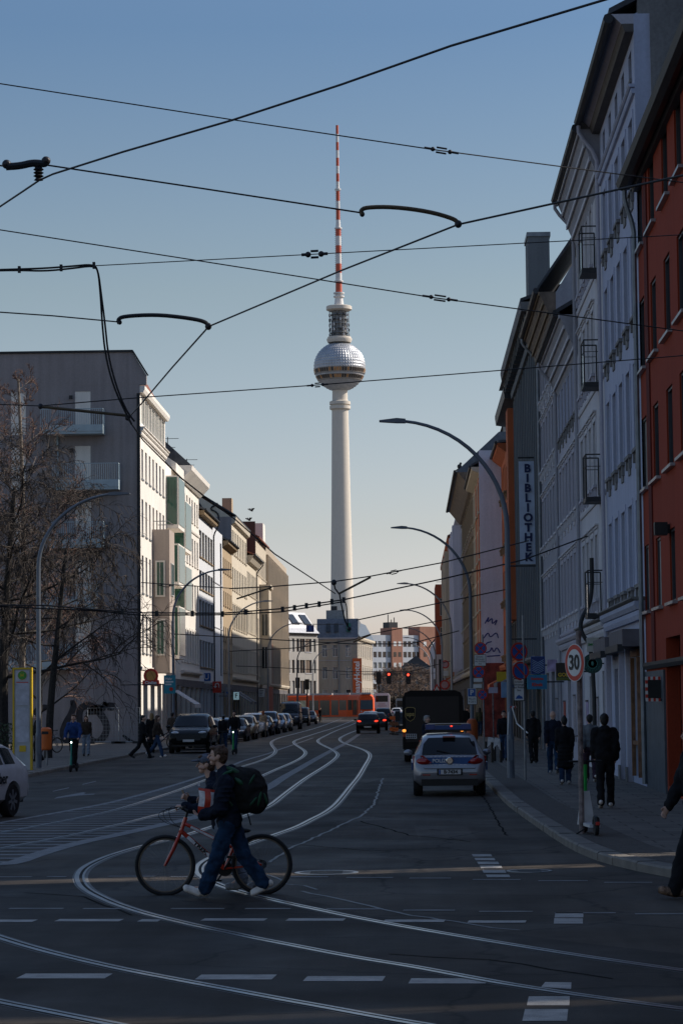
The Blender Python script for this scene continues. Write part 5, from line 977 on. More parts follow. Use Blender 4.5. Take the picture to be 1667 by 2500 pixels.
# ---------------------------------------------------------------- overhead wires
WIRE = mat('copper_wire_black', (.012, .012, .015), .5, .4); GRP = mat('grp_arm', (.09, .065, .035), .6, var=.3, scale=8); TENS = mat('turnbuckle_steel', (.03, .03, .035), .5, .5)
def wz(px, py, z=5.5): return hit(px, py, 2, z)
def sag(a, c, n=10, s=0.):
    a, c = Vector(a), Vector(c); return [a.lerp(c, i / n) - Vector((0, 0, s * 4 * (i / n) * (1 - i / n))) for i in range(n + 1)]
def turnbuckle(T, a, c, r=.012, k=1.):
    a, c = Vector(a), Vector(c); ax = (c - a).normalized(); n = ax.cross(Vector((0, 1, 0))).normalized() * r * 1.8 * k; b = MB()
    for s in (-1, 1): b.tube([a + ax * .03 + n * s, c - ax * .03 + n * s], r * .7, 5, TENS)
    b.ball(a, r * 1.7, TENS, 8, 6); b.ball(c, r * 1.7, TENS, 8, 6); b.tube([a - ax * (c - a).length * .5, a], r * .9, 5, TENS); b.tube([c, c + ax * (c - a).length * .5], r * .9, 5, TENS)
    b.build('turnbuckle', T)
def clamp(T, p, r): MB().ball(p, (r, r * .8, r * 1.1), TENS, 8, 6).build('clamp', T)
def wire(label, pts, r, name='overhead_wire', group='overhead wires', ext=''):
    pts = [Vector(p) for p in pts]                     # wires run on outside the frame to the facades and poles they hang from
    if 'a' in ext: pts.insert(0, pts[0] + (pts[0] - pts[1]).normalized() * 13)
    if 'b' in ext: pts.append(pts[-1] + (pts[-1] - pts[-2]).normalized() * 13)
    T = thing(name, label, 'wire', group=group); MB().tube(pts, r, 6, WIRE).build('strand', T); return T
A = wire('thick contact wire climbing to the top right above an insulator hanger', [wz(-60, 545), wz(0, 505), wz(60, 465), wz(97, 440), wz(130, 425), wz(300, 371), wz(568, 293), wz(834, 206), wz(1100, 112), wz(1480, -2), wz(1560, -28)], .0068, ext='ab')
a = wz(97, 440); d = a.y; b = MB()
b.tube([AD(95, y, d) for y in (440, 434, 430, 426, 422, 418, 414, 410, 406)], [.03, .016, .034, .018, .034, .018, .034, .022, .03], 10, IRON); b.build('insulator', A)
b = MB(); b.tube(chaikin([AD(16, 407, d), AD(50, 405, d), AD(82, 397, d), AD(112, 401, d), AD(114, 392, d)], 2), [.02] * 3 + [.03] * 14 if False else .024, 8, IRON); b.ball(AD(17, 401, d), .03, TENS, 8, 6); b.ball(AD(113, 393, d), .03, TENS, 8, 6); b.build('hanger_arm', A)
B = wire('contact wire crossing low in front of the tower and bending down the street', [wz(1760, 405), wz(1667, 428), wz(1400, 486), wz(1118, 548), wz(834, 660), wz(510, 797), wz(420, 898), wz(348, 983), wz(312, 1022), wz(350, 1075), wz(440, 1165), wz(520, 1228), wz(574, 1268), wz(670, 1352), wz(818, 1449)], [.0075] * 6 + [.008] * 5 + [.012] * 3 + [.016] * 2, ext='a')
wd = 21.
W = wire('thin span wire across the upper sky with a turnbuckle left of the red house', [AD(0, 204, wd), AD(566, 292, wd), AD(1070, 367, wd), AD(1545, 430, wd + 2), AD(1740, 455, wd + 3)], .0055, ext='ab'); turnbuckle(W, AD(1056, 364, wd), AD(1098, 371, wd), .012)
d1 = wz(1118, 548).y
W = wire('span wire held by a curved brown arm to the right of the antenna', [AD(-30, 400, d1), AD(22, 407, d1), AD(115, 403, d1), AD(500, 461, d1), AD(885, 520, d1)], .006, ext='a')
MB().tube(chaikin([AD(884, 524, d1), AD(880, 514, d1), AD(893, 506, d1), AD(960, 505, d1), AD(1045, 516, d1), AD(1108, 534, d1), AD(1118, 545, d1)], 2), .0155, 8, GRP).build('arm', W); clamp(W, AD(1118, 547, d1), .026); clamp(W, AD(884, 523, d1), .018)
W = wire('span wire sloping down across the antenna to the right facades', [AD(0, 561, 24), AD(488, 637, 24), AD(800, 686, 24), AD(1060, 727, 24), AD(1480, 783, 25), AD(1740, 818, 26)], .006, ext='ab'); turnbuckle(W, AD(1052, 725, 24), AD(1095, 731, 24), .013)
W = wire('nearly level span wire with a turnbuckle just left of the antenna', [AD(228, 649, 27), AD(740, 622, 27), AD(1100, 603, 27), AD(1667, 573, 27), AD(1760, 568, 27)], .0055, ext='b'); turnbuckle(W, AD(752, 621.5, 27), AD(784, 620, 27), .02)
T = thing('feeder_cable', 'double black feeder cable drooping from the left to the contact wire', 'cable')
for k, o in enumerate((0, 7)):
    p = chaikin([AD(-2600, 700, 26), AD(-20, 659 + o * .3, 26), AD(48, 657 + o * .4, 26), AD(110, 655 + o, 26), AD(175, 650 + o * .8, 26), AD(228, 645 + o * .5, 26), AD(240, 658, 26), AD(246 + o * .3, 720, 26), AD(250 + o, 790, 26), AD(258 + o, 870, 26), AD(278 + o, 945, 26), AD(305 + o * .6, 1003, 26), AD(322 + o, 1036 - o, 26)], 2)
    MB().tube(p, .0105, 6, BLACK).build('cable', T)
b = MB()
for x, y in ((48, 658), (150, 654), (230, 648)): b.box(-.014, -.02, -.035, .014, .02, .035, IRON, Matrix.Translation(AD(x, y, 26)))
b.build('clip', T, smooth=False)
d2 = wz(510, 797).y
W = wire('span wire held by a black curved arm left of the tower sphere', [AD(-30, 760, d2), AD(130, 771, d2), AD(290, 786, d2)], .006, ext='a')
MB().tube(chaikin([AD(292, 790, d2), AD(288, 780, d2), AD(302, 772, d2), AD(380, 768, d2), AD(450, 775, d2), AD(500, 784, d2), AD(510, 796, d2)], 2), .018, 8, IRON).build('arm', W); clamp(W, AD(509, 797, d2), .03); clamp(W, AD(293, 787, d2), .02)
d3 = 27.
W = wire('span wire passing under the tower sphere', [AD(-30, 986, d3), AD(98, 991, d3), AD(350, 970, d3), AD(760, 941, d3), AD(1100, 914, d3), AD(1667, 868, d3), AD(1760, 860, d3)], .006, ext='ab'); turnbuckle(W, AD(762, 941, d3), AD(788, 939, d3), .011)
MB().tube([AD(104, 993, d3), AD(180, 1001, d3), AD(308, 1014, d3)], .017, 8, GRP).build('arm', W); clamp(W, AD(100, 992, d3), .03); clamp(W, AD(312, 1020, d3), .03)
def far(label, pts, d, r, tb=None, arm=None):
    W = wire(label, [AD(x, y, d) for x, y in pts], r)
    if tb: turnbuckle(W, AD(tb[0], tb[1], d), AD(tb[2], tb[3], d), r * 1.3, 1.2)
    if arm: MB().tube([AD(x, y, d) for x, y in arm], r * 1.8, 6, GRP).build('arm', W)
    return W
W = far('paired feeder cable on spacers across the lower street before the facades', [(0, 1478), (115, 1478), (230, 1488), (340, 1496), (543, 1497), (600, 1493), (686, 1486), (839, 1464), (1082, 1413), (1280, 1366), (1475, 1293)], 78, .022)
MB().tube([AD(x, y + 5, 78) for x, y in [(0, 1476), (230, 1486), (340, 1497), (543, 1496), (686, 1489), (839, 1464)]], .022, 5, WIRE).build('strand', W)
b = MB()
for x, y in ((300, 1493), (383, 1498), (470, 1498), (543, 1499), (600, 1494), (690, 1488), (719, 1484), (748, 1479), (779, 1475), (810, 1469), (839, 1465)): b.box(-.05, -.05, -.09, .05, .05, .09, IRON, Matrix.Translation(AD(x, y, 78)))
b.build('spacer', W, smooth=False); clamp(W, AD(1474, 1293, 78), .14)
far('span wire with a sloping arm before the tower foot', [(560, 1437), (664, 1432), (814, 1420), (903, 1407), (1082, 1373), (1290, 1320)], 82, .02, (952, 1399, 970, 1395), [(828, 1449), (905, 1409)])
W = far('short hanger and drop cable at the tower foot', [(814, 1420), (818, 1437), (829, 1452), (833, 1475), (842, 1515), (849, 1530)], 80, .025); MB().tube(chaikin([AD(x, y, 80) for x, y in [(839, 1464), (846, 1478), (847, 1505), (850, 1532)]], 2), .02, 5, WIRE).build('strand', W); clamp(W, AD(815, 1422, 80), .09); clamp(W, AD(852, 1535, 80), .07)
far('faint span wire above the hotel roof', [(870, 1514), (955, 1496), (1025, 1482), (1083, 1470), (1240, 1438)], 120, .028, None)
far('span wire with an arm before the hotel facade', [(560, 1590), (720, 1582), (862, 1562), (905, 1548), (1100, 1510)], 160, .03, None, [(862, 1568), (905, 1549)])
far('span wire crossing the left facades with an arm by the lamp', [(345, 1422), (430, 1428), (575, 1437), (664, 1432)], 110, .02, (395, 1429, 415, 1430), [(578, 1462), (664, 1434)])
for y0, y1, d in ((1545, 1560, 150), (1620, 1628, 220)): far('thin low span wire across the street %s' % ('above the parked cars' if y0 < 1600 else 'carrying the hanging traffic lights'), [(380, y0), (640, y1), (860, y1 + 12), (1000, y1 + 12), (1120, y1 - 20)], d, .03)
# ---------------------------------------------------------------- street lamps
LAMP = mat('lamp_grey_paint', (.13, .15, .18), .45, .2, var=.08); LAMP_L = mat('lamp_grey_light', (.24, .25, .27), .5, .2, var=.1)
def lamp(X, d, tipX, tipz, mt, label):
    T = thing('street_lamp', label, 'street lamp', (X, d, .1), 0, 'curved street lamps'); s = 1 if tipX > X else -1; R = abs(tipX - X) - .65; z1 = 6.9; z2 = tipz - .12
    pts = [(0, 0, .0), (0, 0, 1.2), (0, 0, 1.25), (0, 0, 4), (0, 0, z1)]; rr_ = [.105, .1, .085, .08, .072]
    for i in range(1, 15):
        t = math.radians(84) * i / 14; pts.append((s * R * (1 - math.cos(t)) / (1 - math.cos(math.radians(84))), 0, z1 + (z2 - z1) * math.sin(t) / math.sin(math.radians(84)))); rr_.append(.072 - .03 * i / 14)
    MB().tube(pts, rr_, 10, mt).build('pole', T); e = Vector(pts[-1])
    b = MB(); b.prism([(e.x - s * .05, -.1, e.z - .05), (e.x + s * .2, -.14, e.z - .05), (e.x + s * .68, -.1, e.z - .01), (e.x + s * .68, -.1, e.z + .03), (e.x + s * .2, -.14, e.z + .08), (e.x - s * .05, -.1, e.z + .06)], (0, .24, 0), mt); b.build('lamp_head', T, ang=20)
    MB().box(-.06, -.115, .5, .06, -.09, 1.1, mt).build('service_door', T, smooth=False); return T
for d, nm in zip((68, 109.6, 161, 207, 257, 294, 323), ('nearest, beside the police car', 'second from the front, with blue parking signs', 'third along the right kerb', 'fourth along the right kerb', 'fifth along the right kerb', 'sixth along the right kerb', 'farthest along the right kerb')):
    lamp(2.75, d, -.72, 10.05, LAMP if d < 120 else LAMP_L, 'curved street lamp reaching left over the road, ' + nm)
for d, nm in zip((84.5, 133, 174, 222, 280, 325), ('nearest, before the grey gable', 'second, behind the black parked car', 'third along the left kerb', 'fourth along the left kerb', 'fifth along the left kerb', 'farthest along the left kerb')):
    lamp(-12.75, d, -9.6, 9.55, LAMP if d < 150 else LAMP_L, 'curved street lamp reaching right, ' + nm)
# ---------------------------------------------------------------- signs
SRED = mat('sign_red', (.5, .035, .02), .5, var=.06); SBLUE = mat('sign_blue', (.02, .09, .32), .5, var=.06); SWHT = mat('sign_white', (.62, .62, .6), .5, var=.08); SBLK = mat('sign_black', (.015, .015, .015), .6); SYEL = mat('sign_yellow', (.6, .4, .02), .5, var=.08); SGRN = mat('sign_green', (.02, .22, .05), .5); STEAL = mat('poster_teal', (.03, .25, .32), .6); SORG = mat('sign_orange', (.6, .13, .02), .5)
POLE = mat('galvanised_pole', (.22, .23, .24), .5, .5, var=.25); STICK = mat('stickered_pole', (.2, .16, .15), .7, var=1., scale=9, fine=.5)
RX = Matrix.Rotation(PI / 2, 4, 'X')
def disc(T, c, rings, rz=0., name='panel', th=.02):
    o = None
    for i, (r, mt) in enumerate(rings):
        b = MB(); b.lathe([(r, 0), (r, th / 2 + .003 * i), (.001, th / 2 + .003 * i)], 32, mt, M=RX)
        q = b.build(name if i == 0 else 'face', T if o is None else o, c if o is None else (0, 0, 0), (0, 0, rz if o is None else 0), ang=30); o = o or q
    return o
def board(T, c, w, h, mt, rz=0., edge=None, name='panel', th=.02):
    b = MB(); b.box(-w / 2, -th / 2, -h / 2, w / 2, th / 2, h / 2, edge or mt); o = b.build(name, T, c, (0, 0, rz), smooth=False)
    if edge: MB().box(-w / 2 + .02, -th / 2 - .003, -h / 2 + .02, w / 2 - .02, -th / 2 - .0005, h / 2 - .02, mt).build('face', o, smooth=False)
    return o
def nostop(T, c, r, rz=0., cross=True):
    o = disc(T, c, [(r, SRED), (r * .8, SBLUE)], rz); b = MB()
    for a in ((PI / 4, -PI / 4) if cross else (PI / 4,)): b.box(-r * .82, -.019, -r * .09, r * .82, -.0135, r * .09, SRED, Matrix.Rotation(a, 4, 'Y'))
    b.build('cross', o, smooth=False); return o
def post(px, d, z, name, label, cat, r=.03, h=3., rz=0., mt=POLE, grp=None):
    p = AD(px, 1715, d); T = thing(name, label, cat, (p.x, d, z), 0, grp); MB().tube([(0, 0, 0), (0, 0, h)], r, 8, mt).build('post', T); return T
def rel(T, px, py, dy=0.): return AD(px, py, T.location.y + dy) - T.location
TX = SBLK
# 30 sign
T = post(1414, 39.2, .12, 'speed_limit_sign', '30 speed limit sign on a stickered post beside the parked e-scooter', 'road sign', .042, 3.2, mt=STICK)
o = disc(T, rel(T, 1403, 1618, -.07), [(.3, SWHT), (.287, SRED), (.215, SWHT)], math.radians(-63)); text('30', .33, TX, 'lettering', o, (0, -.022, -.005), bold=.006)
MB().box(-.05, -.08, 2.55, .05, .05, 2.6, STEEL).build('bracket', T); MB().box(-.05, -.08, 2.8, .05, .05, 2.85, STEEL).build('bracket', T)
# no stopping cluster at the nearest right lamp
T = post(1279, 66., .12, 'no_stopping_sign', 'two round no stopping signs above a white police parking board on one post', 'road sign', .03, 4.4)
nostop(T, rel(T, 1266, 1591, -.05), .25, math.radians(25)); nostop(T, rel(T, 1270, 1638, -.05), .25, math.radians(25), False)
o = board(T, rel(T, 1266, 1684, -.05), .3, .6, SWHT, math.radians(10), SBLK); text('Einsatz-\nfahrzeuge\nder Polizei\nfrei', .075, TX, 'lettering', o, (0, -.016, .1)); b = MB().prism([(-.1, -.016, -.24), (.1, -.016, -.24), (.08, -.016, -.18), (.03, -.016, -.16), (.0, -.016, -.13), (-.06, -.016, -.17)], (0, .004, 0), SBLUE); b.build('pictogram', o, smooth=False)
T2 = post(1250, 67.7, .12, 'barrier_tape', 'red and white barrier tape tied round the nearest lamp post', 'tape', .005, .1)
bt = MB(); z0 = 1.95
for i in range(12): bt.tube([(.11 * math.cos(PI * i / 6), .33 + .11 * math.sin(PI * i / 6), z0), (.11 * math.cos(PI * (i + 1) / 6), .33 + .11 * math.sin(PI * (i + 1) / 6), z0)], .03, 4, SWHT if i % 2 else SRED)
bt.tube([(.0, .2, 1.95), (.12, .1, 1.5), (.35, -1.2, 1.25)], .02, 4, SWHT); bt.tube([(-.08, .25, 1.95), (-.13, .2, 1.2)], .02, 4, SWHT); bt.build('ribbon', T2)
# second lamp cluster
T = post(1180, 106., .12, 'parking_sign_cluster', 'post crowded with no stopping discs, white boards and a blue P sign', 'road sign', .035, 5.)
nostop(T, rel(T, 1172, 1583, -.06), .27); o = board(T, rel(T, 1171, 1612, -.06), .52, .5, SWHT, 0, SBLK); text('Einsatz-\nfahrzeuge\nder Polizei\nfrei', .1, TX, 'lettering', o, (0, -.016, 0))
nostop(T, rel(T, 1168, 1641, -.06), .27); board(T, rel(T, 1166, 1660, -.06), .42, .2, SWHT, 0, SBLK); board(T, rel(T, 1165, 1675, -.06), .42, .2, SWHT, 0, SBLK)
o = board(T, rel(T, 1151, 1691, -.1), .36, .36, SBLUE, 0, SWHT); text('P', .3, SWHT, 'lettering', o, (0, -.016, 0), bold=.01)
o = board(T, rel(T, 1152, 1710, -.1), .42, .36, SWHT, 0, SBLK); text('Mo-Fr\n9-20 h', .12, TX, 'lettering', o, (0, -.016, 0)); nostop(T, rel(T, 1177, 1696, -.06), .22)
T = post(1203, 102., .12, 'notice_board_post', 'slim white post with a small pale board and red stickers', 'notice board', .03, 2.6, mt=STICK); board(T, rel(T, 1203, 1685, -.05), .38, .24, mat('lilac_board', (.4, .36, .45), .6), 0, None)
T = post(1231, 98., 2.55, 'cube_sign', 'plain pale blue box sign jutting from the facade', 'shop sign', .02, .1); board(T, rel(T, 1232, 1684), .3, .62, mat('pale_blue_board', (.16, .27, .42), .5), 0, None, th=.2)
for px, py, d, lab in ((1086, 1602, 240., 'farther'), (1085, 1672, 200., 'nearer')):
    T = post(px + 2, d, .12, 'no_parking_sign', 'small round red no parking sign over a pale board, the %s of two far ones' % lab, 'road sign', .04, 5.2 if d > 220 else 3.8); disc(T, rel(T, px, py + 20 if d > 220 else py, -.06), [(.4, SRED), (.28, mat('faded_pink', (.5, .3, .3), .6))]); board(T, rel(T, px, py + 42 if d > 220 else py + 20, -.06), .6, .5, SWHT, 0, None)
T = post(1066, 175., .0, 'roadworks_sign', 'red triangular roadworks warning sign above the brown van', 'road sign', .04, 3.2)
c = rel(T, 1066, 1684, -.06); o = MB().prism([(-.45, 0, -.35), (.45, 0, -.35), (0, 0, .45)], (0, .03, 0), SRED).build('panel', T, c, smooth=False); MB().prism([(-.3, -.004, -.26), (.3, -.004, -.26), (0, -.004, .26)], (0, .003, 0), SWHT).build('face', o, smooth=False); MB().prism([(-.15, -.008, -.22), (.16, -.008, -.22), (.05, -.008, -.1), (.0, -.008, .05), (-.06, -.008, -.05)], (0, .003, 0), SBLK).build('pictogram', o, smooth=False)
# right shop signs
def jut(px, py, d, w, h, mt, label, name='shop_sign', edge=None, th=.12, rz=0.):
    p = AD(px, py, d); T = thing(name, label, 'shop sign', p, rz); o = board(T, (0, 0, 0), w, h, mt, 0, edge, th=th)
    xw = XR - p.x; MB().tube([(w / 2, 0, 0), (max(xw, w / 2 + .05), 0, 0)], .025, 6, IRON).build('bracket', T); return T, o
NAVY = mat('navy_sign', (.012, .03, .14), .4)
T, o = jut(1312, 1624, 99., .56, .7, NAVY, 'navy library sign showing an open white book', edge=SBLUE)
b = MB()
for k in range(7):
    zz_ = .2 - k * .07
    for s in (-1, 1): b.tube([(0, -.07, zz_ - .1), (s * .1, -.07, zz_ - .05), (s * .23, -.07, zz_ + .02)], .012, 4, mat('sign_line_blue', (.3, .42, .6), .5))
b.build('emblem', o)
T, o = jut(1310, 1665, 92., .74, .54, mat('kiosk_blue', (.02, .16, .3), .4), 'turquoise kiosk sign with red lettering', edge=STEAL); text('Getränke', .12, SRED, 'lettering', o, (0, -.075, .12), bold=.004); text('Kiosk', .17, SRED, 'lettering', o, (0, -.075, -.1), bold=.006)
T, o = jut(1378, 1640, 78., .56, .56, mat('gold_sign_dark', (.02, .017, .015), .4), 'black square sign with yellow word GOLD', th=.14); text('GOLD', .16, SYEL, 'lettering', o, (0, -.075, -.1), bold=.004); MB().box(-.27, -.075, -.27, .27, -.0705, -.18, mat('green_strip', (.1, .12, .02), .5)).build('strip', o, smooth=False)
p = AD(1445, 1620, 72.); T = thing('round_shop_sign', 'round dark green sign with a leaf ring, over the pavement', 'shop sign', p); GRN_D = mat('dark_green_sign', (.012, .05, .045), .4); GRN_L = mat('green_sign_line', (.05, .2, .16), .5)
o = disc(T, (0, 0, 0), [(.29, GRN_D)], 0, th=.1)
MB().lathe([(.15, .052), (.15, .056), (.13, .056), (.13, .052)], 28, GRN_L, M=RX).build('ring', o)
MB().ball((0, -.055, 0), (.035, .006, .07), GRN_L, 10, 6).build('emblem', o)
for wd_, up in (('SMOKE', 1), ('STATION', -1)):
    n = len(wd_)
    for i, ch in enumerate(wd_):
        a = (i - (n - 1) / 2) * .36 * (1 if up > 0 else .95); text(ch, .085, GRN_L, 'lettering', o, (.215 * math.sin(a), -.055, up * .215 * math.cos(a)), (PI / 2, up * a, 0))
MB().tube([(.29, 0, 0), (XR - p.x, 0, 0)], .02, 6, IRON).build('bracket', T)
T, o = jut(1446, 1574, 74., .36, .42, mat('pale_sign', (.42, .42, .38), .5), 'pale box sign with green vertical letters under the white house cornice', th=.2); text('SMOKE', .09, SGRN, 'lettering', o, (0, -.11, 0), bold=.004); MB().box(.185, -.09, -.25, .4, .09, .25, SBLK).build('side_box', o, smooth=False)
# H light box and chequered mirror board by the red house
p = AD(1640, 1681, 56.); T = thing('letter_box_sign', 'white light box with a raised letter H on the red house', 'shop sign', p); o = board(T, (0, 0, 0), .46, .62, mat('lightbox_white', (.5, .52, .55), .4), 0, None, th=.2); text('H', .5, mat('raised_letter', (.3, .31, .35), .5), 'lettering', o, (0, -.13, 0), ext=.03, bold=.01); MB().tube([(.2, .05, -.25), (XR - p.x - .08, .05, -.25)], .03, 6, IRON).build('bracket', T)
p = AD(1596, 1682, 56.2); T = thing('mirror_board', 'black panel with red and white chequered border beside the letter H', 'traffic mirror', p); b = MB(); w, h, n = .4, .56, 7
for i in range(n):
    for j in range(n):
        if i in (0, n - 1) or j in (0, n - 1): b.box(-w / 2 + w * i / n, -.03, -h / 2 + h * j / n, -w / 2 + w * (i + 1) / n, .03, -h / 2 + h * (j + 1) / n, SRED if (i + j) % 2 else SWHT)
o = b.build('border', T, smooth=False); MB().box(-w * .37, -.045, -h * .37, w * .37, -.028, h * .37, SBLK).build('mirror', T); MB().tube([(.2, .06, -.2), (XR - p.x - .07, .06, -.2)], .02, 6, IRON).build('bracket', T)
# library banner
d = 108.; p = AD(1289, 1250, d); T = thing('library_banner', 'tall white vertical banner reading BIBLIOTHEK between two rods', 'banner', p); zt_ = AD(1289, 1126, d).z - p.z; zb_ = AD(1289, 1377, d).z - p.z; BANW = mat('banner_cloth', (.5, .58, .72), .8, var=.1, scale=2); NAVT = mat('banner_navy', (.015, .025, .09), .6)
b = MB(); n = 16
for i in range(n):
    za, zb2 = zb_ + (zt_ - zb_) * i / n, zb_ + (zt_ - zb_) * (i + 1) / n; ya, yb = .02 * math.sin(i * 1.3), .02 * math.sin((i + 1) * 1.3)
    b.quad((-.4, ya, za), (.4, ya + .02, za), (.4, yb + .02, zb2), (-.4, yb, zb2), BANW)
b.build('cloth', T, smooth=True, ang=80)
for i, ch in enumerate('BIBLIOTHEK'): text(ch, .5, NAVT, 'lettering', T, (-.02, -.035, zt_ - .33 - i * (zt_ - zb_ - .62) / 9), bold=.02)
for nm, zz_, x0 in (('upper', zt_ + .16, -.42), ('lower', zb_ - .08, -1.05)): MB().tube([(x0, 0, zz_), (XR - p.x, 0, zz_)], .035, 6, IRON).build('rod', T)
MB().tube([(-1.05, 0, AD(1289, 1560, d).z - p.z), (XR - p.x, 0, AD(1289, 1560, d).z - p.z)], .03, 6, IRON).build('rod', T)
# ---- left side signs
p = AD(57, 1760, 82.); T = thing('bus_stop_column', 'yellow and white bus stop column with a round green H sign', 'bus stop', (p.x, 82., .12)); f = lambda px, py: rel(T, px, py)
x0, x1 = f(33, 1700).x, f(80, 1700).x; zt_ = f(57, 1630).z; CW = mat('column_white', (.38, .4, .42), .4)
b = MB(); b.box(x0, -.12, 0, x0 + .06, .12, zt_, SYEL); b.box(x1 - .06, -.12, 0, x1, .12, zt_, SYEL); b.box(x0 + .06, -.12, zt_ - .06, x1 - .06, .12, zt_, SYEL); b.build('frame', T, smooth=False)
MB().box(x0 + .062, -.09, 0, x1 - .062, .09, zt_ - .062, CW).build('core', T, smooth=False)
for y0, y1, m_ in ((1638, 1662, CW), (1664, 1722, CW), (1728, 1812, CW)):
    o = MB().box(x0 + .1, -.105, f(57, y1).z, x1 - .1, -.092, f(57, y0).z, mat('info_panel', (.42, .44, .5), .3, var=.2, scale=5)).build('info_panel', T, smooth=False)
disc(T, ((x0 + x1) / 2, -.12, f(57, 1649).z), [(.15, SYEL), (.14, SGRN), (.105, SYEL), (.1, mat('h_green', (.03, .3, .03), .5))], th=.02); text('H', .15, SYEL, 'lettering', T, ((x0 + x1) / 2, -.145, f(57, 1649).z), bold=.006)
MB().box((x0 + x1) / 2 - .1, -.11, f(57, 1835).z, (x0 + x1) / 2 + .12, -.092, f(57, 1820).z, SYEL).build('sticker', T, smooth=False); MB().box(x0 + .12, -.11, f(57, 1667).z, x1 - .12, -.106, f(57, 1665).z, SRED).build('red_line', T, smooth=False)
T = thing('litter_bin', 'orange litter bin on a post behind the nearest left lamp', 'litter bin', AD(113, 1835, 88.) * 1); T.location.z = .12
b = MB(); b.lathe([(.16, .55), (.2, .6), (.22, 1.15), (.2, 1.3), (.12, 1.36)], 18, SORG); b.build('bin', T); MB().tube([(0, .24, 0), (0, .24, 1.2)], .035, 6, POLE).build('post', T); MB().box(-.12, -.225, 1.12, .12, -.2, 1.22, SBLK).build('opening', T)
def shop_left(px, py, w, h, mt, lab, txt=None, tm=None, sz=.3, d=None, edge=None, nm='shop_sign', cat='shop sign', base=None):
    d = d or 93000 / (1000 - px) - 1; p = AD(px, py, d); T = thing(nm, lab, cat, p); o = board(T, (0, 0, 0), w, h, mt, 0, edge, th=.14)
    MB().tube([(-w / 2, 0, 0), (min(XL - p.x, -w / 2 - .05), 0, 0)], .03, 5, IRON).build('bracket', T)
    if txt: text(txt, sz, tm, 'lettering', o, (0, -.085, 0), bold=.008)
    return T, o
T, o = shop_left(369, 1667, .95, .3, SRED, 'red arched shop sign on the sunlit corner house', 'Cinilist', SWHT, .24, d=140.)
b = MB(); b.lathe([(.42, -.05), (.42, .05), (.3, .05), (.3, -.05)], 20, SRED, M=Matrix.Translation((0, 0, .4)) @ RX); b.lathe([(.29, -.04), (.29, .04)], 20, mat('sign_gold', (.5, .25, .06), .5), M=Matrix.Translation((0, 0, .4)) @ RX); b.build('arch', T)
T, o = shop_left(415, 1671, .62, .98, STEAL, 'turquoise election poster board on the lamp post behind the black car', d=132., nm='poster_board', cat='poster')
text('Mehr', .17, SWHT, 'lettering', o, (-.05, -.085, .3), bold=.008); MB().box(-.24, -.078, .1, .2, -.0705, .18, SWHT).build('print', o, smooth=False); MB().box(-.24, -.078, -.04, .1, -.0705, .04, SWHT).build('print', o, smooth=False); MB().lathe([(.1, 0), (.1, .01)], 16, SRED, M=Matrix.Translation((.08, -.08, -.25)) @ RX).build('logo', o)
T, o = shop_left(505, 1653, .6, .6, SBLUE, 'blue U-Bahn sign with white letter U', 'U', SWHT, .56, d=186.); MB().box(-.3, -.06, -.48, .3, .06, -.305, SWHT).build('caption_panel', T, smooth=False)
T, o = shop_left(530, 1674, .66, .66, SRED, 'red square shop sign with a white bent arrow', d=192.); b = MB(); b.tube(chaikin([(.16, -.09, -.18), (.16, -.09, .08), (.05, -.09, .2), (-.12, -.09, .12), (-.12, -.09, -.06)], 2), .04, 6, SWHT); b.prism([(-.26, -.1, -.04), (.02, -.1, -.04), (-.12, -.1, -.2)], (0, .02, 0), SWHT); b.build('arrow', o); MB().box(-.33, -.06, -.55, .33, .06, -.335, SRED).build('caption_panel', T, smooth=False)
T, o = shop_left(577, 1699, .45, .62, mat('lit_sign', (.4, .62, .68), .4, emit=.25), 'glowing pale blue sign with a dark letter F', 'F', SBLK, .5, d=200.)
T, o = shop_left(556, 1690, .5, .8, mat('grey_sign', (.3, .3, .32), .5), 'grey box sign with a small dark heart left of the letter F sign', d=204.); MB().prism([(0, -.085, -.2), (.12, -.085, 0), (.05, -.085, .06), (0, -.085, .02), (-.05, -.085, .06), (-.12, -.085, 0)], (0, .012, 0), SBLUE).build('emblem', o, smooth=False)
T, o = shop_left(639, 1692, .6, .8, SWHT, 'white notice board sign above the row of parked cars', d=250.); b = MB()
for k in range(4): b.box(-.2, -.078, .22 - k * .15, .2 - .06 * k, -.0705, .28 - k * .15, GUTTER)
b.build('print', o, smooth=False)
for d0, w, zz_, lab in ((160.5, 4.6, 3.2, 'white awning slanting out beside the turquoise poster'), (216, 4, 3.4, 'striped awning of the far left shops, nearer'), (221.5, 4, 3.4, 'striped awning of the far left shops, farther')):
    T = thing('awning', lab, 'awning', (XL, d0, zz_), PI / 2); m_ = mat('awning_white', (.5, .5, .52), .8) if d0 < 200 else mat('awning_dark', (.1, .1, .11), .8)
    MB().prx([(-.02, .05), (-.02, 0), (-1.5, -.95), (-1.5, -.9)], 0, w, m_).build('fabric', T, smooth=False); MB().prx([(-1.49, -1.15), (-1.52, -1.15), (-1.52, -.9), (-1.49, -.9)], 0, w, m_).build('valance', T, smooth=False)
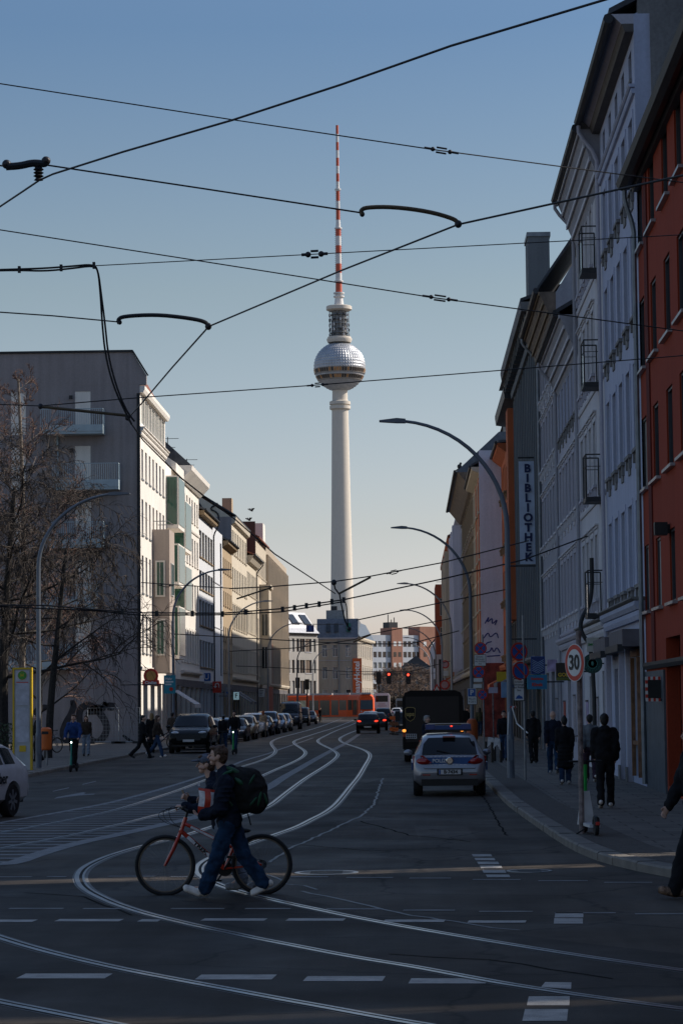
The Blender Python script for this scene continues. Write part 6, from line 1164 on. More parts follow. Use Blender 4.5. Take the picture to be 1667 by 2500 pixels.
# hanging traffic lights
LRED = mat('signal_red_lit', (1., .06, .03), .4, var=0, emit=3.)
for px, py, lab in ((935, 1652, 'pair of hanging traffic lights, red, over the square by the bus'), (996, 1653, 'single hanging red traffic light right of the pair')):
    p = AD(px + (4 if px < 950 else 0), py, 330.); T = thing('traffic_light', lab, 'traffic light', p)
    for k in ([-.8, .55] if px < 950 else [0]):
        o = MB().box(k - .32, -.15, -.95, k + .32, .15, .6, SBLK).build('housing', T, smooth=False)
        for j in range(3): MB().lathe([(.17, 0), (.17, .03), (.01, .05)], 14, LRED if (j == 0 and k >= 0) else IRON, M=Matrix.Translation((k, -.155, .3 - j * .48)) @ RX).build('lens', o)
    MB().tube([(-6, .2, .35), (6, .2, .55)], .04, 5, IRON).build('mast_arm', T)
for px, y0, y1, d, lab in ((680, 1693, 1700, 300., 'left'), (727, 1660, 1700, 305., 'middle'), (750, 1664, 1700, 308., 'right')):
    p = AD(px, y1, d); T = thing('traffic_light', 'traffic light on a pole before the orange tram, %s of three' % lab, 'traffic light', (p.x, d, .0)); h = AD(px, y0, d).z
    MB().tube([(0, 0, 0), (0, 0, h + .2)], .08, 6, IRON).build('pole', T); MB().box(-.28, -.3, h - 1., .28, -.09, h + .3, SBLK).build('housing', T, smooth=False)
# construction fence along the gable
FENCE = mat('fence_wire', (.28, .3, .32), .5, .5)
for k, (xa, xb) in enumerate(((215, 290), (290, 342))):
    a, c = AD(xa, 1818, 138.5), AD(xb, 1818, 138.5); w = c.x - a.x; T = thing('construction_fence', 'see-through wire construction fence along the gable, %s panel' % ('left' if k == 0 else 'right'), 'fence', (a.x, 138.5, .12), 0, 'wire fence panels')
    MB().tube([(0, 0, .1), (0, 0, 2.), (w, 0, 2.), (w, 0, .1), (0, 0, .1)], .03, 5, FENCE).build('frame', T); b = MB(); n = int(w / .16)
    for i in range(1, n): b.box(w * i / n - .006, -.006, .1, w * i / n + .006, .006, 2., FENCE)
    for j in range(1, 9): b.box(0, .007, .1 + .21 * j - .006, w, .019, .1 + .21 * j + .006, FENCE)
    b.build('mesh', T, smooth=False)
    for x in (.1, w - .1): MB().box(x - .3, -.12, 0, x + .3, .12, .12, IRON).build('foot', T, smooth=False)
for px, y, lab in ((600, 1262, 'upper'), (609, 1268, 'lower, wings raised')):
    p = AD(px + 5, y if px < 605 else y, 180.); p = AD(615 if px < 605 else 609, 1247 if px < 605 else 1270, 180.); T = thing('bird', 'dark bird flying past the roof antennas, %s' % lab, 'bird', p)
    b = MB(); b.ball((0, 0, 0), (.2, .08, .09), GUTTER, 8, 6)
    for s in (-1, 1): b.prism([(.1, 0, 0), (-.1, 0, 0), (-.25, s * .35, .28), (-.1, s * .7, .2), (.05, s * .35, .32)], (0, 0, .02), GUTTER)
    b.prism([(-.15, -.05, 0), (-.4, -.08, 0), (-.4, .08, 0), (-.15, .05, 0)], (0, 0, .02), GUTTER); T.rotation_euler = (0, 0, .7); T.scale = (.62, .62, .62); b.build('body', T)
p = AD(1121, 1139, 168.); T = thing('bird', 'dark bird perched on the eave of the brown house', 'bird', p); b = MB(); b.ball((0, 0, 0), (.16, .11, .17), GUTTER, 8, 6); b.ball((.08, 0, .2), .09, GUTTER, 8, 6); b.prism([(-.05, -.04, -.1), (-.35, -.04, -.3), (-.3, -.04, -.34), (0, -.04, -.2)], (0, .08, 0), GUTTER); b.build('body', T)

# shopfront details along the right pavement
def front(name, label, cat, d0, d1, z0, z1, out, mt, parts=()):
    T = thing(name, label, cat, (XR, d1, 0), -PI / 2); MB().box(0, -out, z0, d1 - d0, -.004, z1, mt).build('panel', T, smooth=False)
    for nm, x0, x1, za, zb, o, m_ in parts: MB().box(x0, -o, za, x1, -out - .001 if o > out else -.004, zb, m_).build(nm, T, smooth=False)
    return T
WOODF = mat('varnished_wood', (.2, .1, .05), .5, var=.3, scale=6); LILAC = mat('lilac_poster', (.35, .28, .42), .6, var=.5, scale=4); REDP = mat('red_poster', (.35, .06, .04), .6, var=.8, scale=5, fine=.5); TAGS = mat('sticker_layer', (.3, .28, .3), .7, var=1., scale=7, fine=.6)
for d0, d1, lab in ((64.05, 64.3, 'white door pilaster between the shop window and the door of the blue-grey house'), (66.2, 66.5, 'white door pilaster to the left of the door of the blue-grey house'), (70.5, 70.9, 'white end pilaster at the seam of the blue-grey and white houses')): front('pilaster', lab, 'pilaster', d0, d1, .12, 3.9, .14, WHT2, [('capital', -.05, d1 - d0 + .05, 3.6, 3.9, .2, WHT2), ('base', -.04, d1 - d0 + .04, .12, .5, .19, OLDG)])
front('shop_door_frame', 'varnished wooden frame around the lower shop window of the blue-grey house', 'shop frame', 61.5, 63.3, 3.32, 3.5, .1, WOODF, [('post', 0, .1, .3, 3.3, .1, WOODF), ('post', 1.7, 1.8, .3, 3.3, .1, WOODF), ('rail', .1, 1.7, 1.1, 1.2, .08, WOODF)])
for d0, d1, z0, z1, m_, lab in ((75.2, 76.4, .9, 2.3, TAGS, 'sticker-covered panel on the white house wall behind the puffer jacket'), (79.6, 80.6, 1., 2.2, LILAC, 'lilac poster on the white house wall near the round green sign'), (85.6, 86.8, .8, 2.4, TAGS, 'layered poster patch on the lower white house wall'), (91.2, 92.4, .9, 2.2, REDP, 'torn red poster near the far end of the lower white house'), (95.5, 97.5, .8, 2.3, TAGS, 'torn poster wall below the light grey house')): front('poster', lab, 'poster', d0, d1, z0, z1, .02, m_, [('edge_strip', 0, d1 - d0, z1, z1 + .05, .035, GUTTER)])
for d0, w, lab in ((107., 5., 'dark slanted canopy over the library entrance'), (119., 6., 'dark slanted canopy over the shops beyond the library'), (131., 5., 'faded canopy over the shop of the brown-black house'), (143., 4., 'orange canopy on the bright orange house')):
    T = thing('awning', lab, 'awning', (XR, d0 + w, 3.6), -PI / 2); m_ = ORANGE if d0 > 140 else MATS['awning_dark']; MB().prx([(-.17, .15), (-.17, .08), (-1.1, -.4), (-1.1, -.34)], 0, w, m_).build('fabric', T, smooth=False); MB().prx([(-1.09, -.6), (-1.12, -.6), (-1.12, -.34), (-1.09, -.34)], 0, w, m_).build('valance', T, smooth=False)
for px, py, d, w, h, m_, lab in ((1347, 1625, 86., .34, .42, LILAC, 'small lilac sign hanging left of the GOLD sign'), (1262, 1668, 112., .5, .4, SBLUE, 'small blue sign past the sign posts'), (1226, 1652, 126., .6, .5, SYEL, 'small yellow sign jutting from the brown-black house')): jut(px, py, d, w, h, m_, lab)
T = thing('bent_downpipe', 'dark bent downpipe curving over the cornice of the white house', 'downpipe', (XR, 75.6, 0)); MB().tube(chaikin([(-.12, 0, 6.6), (-.12, 0, 5.3), (-.5, -.1, 4.7), (-.5, -.2, 4.3), (-.14, -.3, 3.8), (-.14, -.3, .15)], 2), .065, 8, IRON).build('pipe', T); MB().box(-.22, -.38, .12, -.05, -.22, .5, ZINC).build('foot', T, smooth=False)
# ---------------------------------------------------------------- vehicles (local +y = forward)
CARG = glass('car_glass', (.006, .009, .012), .05, .3); TYRE = mat('tyre', (.014, .014, .015), .8, var=.1); RIM = mat('alloy_rim', (.35, .36, .38), .3, .8); LAMPG = mat('headlight_glass', (.5, .52, .55), .12, .3, var=.1, spec=.8); TAILR = mat('taillight_red', (.28, .012, .01), .15, var=.2, scale=9, spec=.8); TAIL_ON = mat('taillight_lit', (.9, .05, .02), .3, var=0, emit=1.6); IND_ON = mat('indicator_lit', (1., .33, .05), .3, var=0, emit=1.6); PLATE = mat('number_plate', (.6, .6, .6), .4, var=.05); TRIM = mat('black_trim', (.012, .012, .013), .5); CHROME = mat('chrome', (.6, .6, .6), .12, 1.)
HATCH = [(-2.20, .44, .58, .60, .72, .64), (-2.17, .36, .70, .73, .82, .70), (-2.11, .30, .88, .92, .875, .72), (-2.03, .27, .98, 1.03, .89, .72), (-1.62, .25, 1.0, 1.39, .905, .64), (-1.35, .24, 1.0, 1.46, .905, .63), (-.6, .23, .98, 1.51, .905, .63), (.1, .23, .96, 1.50, .905, .63), (.55, .23, .95, 1.43, .905, .62), (1.25, .23, .93, .99, .90, .72), (1.7, .25, .86, .92, .885, .70), (2.02, .3, .75, .80, .83, .62), (2.16, .36, .62, .66, .75, .56), (2.2, .42, .55, .57, .70, .52)]
SUVP = [(-2.20, .5, .75, .8, .80, .70), (-2.17, .42, .95, 1.0, .87, .74), (-2.1, .36, 1.08, 1.14, .90, .74), (-1.75, .34, 1.1, 1.55, .91, .68), (-1.5, .33, 1.1, 1.64, .915, .68), (-.6, .33, 1.1, 1.70, .915, .69), (.1, .33, 1.08, 1.68, .915, .69), (.45, .33, 1.07, 1.6, .915, .67), (1.1, .33, 1.06, 1.13, .91, .76), (1.7, .35, 1.0, 1.07, .90, .76), (2.05, .38, .92, .98, .87, .72), (2.17, .42, .8, .86, .82, .66), (2.2, .5, .66, .7, .77, .6)]
VANP = [(-2.20, .45, .9, 1.6, .84, .74), (-2.17, .4, 1., 1.86, .88, .78), (-2.05, .34, 1.05, 1.95, .90, .8), (-.5, .32, 1.08, 1.97, .91, .82), (.6, .32, 1.08, 1.95, .91, .8), (1., .32, 1.08, 1.82, .91, .76), (1.62, .32, 1.06, 1.16, .90, .78), (1.95, .36, .96, 1.02, .88, .74), (2.15, .4, .78, .84, .82, .68), (2.2, .46, .66, .7, .78, .62)]
PROFS = {'hatch': (HATCH, (-1.57, -2.08), (.55, 1.25), [(-1.5, -1.02), (-.94, -.08), (0., 1.0)], (-1.32, 1.36), .33), 'suv': (SUVP, (-1.75, -2.1), (.45, 1.1), [(-1.6, -1.0), (-.92, -.1), (0., .9)], (-1.3, 1.38), .38), 'van': (VANP, (-2.05, -2.17), (1., 1.62), [(-1.95, -.6), (-.5, .4), (.52, 1.4)], (-1.3, 1.5), .35)}
CARM = {}
def cring(P, y):
    ys = [p[0] for p in P]; zb, zs, zt, w, wr = [float(np.interp(y, ys, [p[k] for p in P])) for k in range(1, 6)]
    f = min(1., max(0., (zt - zs - .07) / .3))
    return [(0, zb), (.8 * w, zb), (.975 * w, zb + .12), (w, zb + (zs - zb) * .45), (.985 * w, zs - .1 * min(1, (zs - zb) * 2)), (.955 * w, zs), (wr + (.955 * w - wr) * .12, zs + (zt - zs) * .84), (wr * .84, zt - .012), (0, zt)]
def car_meshes(kind, sy, sz, sw):
    key = (kind, sy, sz, sw)
    if key in CARM: return CARM[key]
    P, rw, ws, sides, axles, wr_ = PROFS[kind]; S = lambda x, y, z: (x * sw, y * sy, z * sz)
    ys = sorted({p[0] for p in P} | {(a[0] + b_[0]) / 2 for a, b_ in zip(P, P[1:]) if b_[0] - a[0] > .3}); b = MB(); n = 9; rings = []
    for y in ys:
        r = cring(P, y); rings.append([S(x, y, z) for x, z in r] + [S(-x, y, z) for x, z in r[-2:0:-1]])
    m = len(rings[0]); vs = [v for r in rings for v in r]
    fs = [(i * m + j, i * m + (j + 1) % m, (i + 1) * m + (j + 1) % m, (i + 1) * m + j) for i in range(len(ys) - 1) for j in range(m)] + [tuple(range(m))[::-1], tuple(range((len(ys) - 1) * m, len(ys) * m))]
    fs = [f[::-1] for f in fs]; b.add(vs, fs, TRIM); me = b.mesh('body_raw', False)
    ob = bpy.data.objects.new('tmp', me); COL.objects.link(ob); cut = MB()
    for y in axles:
        for s in (-1, 1): cut.tube([(s * .62 * sw, y * sy, wr_ * sz * .98), (s * 1.2 * sw, y * sy, wr_ * sz * .98)], wr_ * sz * 1.16, 24, TRIM)
    co = bpy.data.objects.new('tmpc', cut.mesh('cut', False)); COL.objects.link(co)
    bm_ = bmesh.new(); bm_.from_mesh(me); bmesh.ops.recalc_face_normals(bm_, faces=bm_.faces); bm_.to_mesh(me); bm_.free()
    cm = co.data; bm_ = bmesh.new(); bm_.from_mesh(cm); bmesh.ops.recalc_face_normals(bm_, faces=bm_.faces); bm_.to_mesh(cm); bm_.free()
    md = ob.modifiers.new('b', 'BOOLEAN'); md.operation = 'DIFFERENCE'; md.object = co; md.solver = 'EXACT'
    body = bpy.data.meshes.new_from_object(ob.evaluated_get(bpy.context.evaluated_depsgraph_get())); body.name = 'body'
    bpy.data.objects.remove(ob); bpy.data.objects.remove(co)
    body.polygons.foreach_set('use_smooth', [True] * len(body.polygons)); body.set_sharp_from_angle(angle=math.radians(32))
    def top_pane(y0, y1, k=.93):
        q = MB(); yy = [y0 + (y1 - y0) * t for t in (.06, .35, .65, .94)]; g = []
        for y in yy:
            r = cring(P, y); r0 = cring(P, y0); pts = [r[6], r[7], r[8]]; row = [(x * k, z) for x, z in pts]; row = row + [(-x, z) for x, z in row[1::-1]]
            d = .012; g.append([S(x, y - d * (1 if y1 < y0 else -1), z + d) for x, z in row])
        vs = [v for r in g for v in r]; q.add(vs, [(i * 5 + j, i * 5 + j + 1, (i + 1) * 5 + j + 1, (i + 1) * 5 + j) for i in range(3) for j in range(4)], CARG); return q.mesh('pane', True, 60)
    panes = [('rear_window', top_pane(*rw)), ('windshield', top_pane(*ws))]
    for ya, yb in sides:
        for s in (-1, 1):
            q = MB(); g = []
            for t in (0, .25, .5, .75, 1):
                y = ya + (yb - ya) * t; r = cring(P, y); (x5, z5), (x6, z6) = r[5], r[6]
                g.append((S(s * (x5 + (x6 - x5) * .1 + .008), y, z5 + (z6 - z5) * .1), S(s * (x5 + (x6 - x5) * .9 + .008), y, z5 + (z6 - z5) * .9)))
            q.add([v for p in g for v in p], [(2 * i, 2 * i + 2, 2 * i + 3, 2 * i + 1) for i in range(4)], CARG); panes.append(('side_window', q.mesh('pane', True, 60)))
    R = wr_ * sz; ty = MB(); ty.lathe([(R * .62, -.1), (R * .92, -.11), (R, -.075), (R, .075), (R * .92, .11), (R * .62, .1)], 28, TYRE, M=Matrix.Rotation(PI / 2, 4, 'Y'))
    rm = MB(); rm.lathe([(R * .66, -.085), (R * .66, .085), (R * .58, .075), (R * .5, .04), (.01, .04)], 24, TRIM, M=Matrix.Rotation(PI / 2, 4, 'Y'))
    for i in range(7):
        for s in (-1, 1): rm.box(.05 * s - .02 + (.035 * s), -.03, R * .08, .05 * s + .02 + (.035 * s), .03, R * .62, RIM, Matrix.Rotation(2 * PI * i / 7, 4, 'X'))
    CARM[key] = (body, panes, ty.mesh('tyre', True, 40), rm.mesh('rim', True, 40), S, P, axles, R); return CARM[key]
def car(kind, label, X, d, rz, pm, sy=1., sz=1., sw=1., z=0., on=False, name='parked_car', cat='car', group=None, plate=None, silver_trim=False):
    body, panes, ty, rm, S, P, axles, R = car_meshes(kind, sy, sz, sw); T = thing(name, label, cat, (X, d, z), rz, group)
    o = link('body', body, T); o.data.materials.clear() if False else None
    o.material_slots[0].link = 'OBJECT'; o.material_slots[0].material = pm
    for nm, me in panes: link(nm, me, T)
    for y in axles:
        for s in (-1, 1): w = link('wheel', ty, T, (s * (.905 * sw - .12), y * sy, R)); link('rim', rm, w)
    y0 = P[0][0]; y1 = P[-1][0]; zf = {'hatch': .67, 'suv': .88, 'van': .86}[kind]; zr = {'hatch': .84, 'suv': 1.02, 'van': 1.05}[kind]
    for s in (-1, 1):
        b = MB(); b.ball(S(s * .60, y1 - .13, zf), (.2 * sw, .13, .075 * sz), LAMPG, 14, 8, Matrix.Rotation(-s * .35, 3, 'Z')); b.build('headlight', T)
        b = MB()
        if kind == 'van': b.box(s * .8 * sw - .06, y0 * sy - .02, .8 * sz, s * .8 * sw + .06, y0 * sy + .12, 1.3 * sz, TAIL_ON if on else TAILR)
        else: b.ball(S(s * .68, y0 + .1, zr), (.2 * sw, .1, .085 * sz), TAIL_ON if on else TAILR, 14, 8, Matrix.Rotation(s * .45, 3, 'Z'))
        b.build('taillight', T)
        mz = {'hatch': 1.0, 'suv': 1.14, 'van': 1.2}[kind]; my = {'hatch': .82, 'suv': .7, 'van': 1.15}[kind]
        b = MB(); b.ball(S(s * 1.02, my, mz), (.11, .06, .075), pm, 12, 8); b.box(min(s * .86 * sw, s * .98 * sw), my * sy - .02, mz * sz - .05, max(s * .86 * sw, s * .98 * sw), my * sy + .02, mz * sz - .01, TRIM); b.build('mirror', T)
        for hy in (-.55, .35): MB().box(s * .9 * sw - .015, hy * sy, (zf + .16) * sz, s * .9 * sw + .015, hy * sy + .18, (zf + .195) * sz, pm).build('door_handle', T, smooth=False)
    gz = {'hatch': (.44, .6), 'suv': (.56, .8), 'van': (.55, .75)}[kind]
    MB().prism([(-.5 * sw, y1 * sy - .06, gz[0] * sz), (.5 * sw, y1 * sy - .06, gz[0] * sz), (.56 * sw, y1 * sy - .1, gz[1] * sz), (-.56 * sw, y1 * sy - .1, gz[1] * sz)], (0, .085, 0), TRIM).build('grille', T, smooth=False)
    MB().box(-.72 * sw, y1 * sy - .14, .3 * sz, .72 * sw, y1 * sy - .015, .38 * sz, TRIM).build('bumper', T, smooth=False); MB().box(-.7 * sw, y0 * sy - .01, .26 * sz, .7 * sw, y0 * sy + .2, .42 * sz, TRIM).build('bumper', T, smooth=False)
    MB().box(-.26, y1 * sy + .028, (gz[0] - .06) * sz, .26, y1 * sy + .04, (gz[0] - .06) * sz + .11, PLATE).build('number_plate', T, smooth=False)
    if plate is None: MB().box(-.26, y0 * sy - .022, .5 * sz, .26, y0 * sy - .008, .5 * sz + .11, PLATE).build('number_plate', T, smooth=False)
    return T, S
PB = mat('paint_black', (.005, .006, .007), .25, spec=.35, var=.05); PS = paint('paint_silver', (.34, .35, .37), .3, .6); PW = paint('paint_white', (.62, .62, .64)); PG = mat('paint_grey', (.035, .038, .045), .3, .2, spec=.4, var=.05); PBL = paint('paint_blue', (.02, .045, .11)); PBE = paint('paint_beige', (.3, .25, .17), .35, .3); PDB = mat('paint_dark_blue', (.01, .015, .028), .25, spec=.4, var=.05); PSB = paint('paint_steel_blue', (.14, .18, .24), .3, .5)
GPK = 'cars parked along the left kerb'
row = [('suv', 113.5 + 2.5, PB, 'big black off-road car parked nearest, facing the camera', 1.12, 1.08, 1.08), ('hatch', 124., PDB, 'dark estate car parked right behind the big black car', 1.08, 1., 1.), ('hatch', 131., PBE, 'beige-roofed estate car, third in the parked row', 1.1, 1.02, 1.), ('hatch', 140., PSB, 'steel blue hatchback with bright headlight behind the scooter rider', 1., 1., 1.), ('hatch', 151., PG, 'dark grey small car with a bright headlight, mid row', .95, .95, .97), ('suv', 158.5, PBE, 'beige estate car behind the dark grey small car', 1.05, .92, 1.), ('suv', 169.5, PW, 'white car with a wide dark grille, mid row', 1.02, .98, 1.), ('hatch', 178., PDB, 'low dark blue car behind the white car', 1., .95, 1.), ('suv', 186., PBL, 'blue off-road car in the far parked row', 1.02, 1.02, 1.), ('hatch', 196.5, PSB, 'pale steel blue car, second before the dark van', 1., 1., 1.), ('hatch', 206., PS, 'silver hatchback parked right before the dark van', 1., 1., 1.), ('van', 222., PDB, 'tall dark delivery van parked in the far row', 1.25, 1.25, 1.08), ('van', 256., PB, 'black people carrier near the end of the far row', 1.05, .98, 1.), ('hatch', 276., PG, 'last grey car at the far end of the row', 1., 1., 1.)]
for k, (kd, d, pm, lab, sy, sz, sw) in enumerate(row): car(kd, lab, (-10.2 if k == 0 else -10.75) - (.55 if k > 11 else 0), d, PI, pm, sy, sz, sw, group=GPK)
car('suv', 'black car driving away with red taillights beside the tram rails', -3.12, 184.5, 0, PB, 1., .9, .97, on=True, name='moving_car', group='cars driving away')
car('hatch', 'dark car just ahead of the black car, half hidden', -2.75, 205, 0, PG, 1., 1., 1., on=True, name='moving_car', group='cars driving away')
car('hatch', 'silver-roofed car in the queue before the tram', -3.7, 232, 0, PSB, 1., 1., 1., name='moving_car', group='cars driving away')
car('suv', 'dark high car ahead in the queue near the white coach', -2.85, 262, 0, PDB, 1.05, 1.05, 1., name='moving_car', group='cars driving away')
car('hatch', 'dark parked car peeking out left of the brown van', -.55, 190, 0, PG, 1., 1.05, 1.)
car('hatch', 'small white car far away across the square', -2.2, 405, 0, PW, 1., 1., 1.)
# white taxi
T, S = car('hatch', 'white taxi car with dark lettering, cut by the left edge', -9.2, 48.6, math.radians(165), PW, 1.03, 1.03, .97, name='taxi_car')
text('Uber', .3, TRIM, 'lettering', T, (-.897, -.72, .78), (PI / 2, 0, -PI / 2), ext=.003, bold=.006)
b = MB()
for k, (y0, y1) in enumerate(((.32, -.35), (.2, -.3))):
    y = y0
    while y > y1: b.box(-.9, y - .05, .78 - k * .1, -.893, y, .83 - k * .1, TRIM); y -= .075
b.build('small_print', T, smooth=False)
# police car
PSIL = paint('police_silver', (.3, .3, .325), .32, .5); PBLU = mat('police_blue', (.012, .06, .2), .3, var=.05)
c0, c1 = G(1010, 1945), G(1183, 1945)
T, S = car('hatch', 'silver and blue police car parked at the right kerb', (c0.x + c1.x) / 2 + .02, 60.5, 0, PSIL, 1., .985, .955, name='police_car', plate=1)
o = MB().prism([(-.5, -2.155, .76), (.5, -2.155, .76), (.56, -2.12, .92), (-.56, -2.12, .92)], (0, .09, 0), PBLU).build('tailgate_band', T, smooth=False)
text('POLIZEI', .12, PLATE, 'lettering', o, (-.2, -2.158, .84), (PI / 2 - .2, 0, 0), ext=.006, bold=.003)
b = MB()
for k in range(9):
    x = -.46 + k * .1; b.box(x, -2.162, .735, x + .055, -2.15, .755, PLATE); b.box(x, -2.128, .925, x + .055, -2.11, .94, PLATE)
b.build('dash_strip', T, smooth=False)
M_ = Matrix.Translation((0, -2.165, .845)) @ Matrix.Rotation(PI / 2, 4, 'X')
MB().lathe([(.085, 0), (.085, .02), (.068, .025), (.068, .01), (.001, .01)], 24, CHROME, M=M_).build('emblem', T); MB().prism([(-.06, -2.195, .85), (.01, -2.195, .855), (.0, -2.195, .84), (.06, -2.195, .835), (.0, -2.195, .828), (.008, -2.195, .842)], (0, .012, 0), CHROME).build('emblem_bolt', T, smooth=False)
MB().box(-.3, -2.245, .505, .3, -2.17, .655, TRIM).build('plate_recess', T, smooth=False); o = MB().box(-.26, -2.262, .525, .26, -2.246, .635, PLATE).build('number_plate', T, smooth=False); text('B·7434', .115, TRIM, 'lettering', o, (.02, -2.264, .58), bold=.004); MB().box(-.256, -2.265, .53, -.215, -2.2605, .63, SBLUE).build('eu_band', o, smooth=False)
b = MB(); b.box(-.56, -.62, 1.52, .56, -.3, 1.56, TRIM); b.box(-.55, -.66, 1.56, -.32, -.26, 1.69, mat('lightbar_blue', (.012, .05, .2), .12, var=.2)); b.box(.32, -.66, 1.56, .55, -.26, 1.69, MATS['lightbar_blue']); b.box(-.32, -.64, 1.56, .32, -.28, 1.66, PBLU); b.box(-.5, -.6, 1.69, .5, -.32, 1.71, PS); b.build('light_bar', T, smooth=False)
MB().ball((.08, -.66, 1.64), (.03, .02, .018), TAIL_ON, 10, 6).build('warning_lamp', T)
MB().box(-.15, -1.72, 1.385, .15, -1.62, 1.415, TAILR).build('brake_light', T, smooth=False); MB().tube([(0, -2.06, 1.02), (-.3, -1.98, 1.1)], .012, 5, TRIM).build('wiper', T)
for s in (-1, 1):
    MB().prism([(s * .42, -2.2, .8), (s * .6, -2.15, .74), (s * .86, -1.99, .78), (s * .87, -1.95, .95), (s * .62, -2.12, .97)], (0, .12, .0), TAILR).build('taillight', T, smooth=False)
    MB().box(s * .88 - .02, -1.9, .62, s * .88 + .02, 1.9, .8, PBLU).build('side_band', T, smooth=False)
b = MB()
for pts in ([(-.63, -2.14, .72), (-.6, -2.2, .66), (.6, -2.2, .66), (.63, -2.14, .72)], [(-.68, -2.1, .96), (-.63, -2.145, .75)], [(.68, -2.1, .96), (.63, -2.145, .75)]): b.tube(pts, .007, 4, TRIM)
for s in (-1, 1): b.box(s * .55 - .09, -2.215, .5, s * .55 + .09, -2.195, .53, TAILR)
b.build('panel_gap', T)
# brown parcel truck
UB = mat('parcel_brown', (.011, .008, .007), .6, var=.15, spec=.2); GOLDM = mat('shield_gold', (.42, .3, .1), .5)
T = thing('parcel_truck', 'dark brown parcel delivery truck with a shield logo at the back', 'truck', (.86, 92.6, 0))
b = MB(); w = 1.14; pr = [(-w, .5), (w, .5), (w, 2.38), (w - .1, 2.6), (w - .3, 2.68), (-w + .3, 2.68), (-w + .1, 2.6), (-w, 2.38)]
b.prism([(x, 0, z) for x, z in pr], (0, 6.2, 0), UB); b.build('cargo_box', T, ang=25)
MB().box(-w + .12, -.03, .75, w - .16, -.003, 2.45, mat('shutter_brown', (.018, .011, .009), .5)).build('roller_door', T, smooth=False)
MB().box(-1.05, -.25, .38, 1.05, .0, .5, IRON).build('bumper', T, smooth=False); MB().box(-.9, .1, .3, .9, 6, .5, TRIM).build('chassis', T, smooth=False)
for s in (-1, 1):
    for y in (.95, 4.9): o = link('wheel', CARM[('hatch', 1., .985, .955)][2], T, (s * .95, y, .38)); o.scale = (1.3, 1.15, 1.15); link('rim', CARM[('hatch', 1., .985, .955)][3], o)
    MB().ball((s * 1.08, -.02, 1.18), (.075, .03, .055), IND_ON, 12, 8).build('indicator', T); MB().box(s * 1.08 - .06, -.03, .95, s * 1.08 + .06, -.001, 1.08, TAILR).build('taillight', T, smooth=False)
    MB().box(s * 1.35 - .1, 5.6, 1.5, s * 1.35 + .1, 5.7, 1.9, TRIM).build('mirror', T, smooth=False)
sh = [(-.19, 2.02), (-.1, 2.06), (.1, 2.06), (.19, 2.02), (.19, 1.72), (.13, 1.6), (0, 1.52), (-.13, 1.6), (-.19, 1.72)]
o = MB().prism([(x - .85, -.045, z) for x, z in sh], (0, .014, 0), GOLDM).build('shield_logo', T, smooth=False); MB().prism([((x) * .9 - .85, -.05, (z - 1.79) * .92 + 1.79) for x, z in sh], (0, .0045, 0), UB).build('shield_face', o, smooth=False)
text('ups', .22, GOLDM, 'lettering', o, (-.85, -.053, 1.8), bold=.006); MB().box(-1.02, -.045, .88, -.62, -.032, 1.06, PLATE).build('number_plate', T, smooth=False)
b = MB()
for k in range(2):
    for j in range(5): b.box(-1.0 + j * .075, -.05, .895 + k * .085, -.95 + j * .075, -.0455, .96 + k * .085, TRIM)
b.build('plate_print', T, smooth=False)
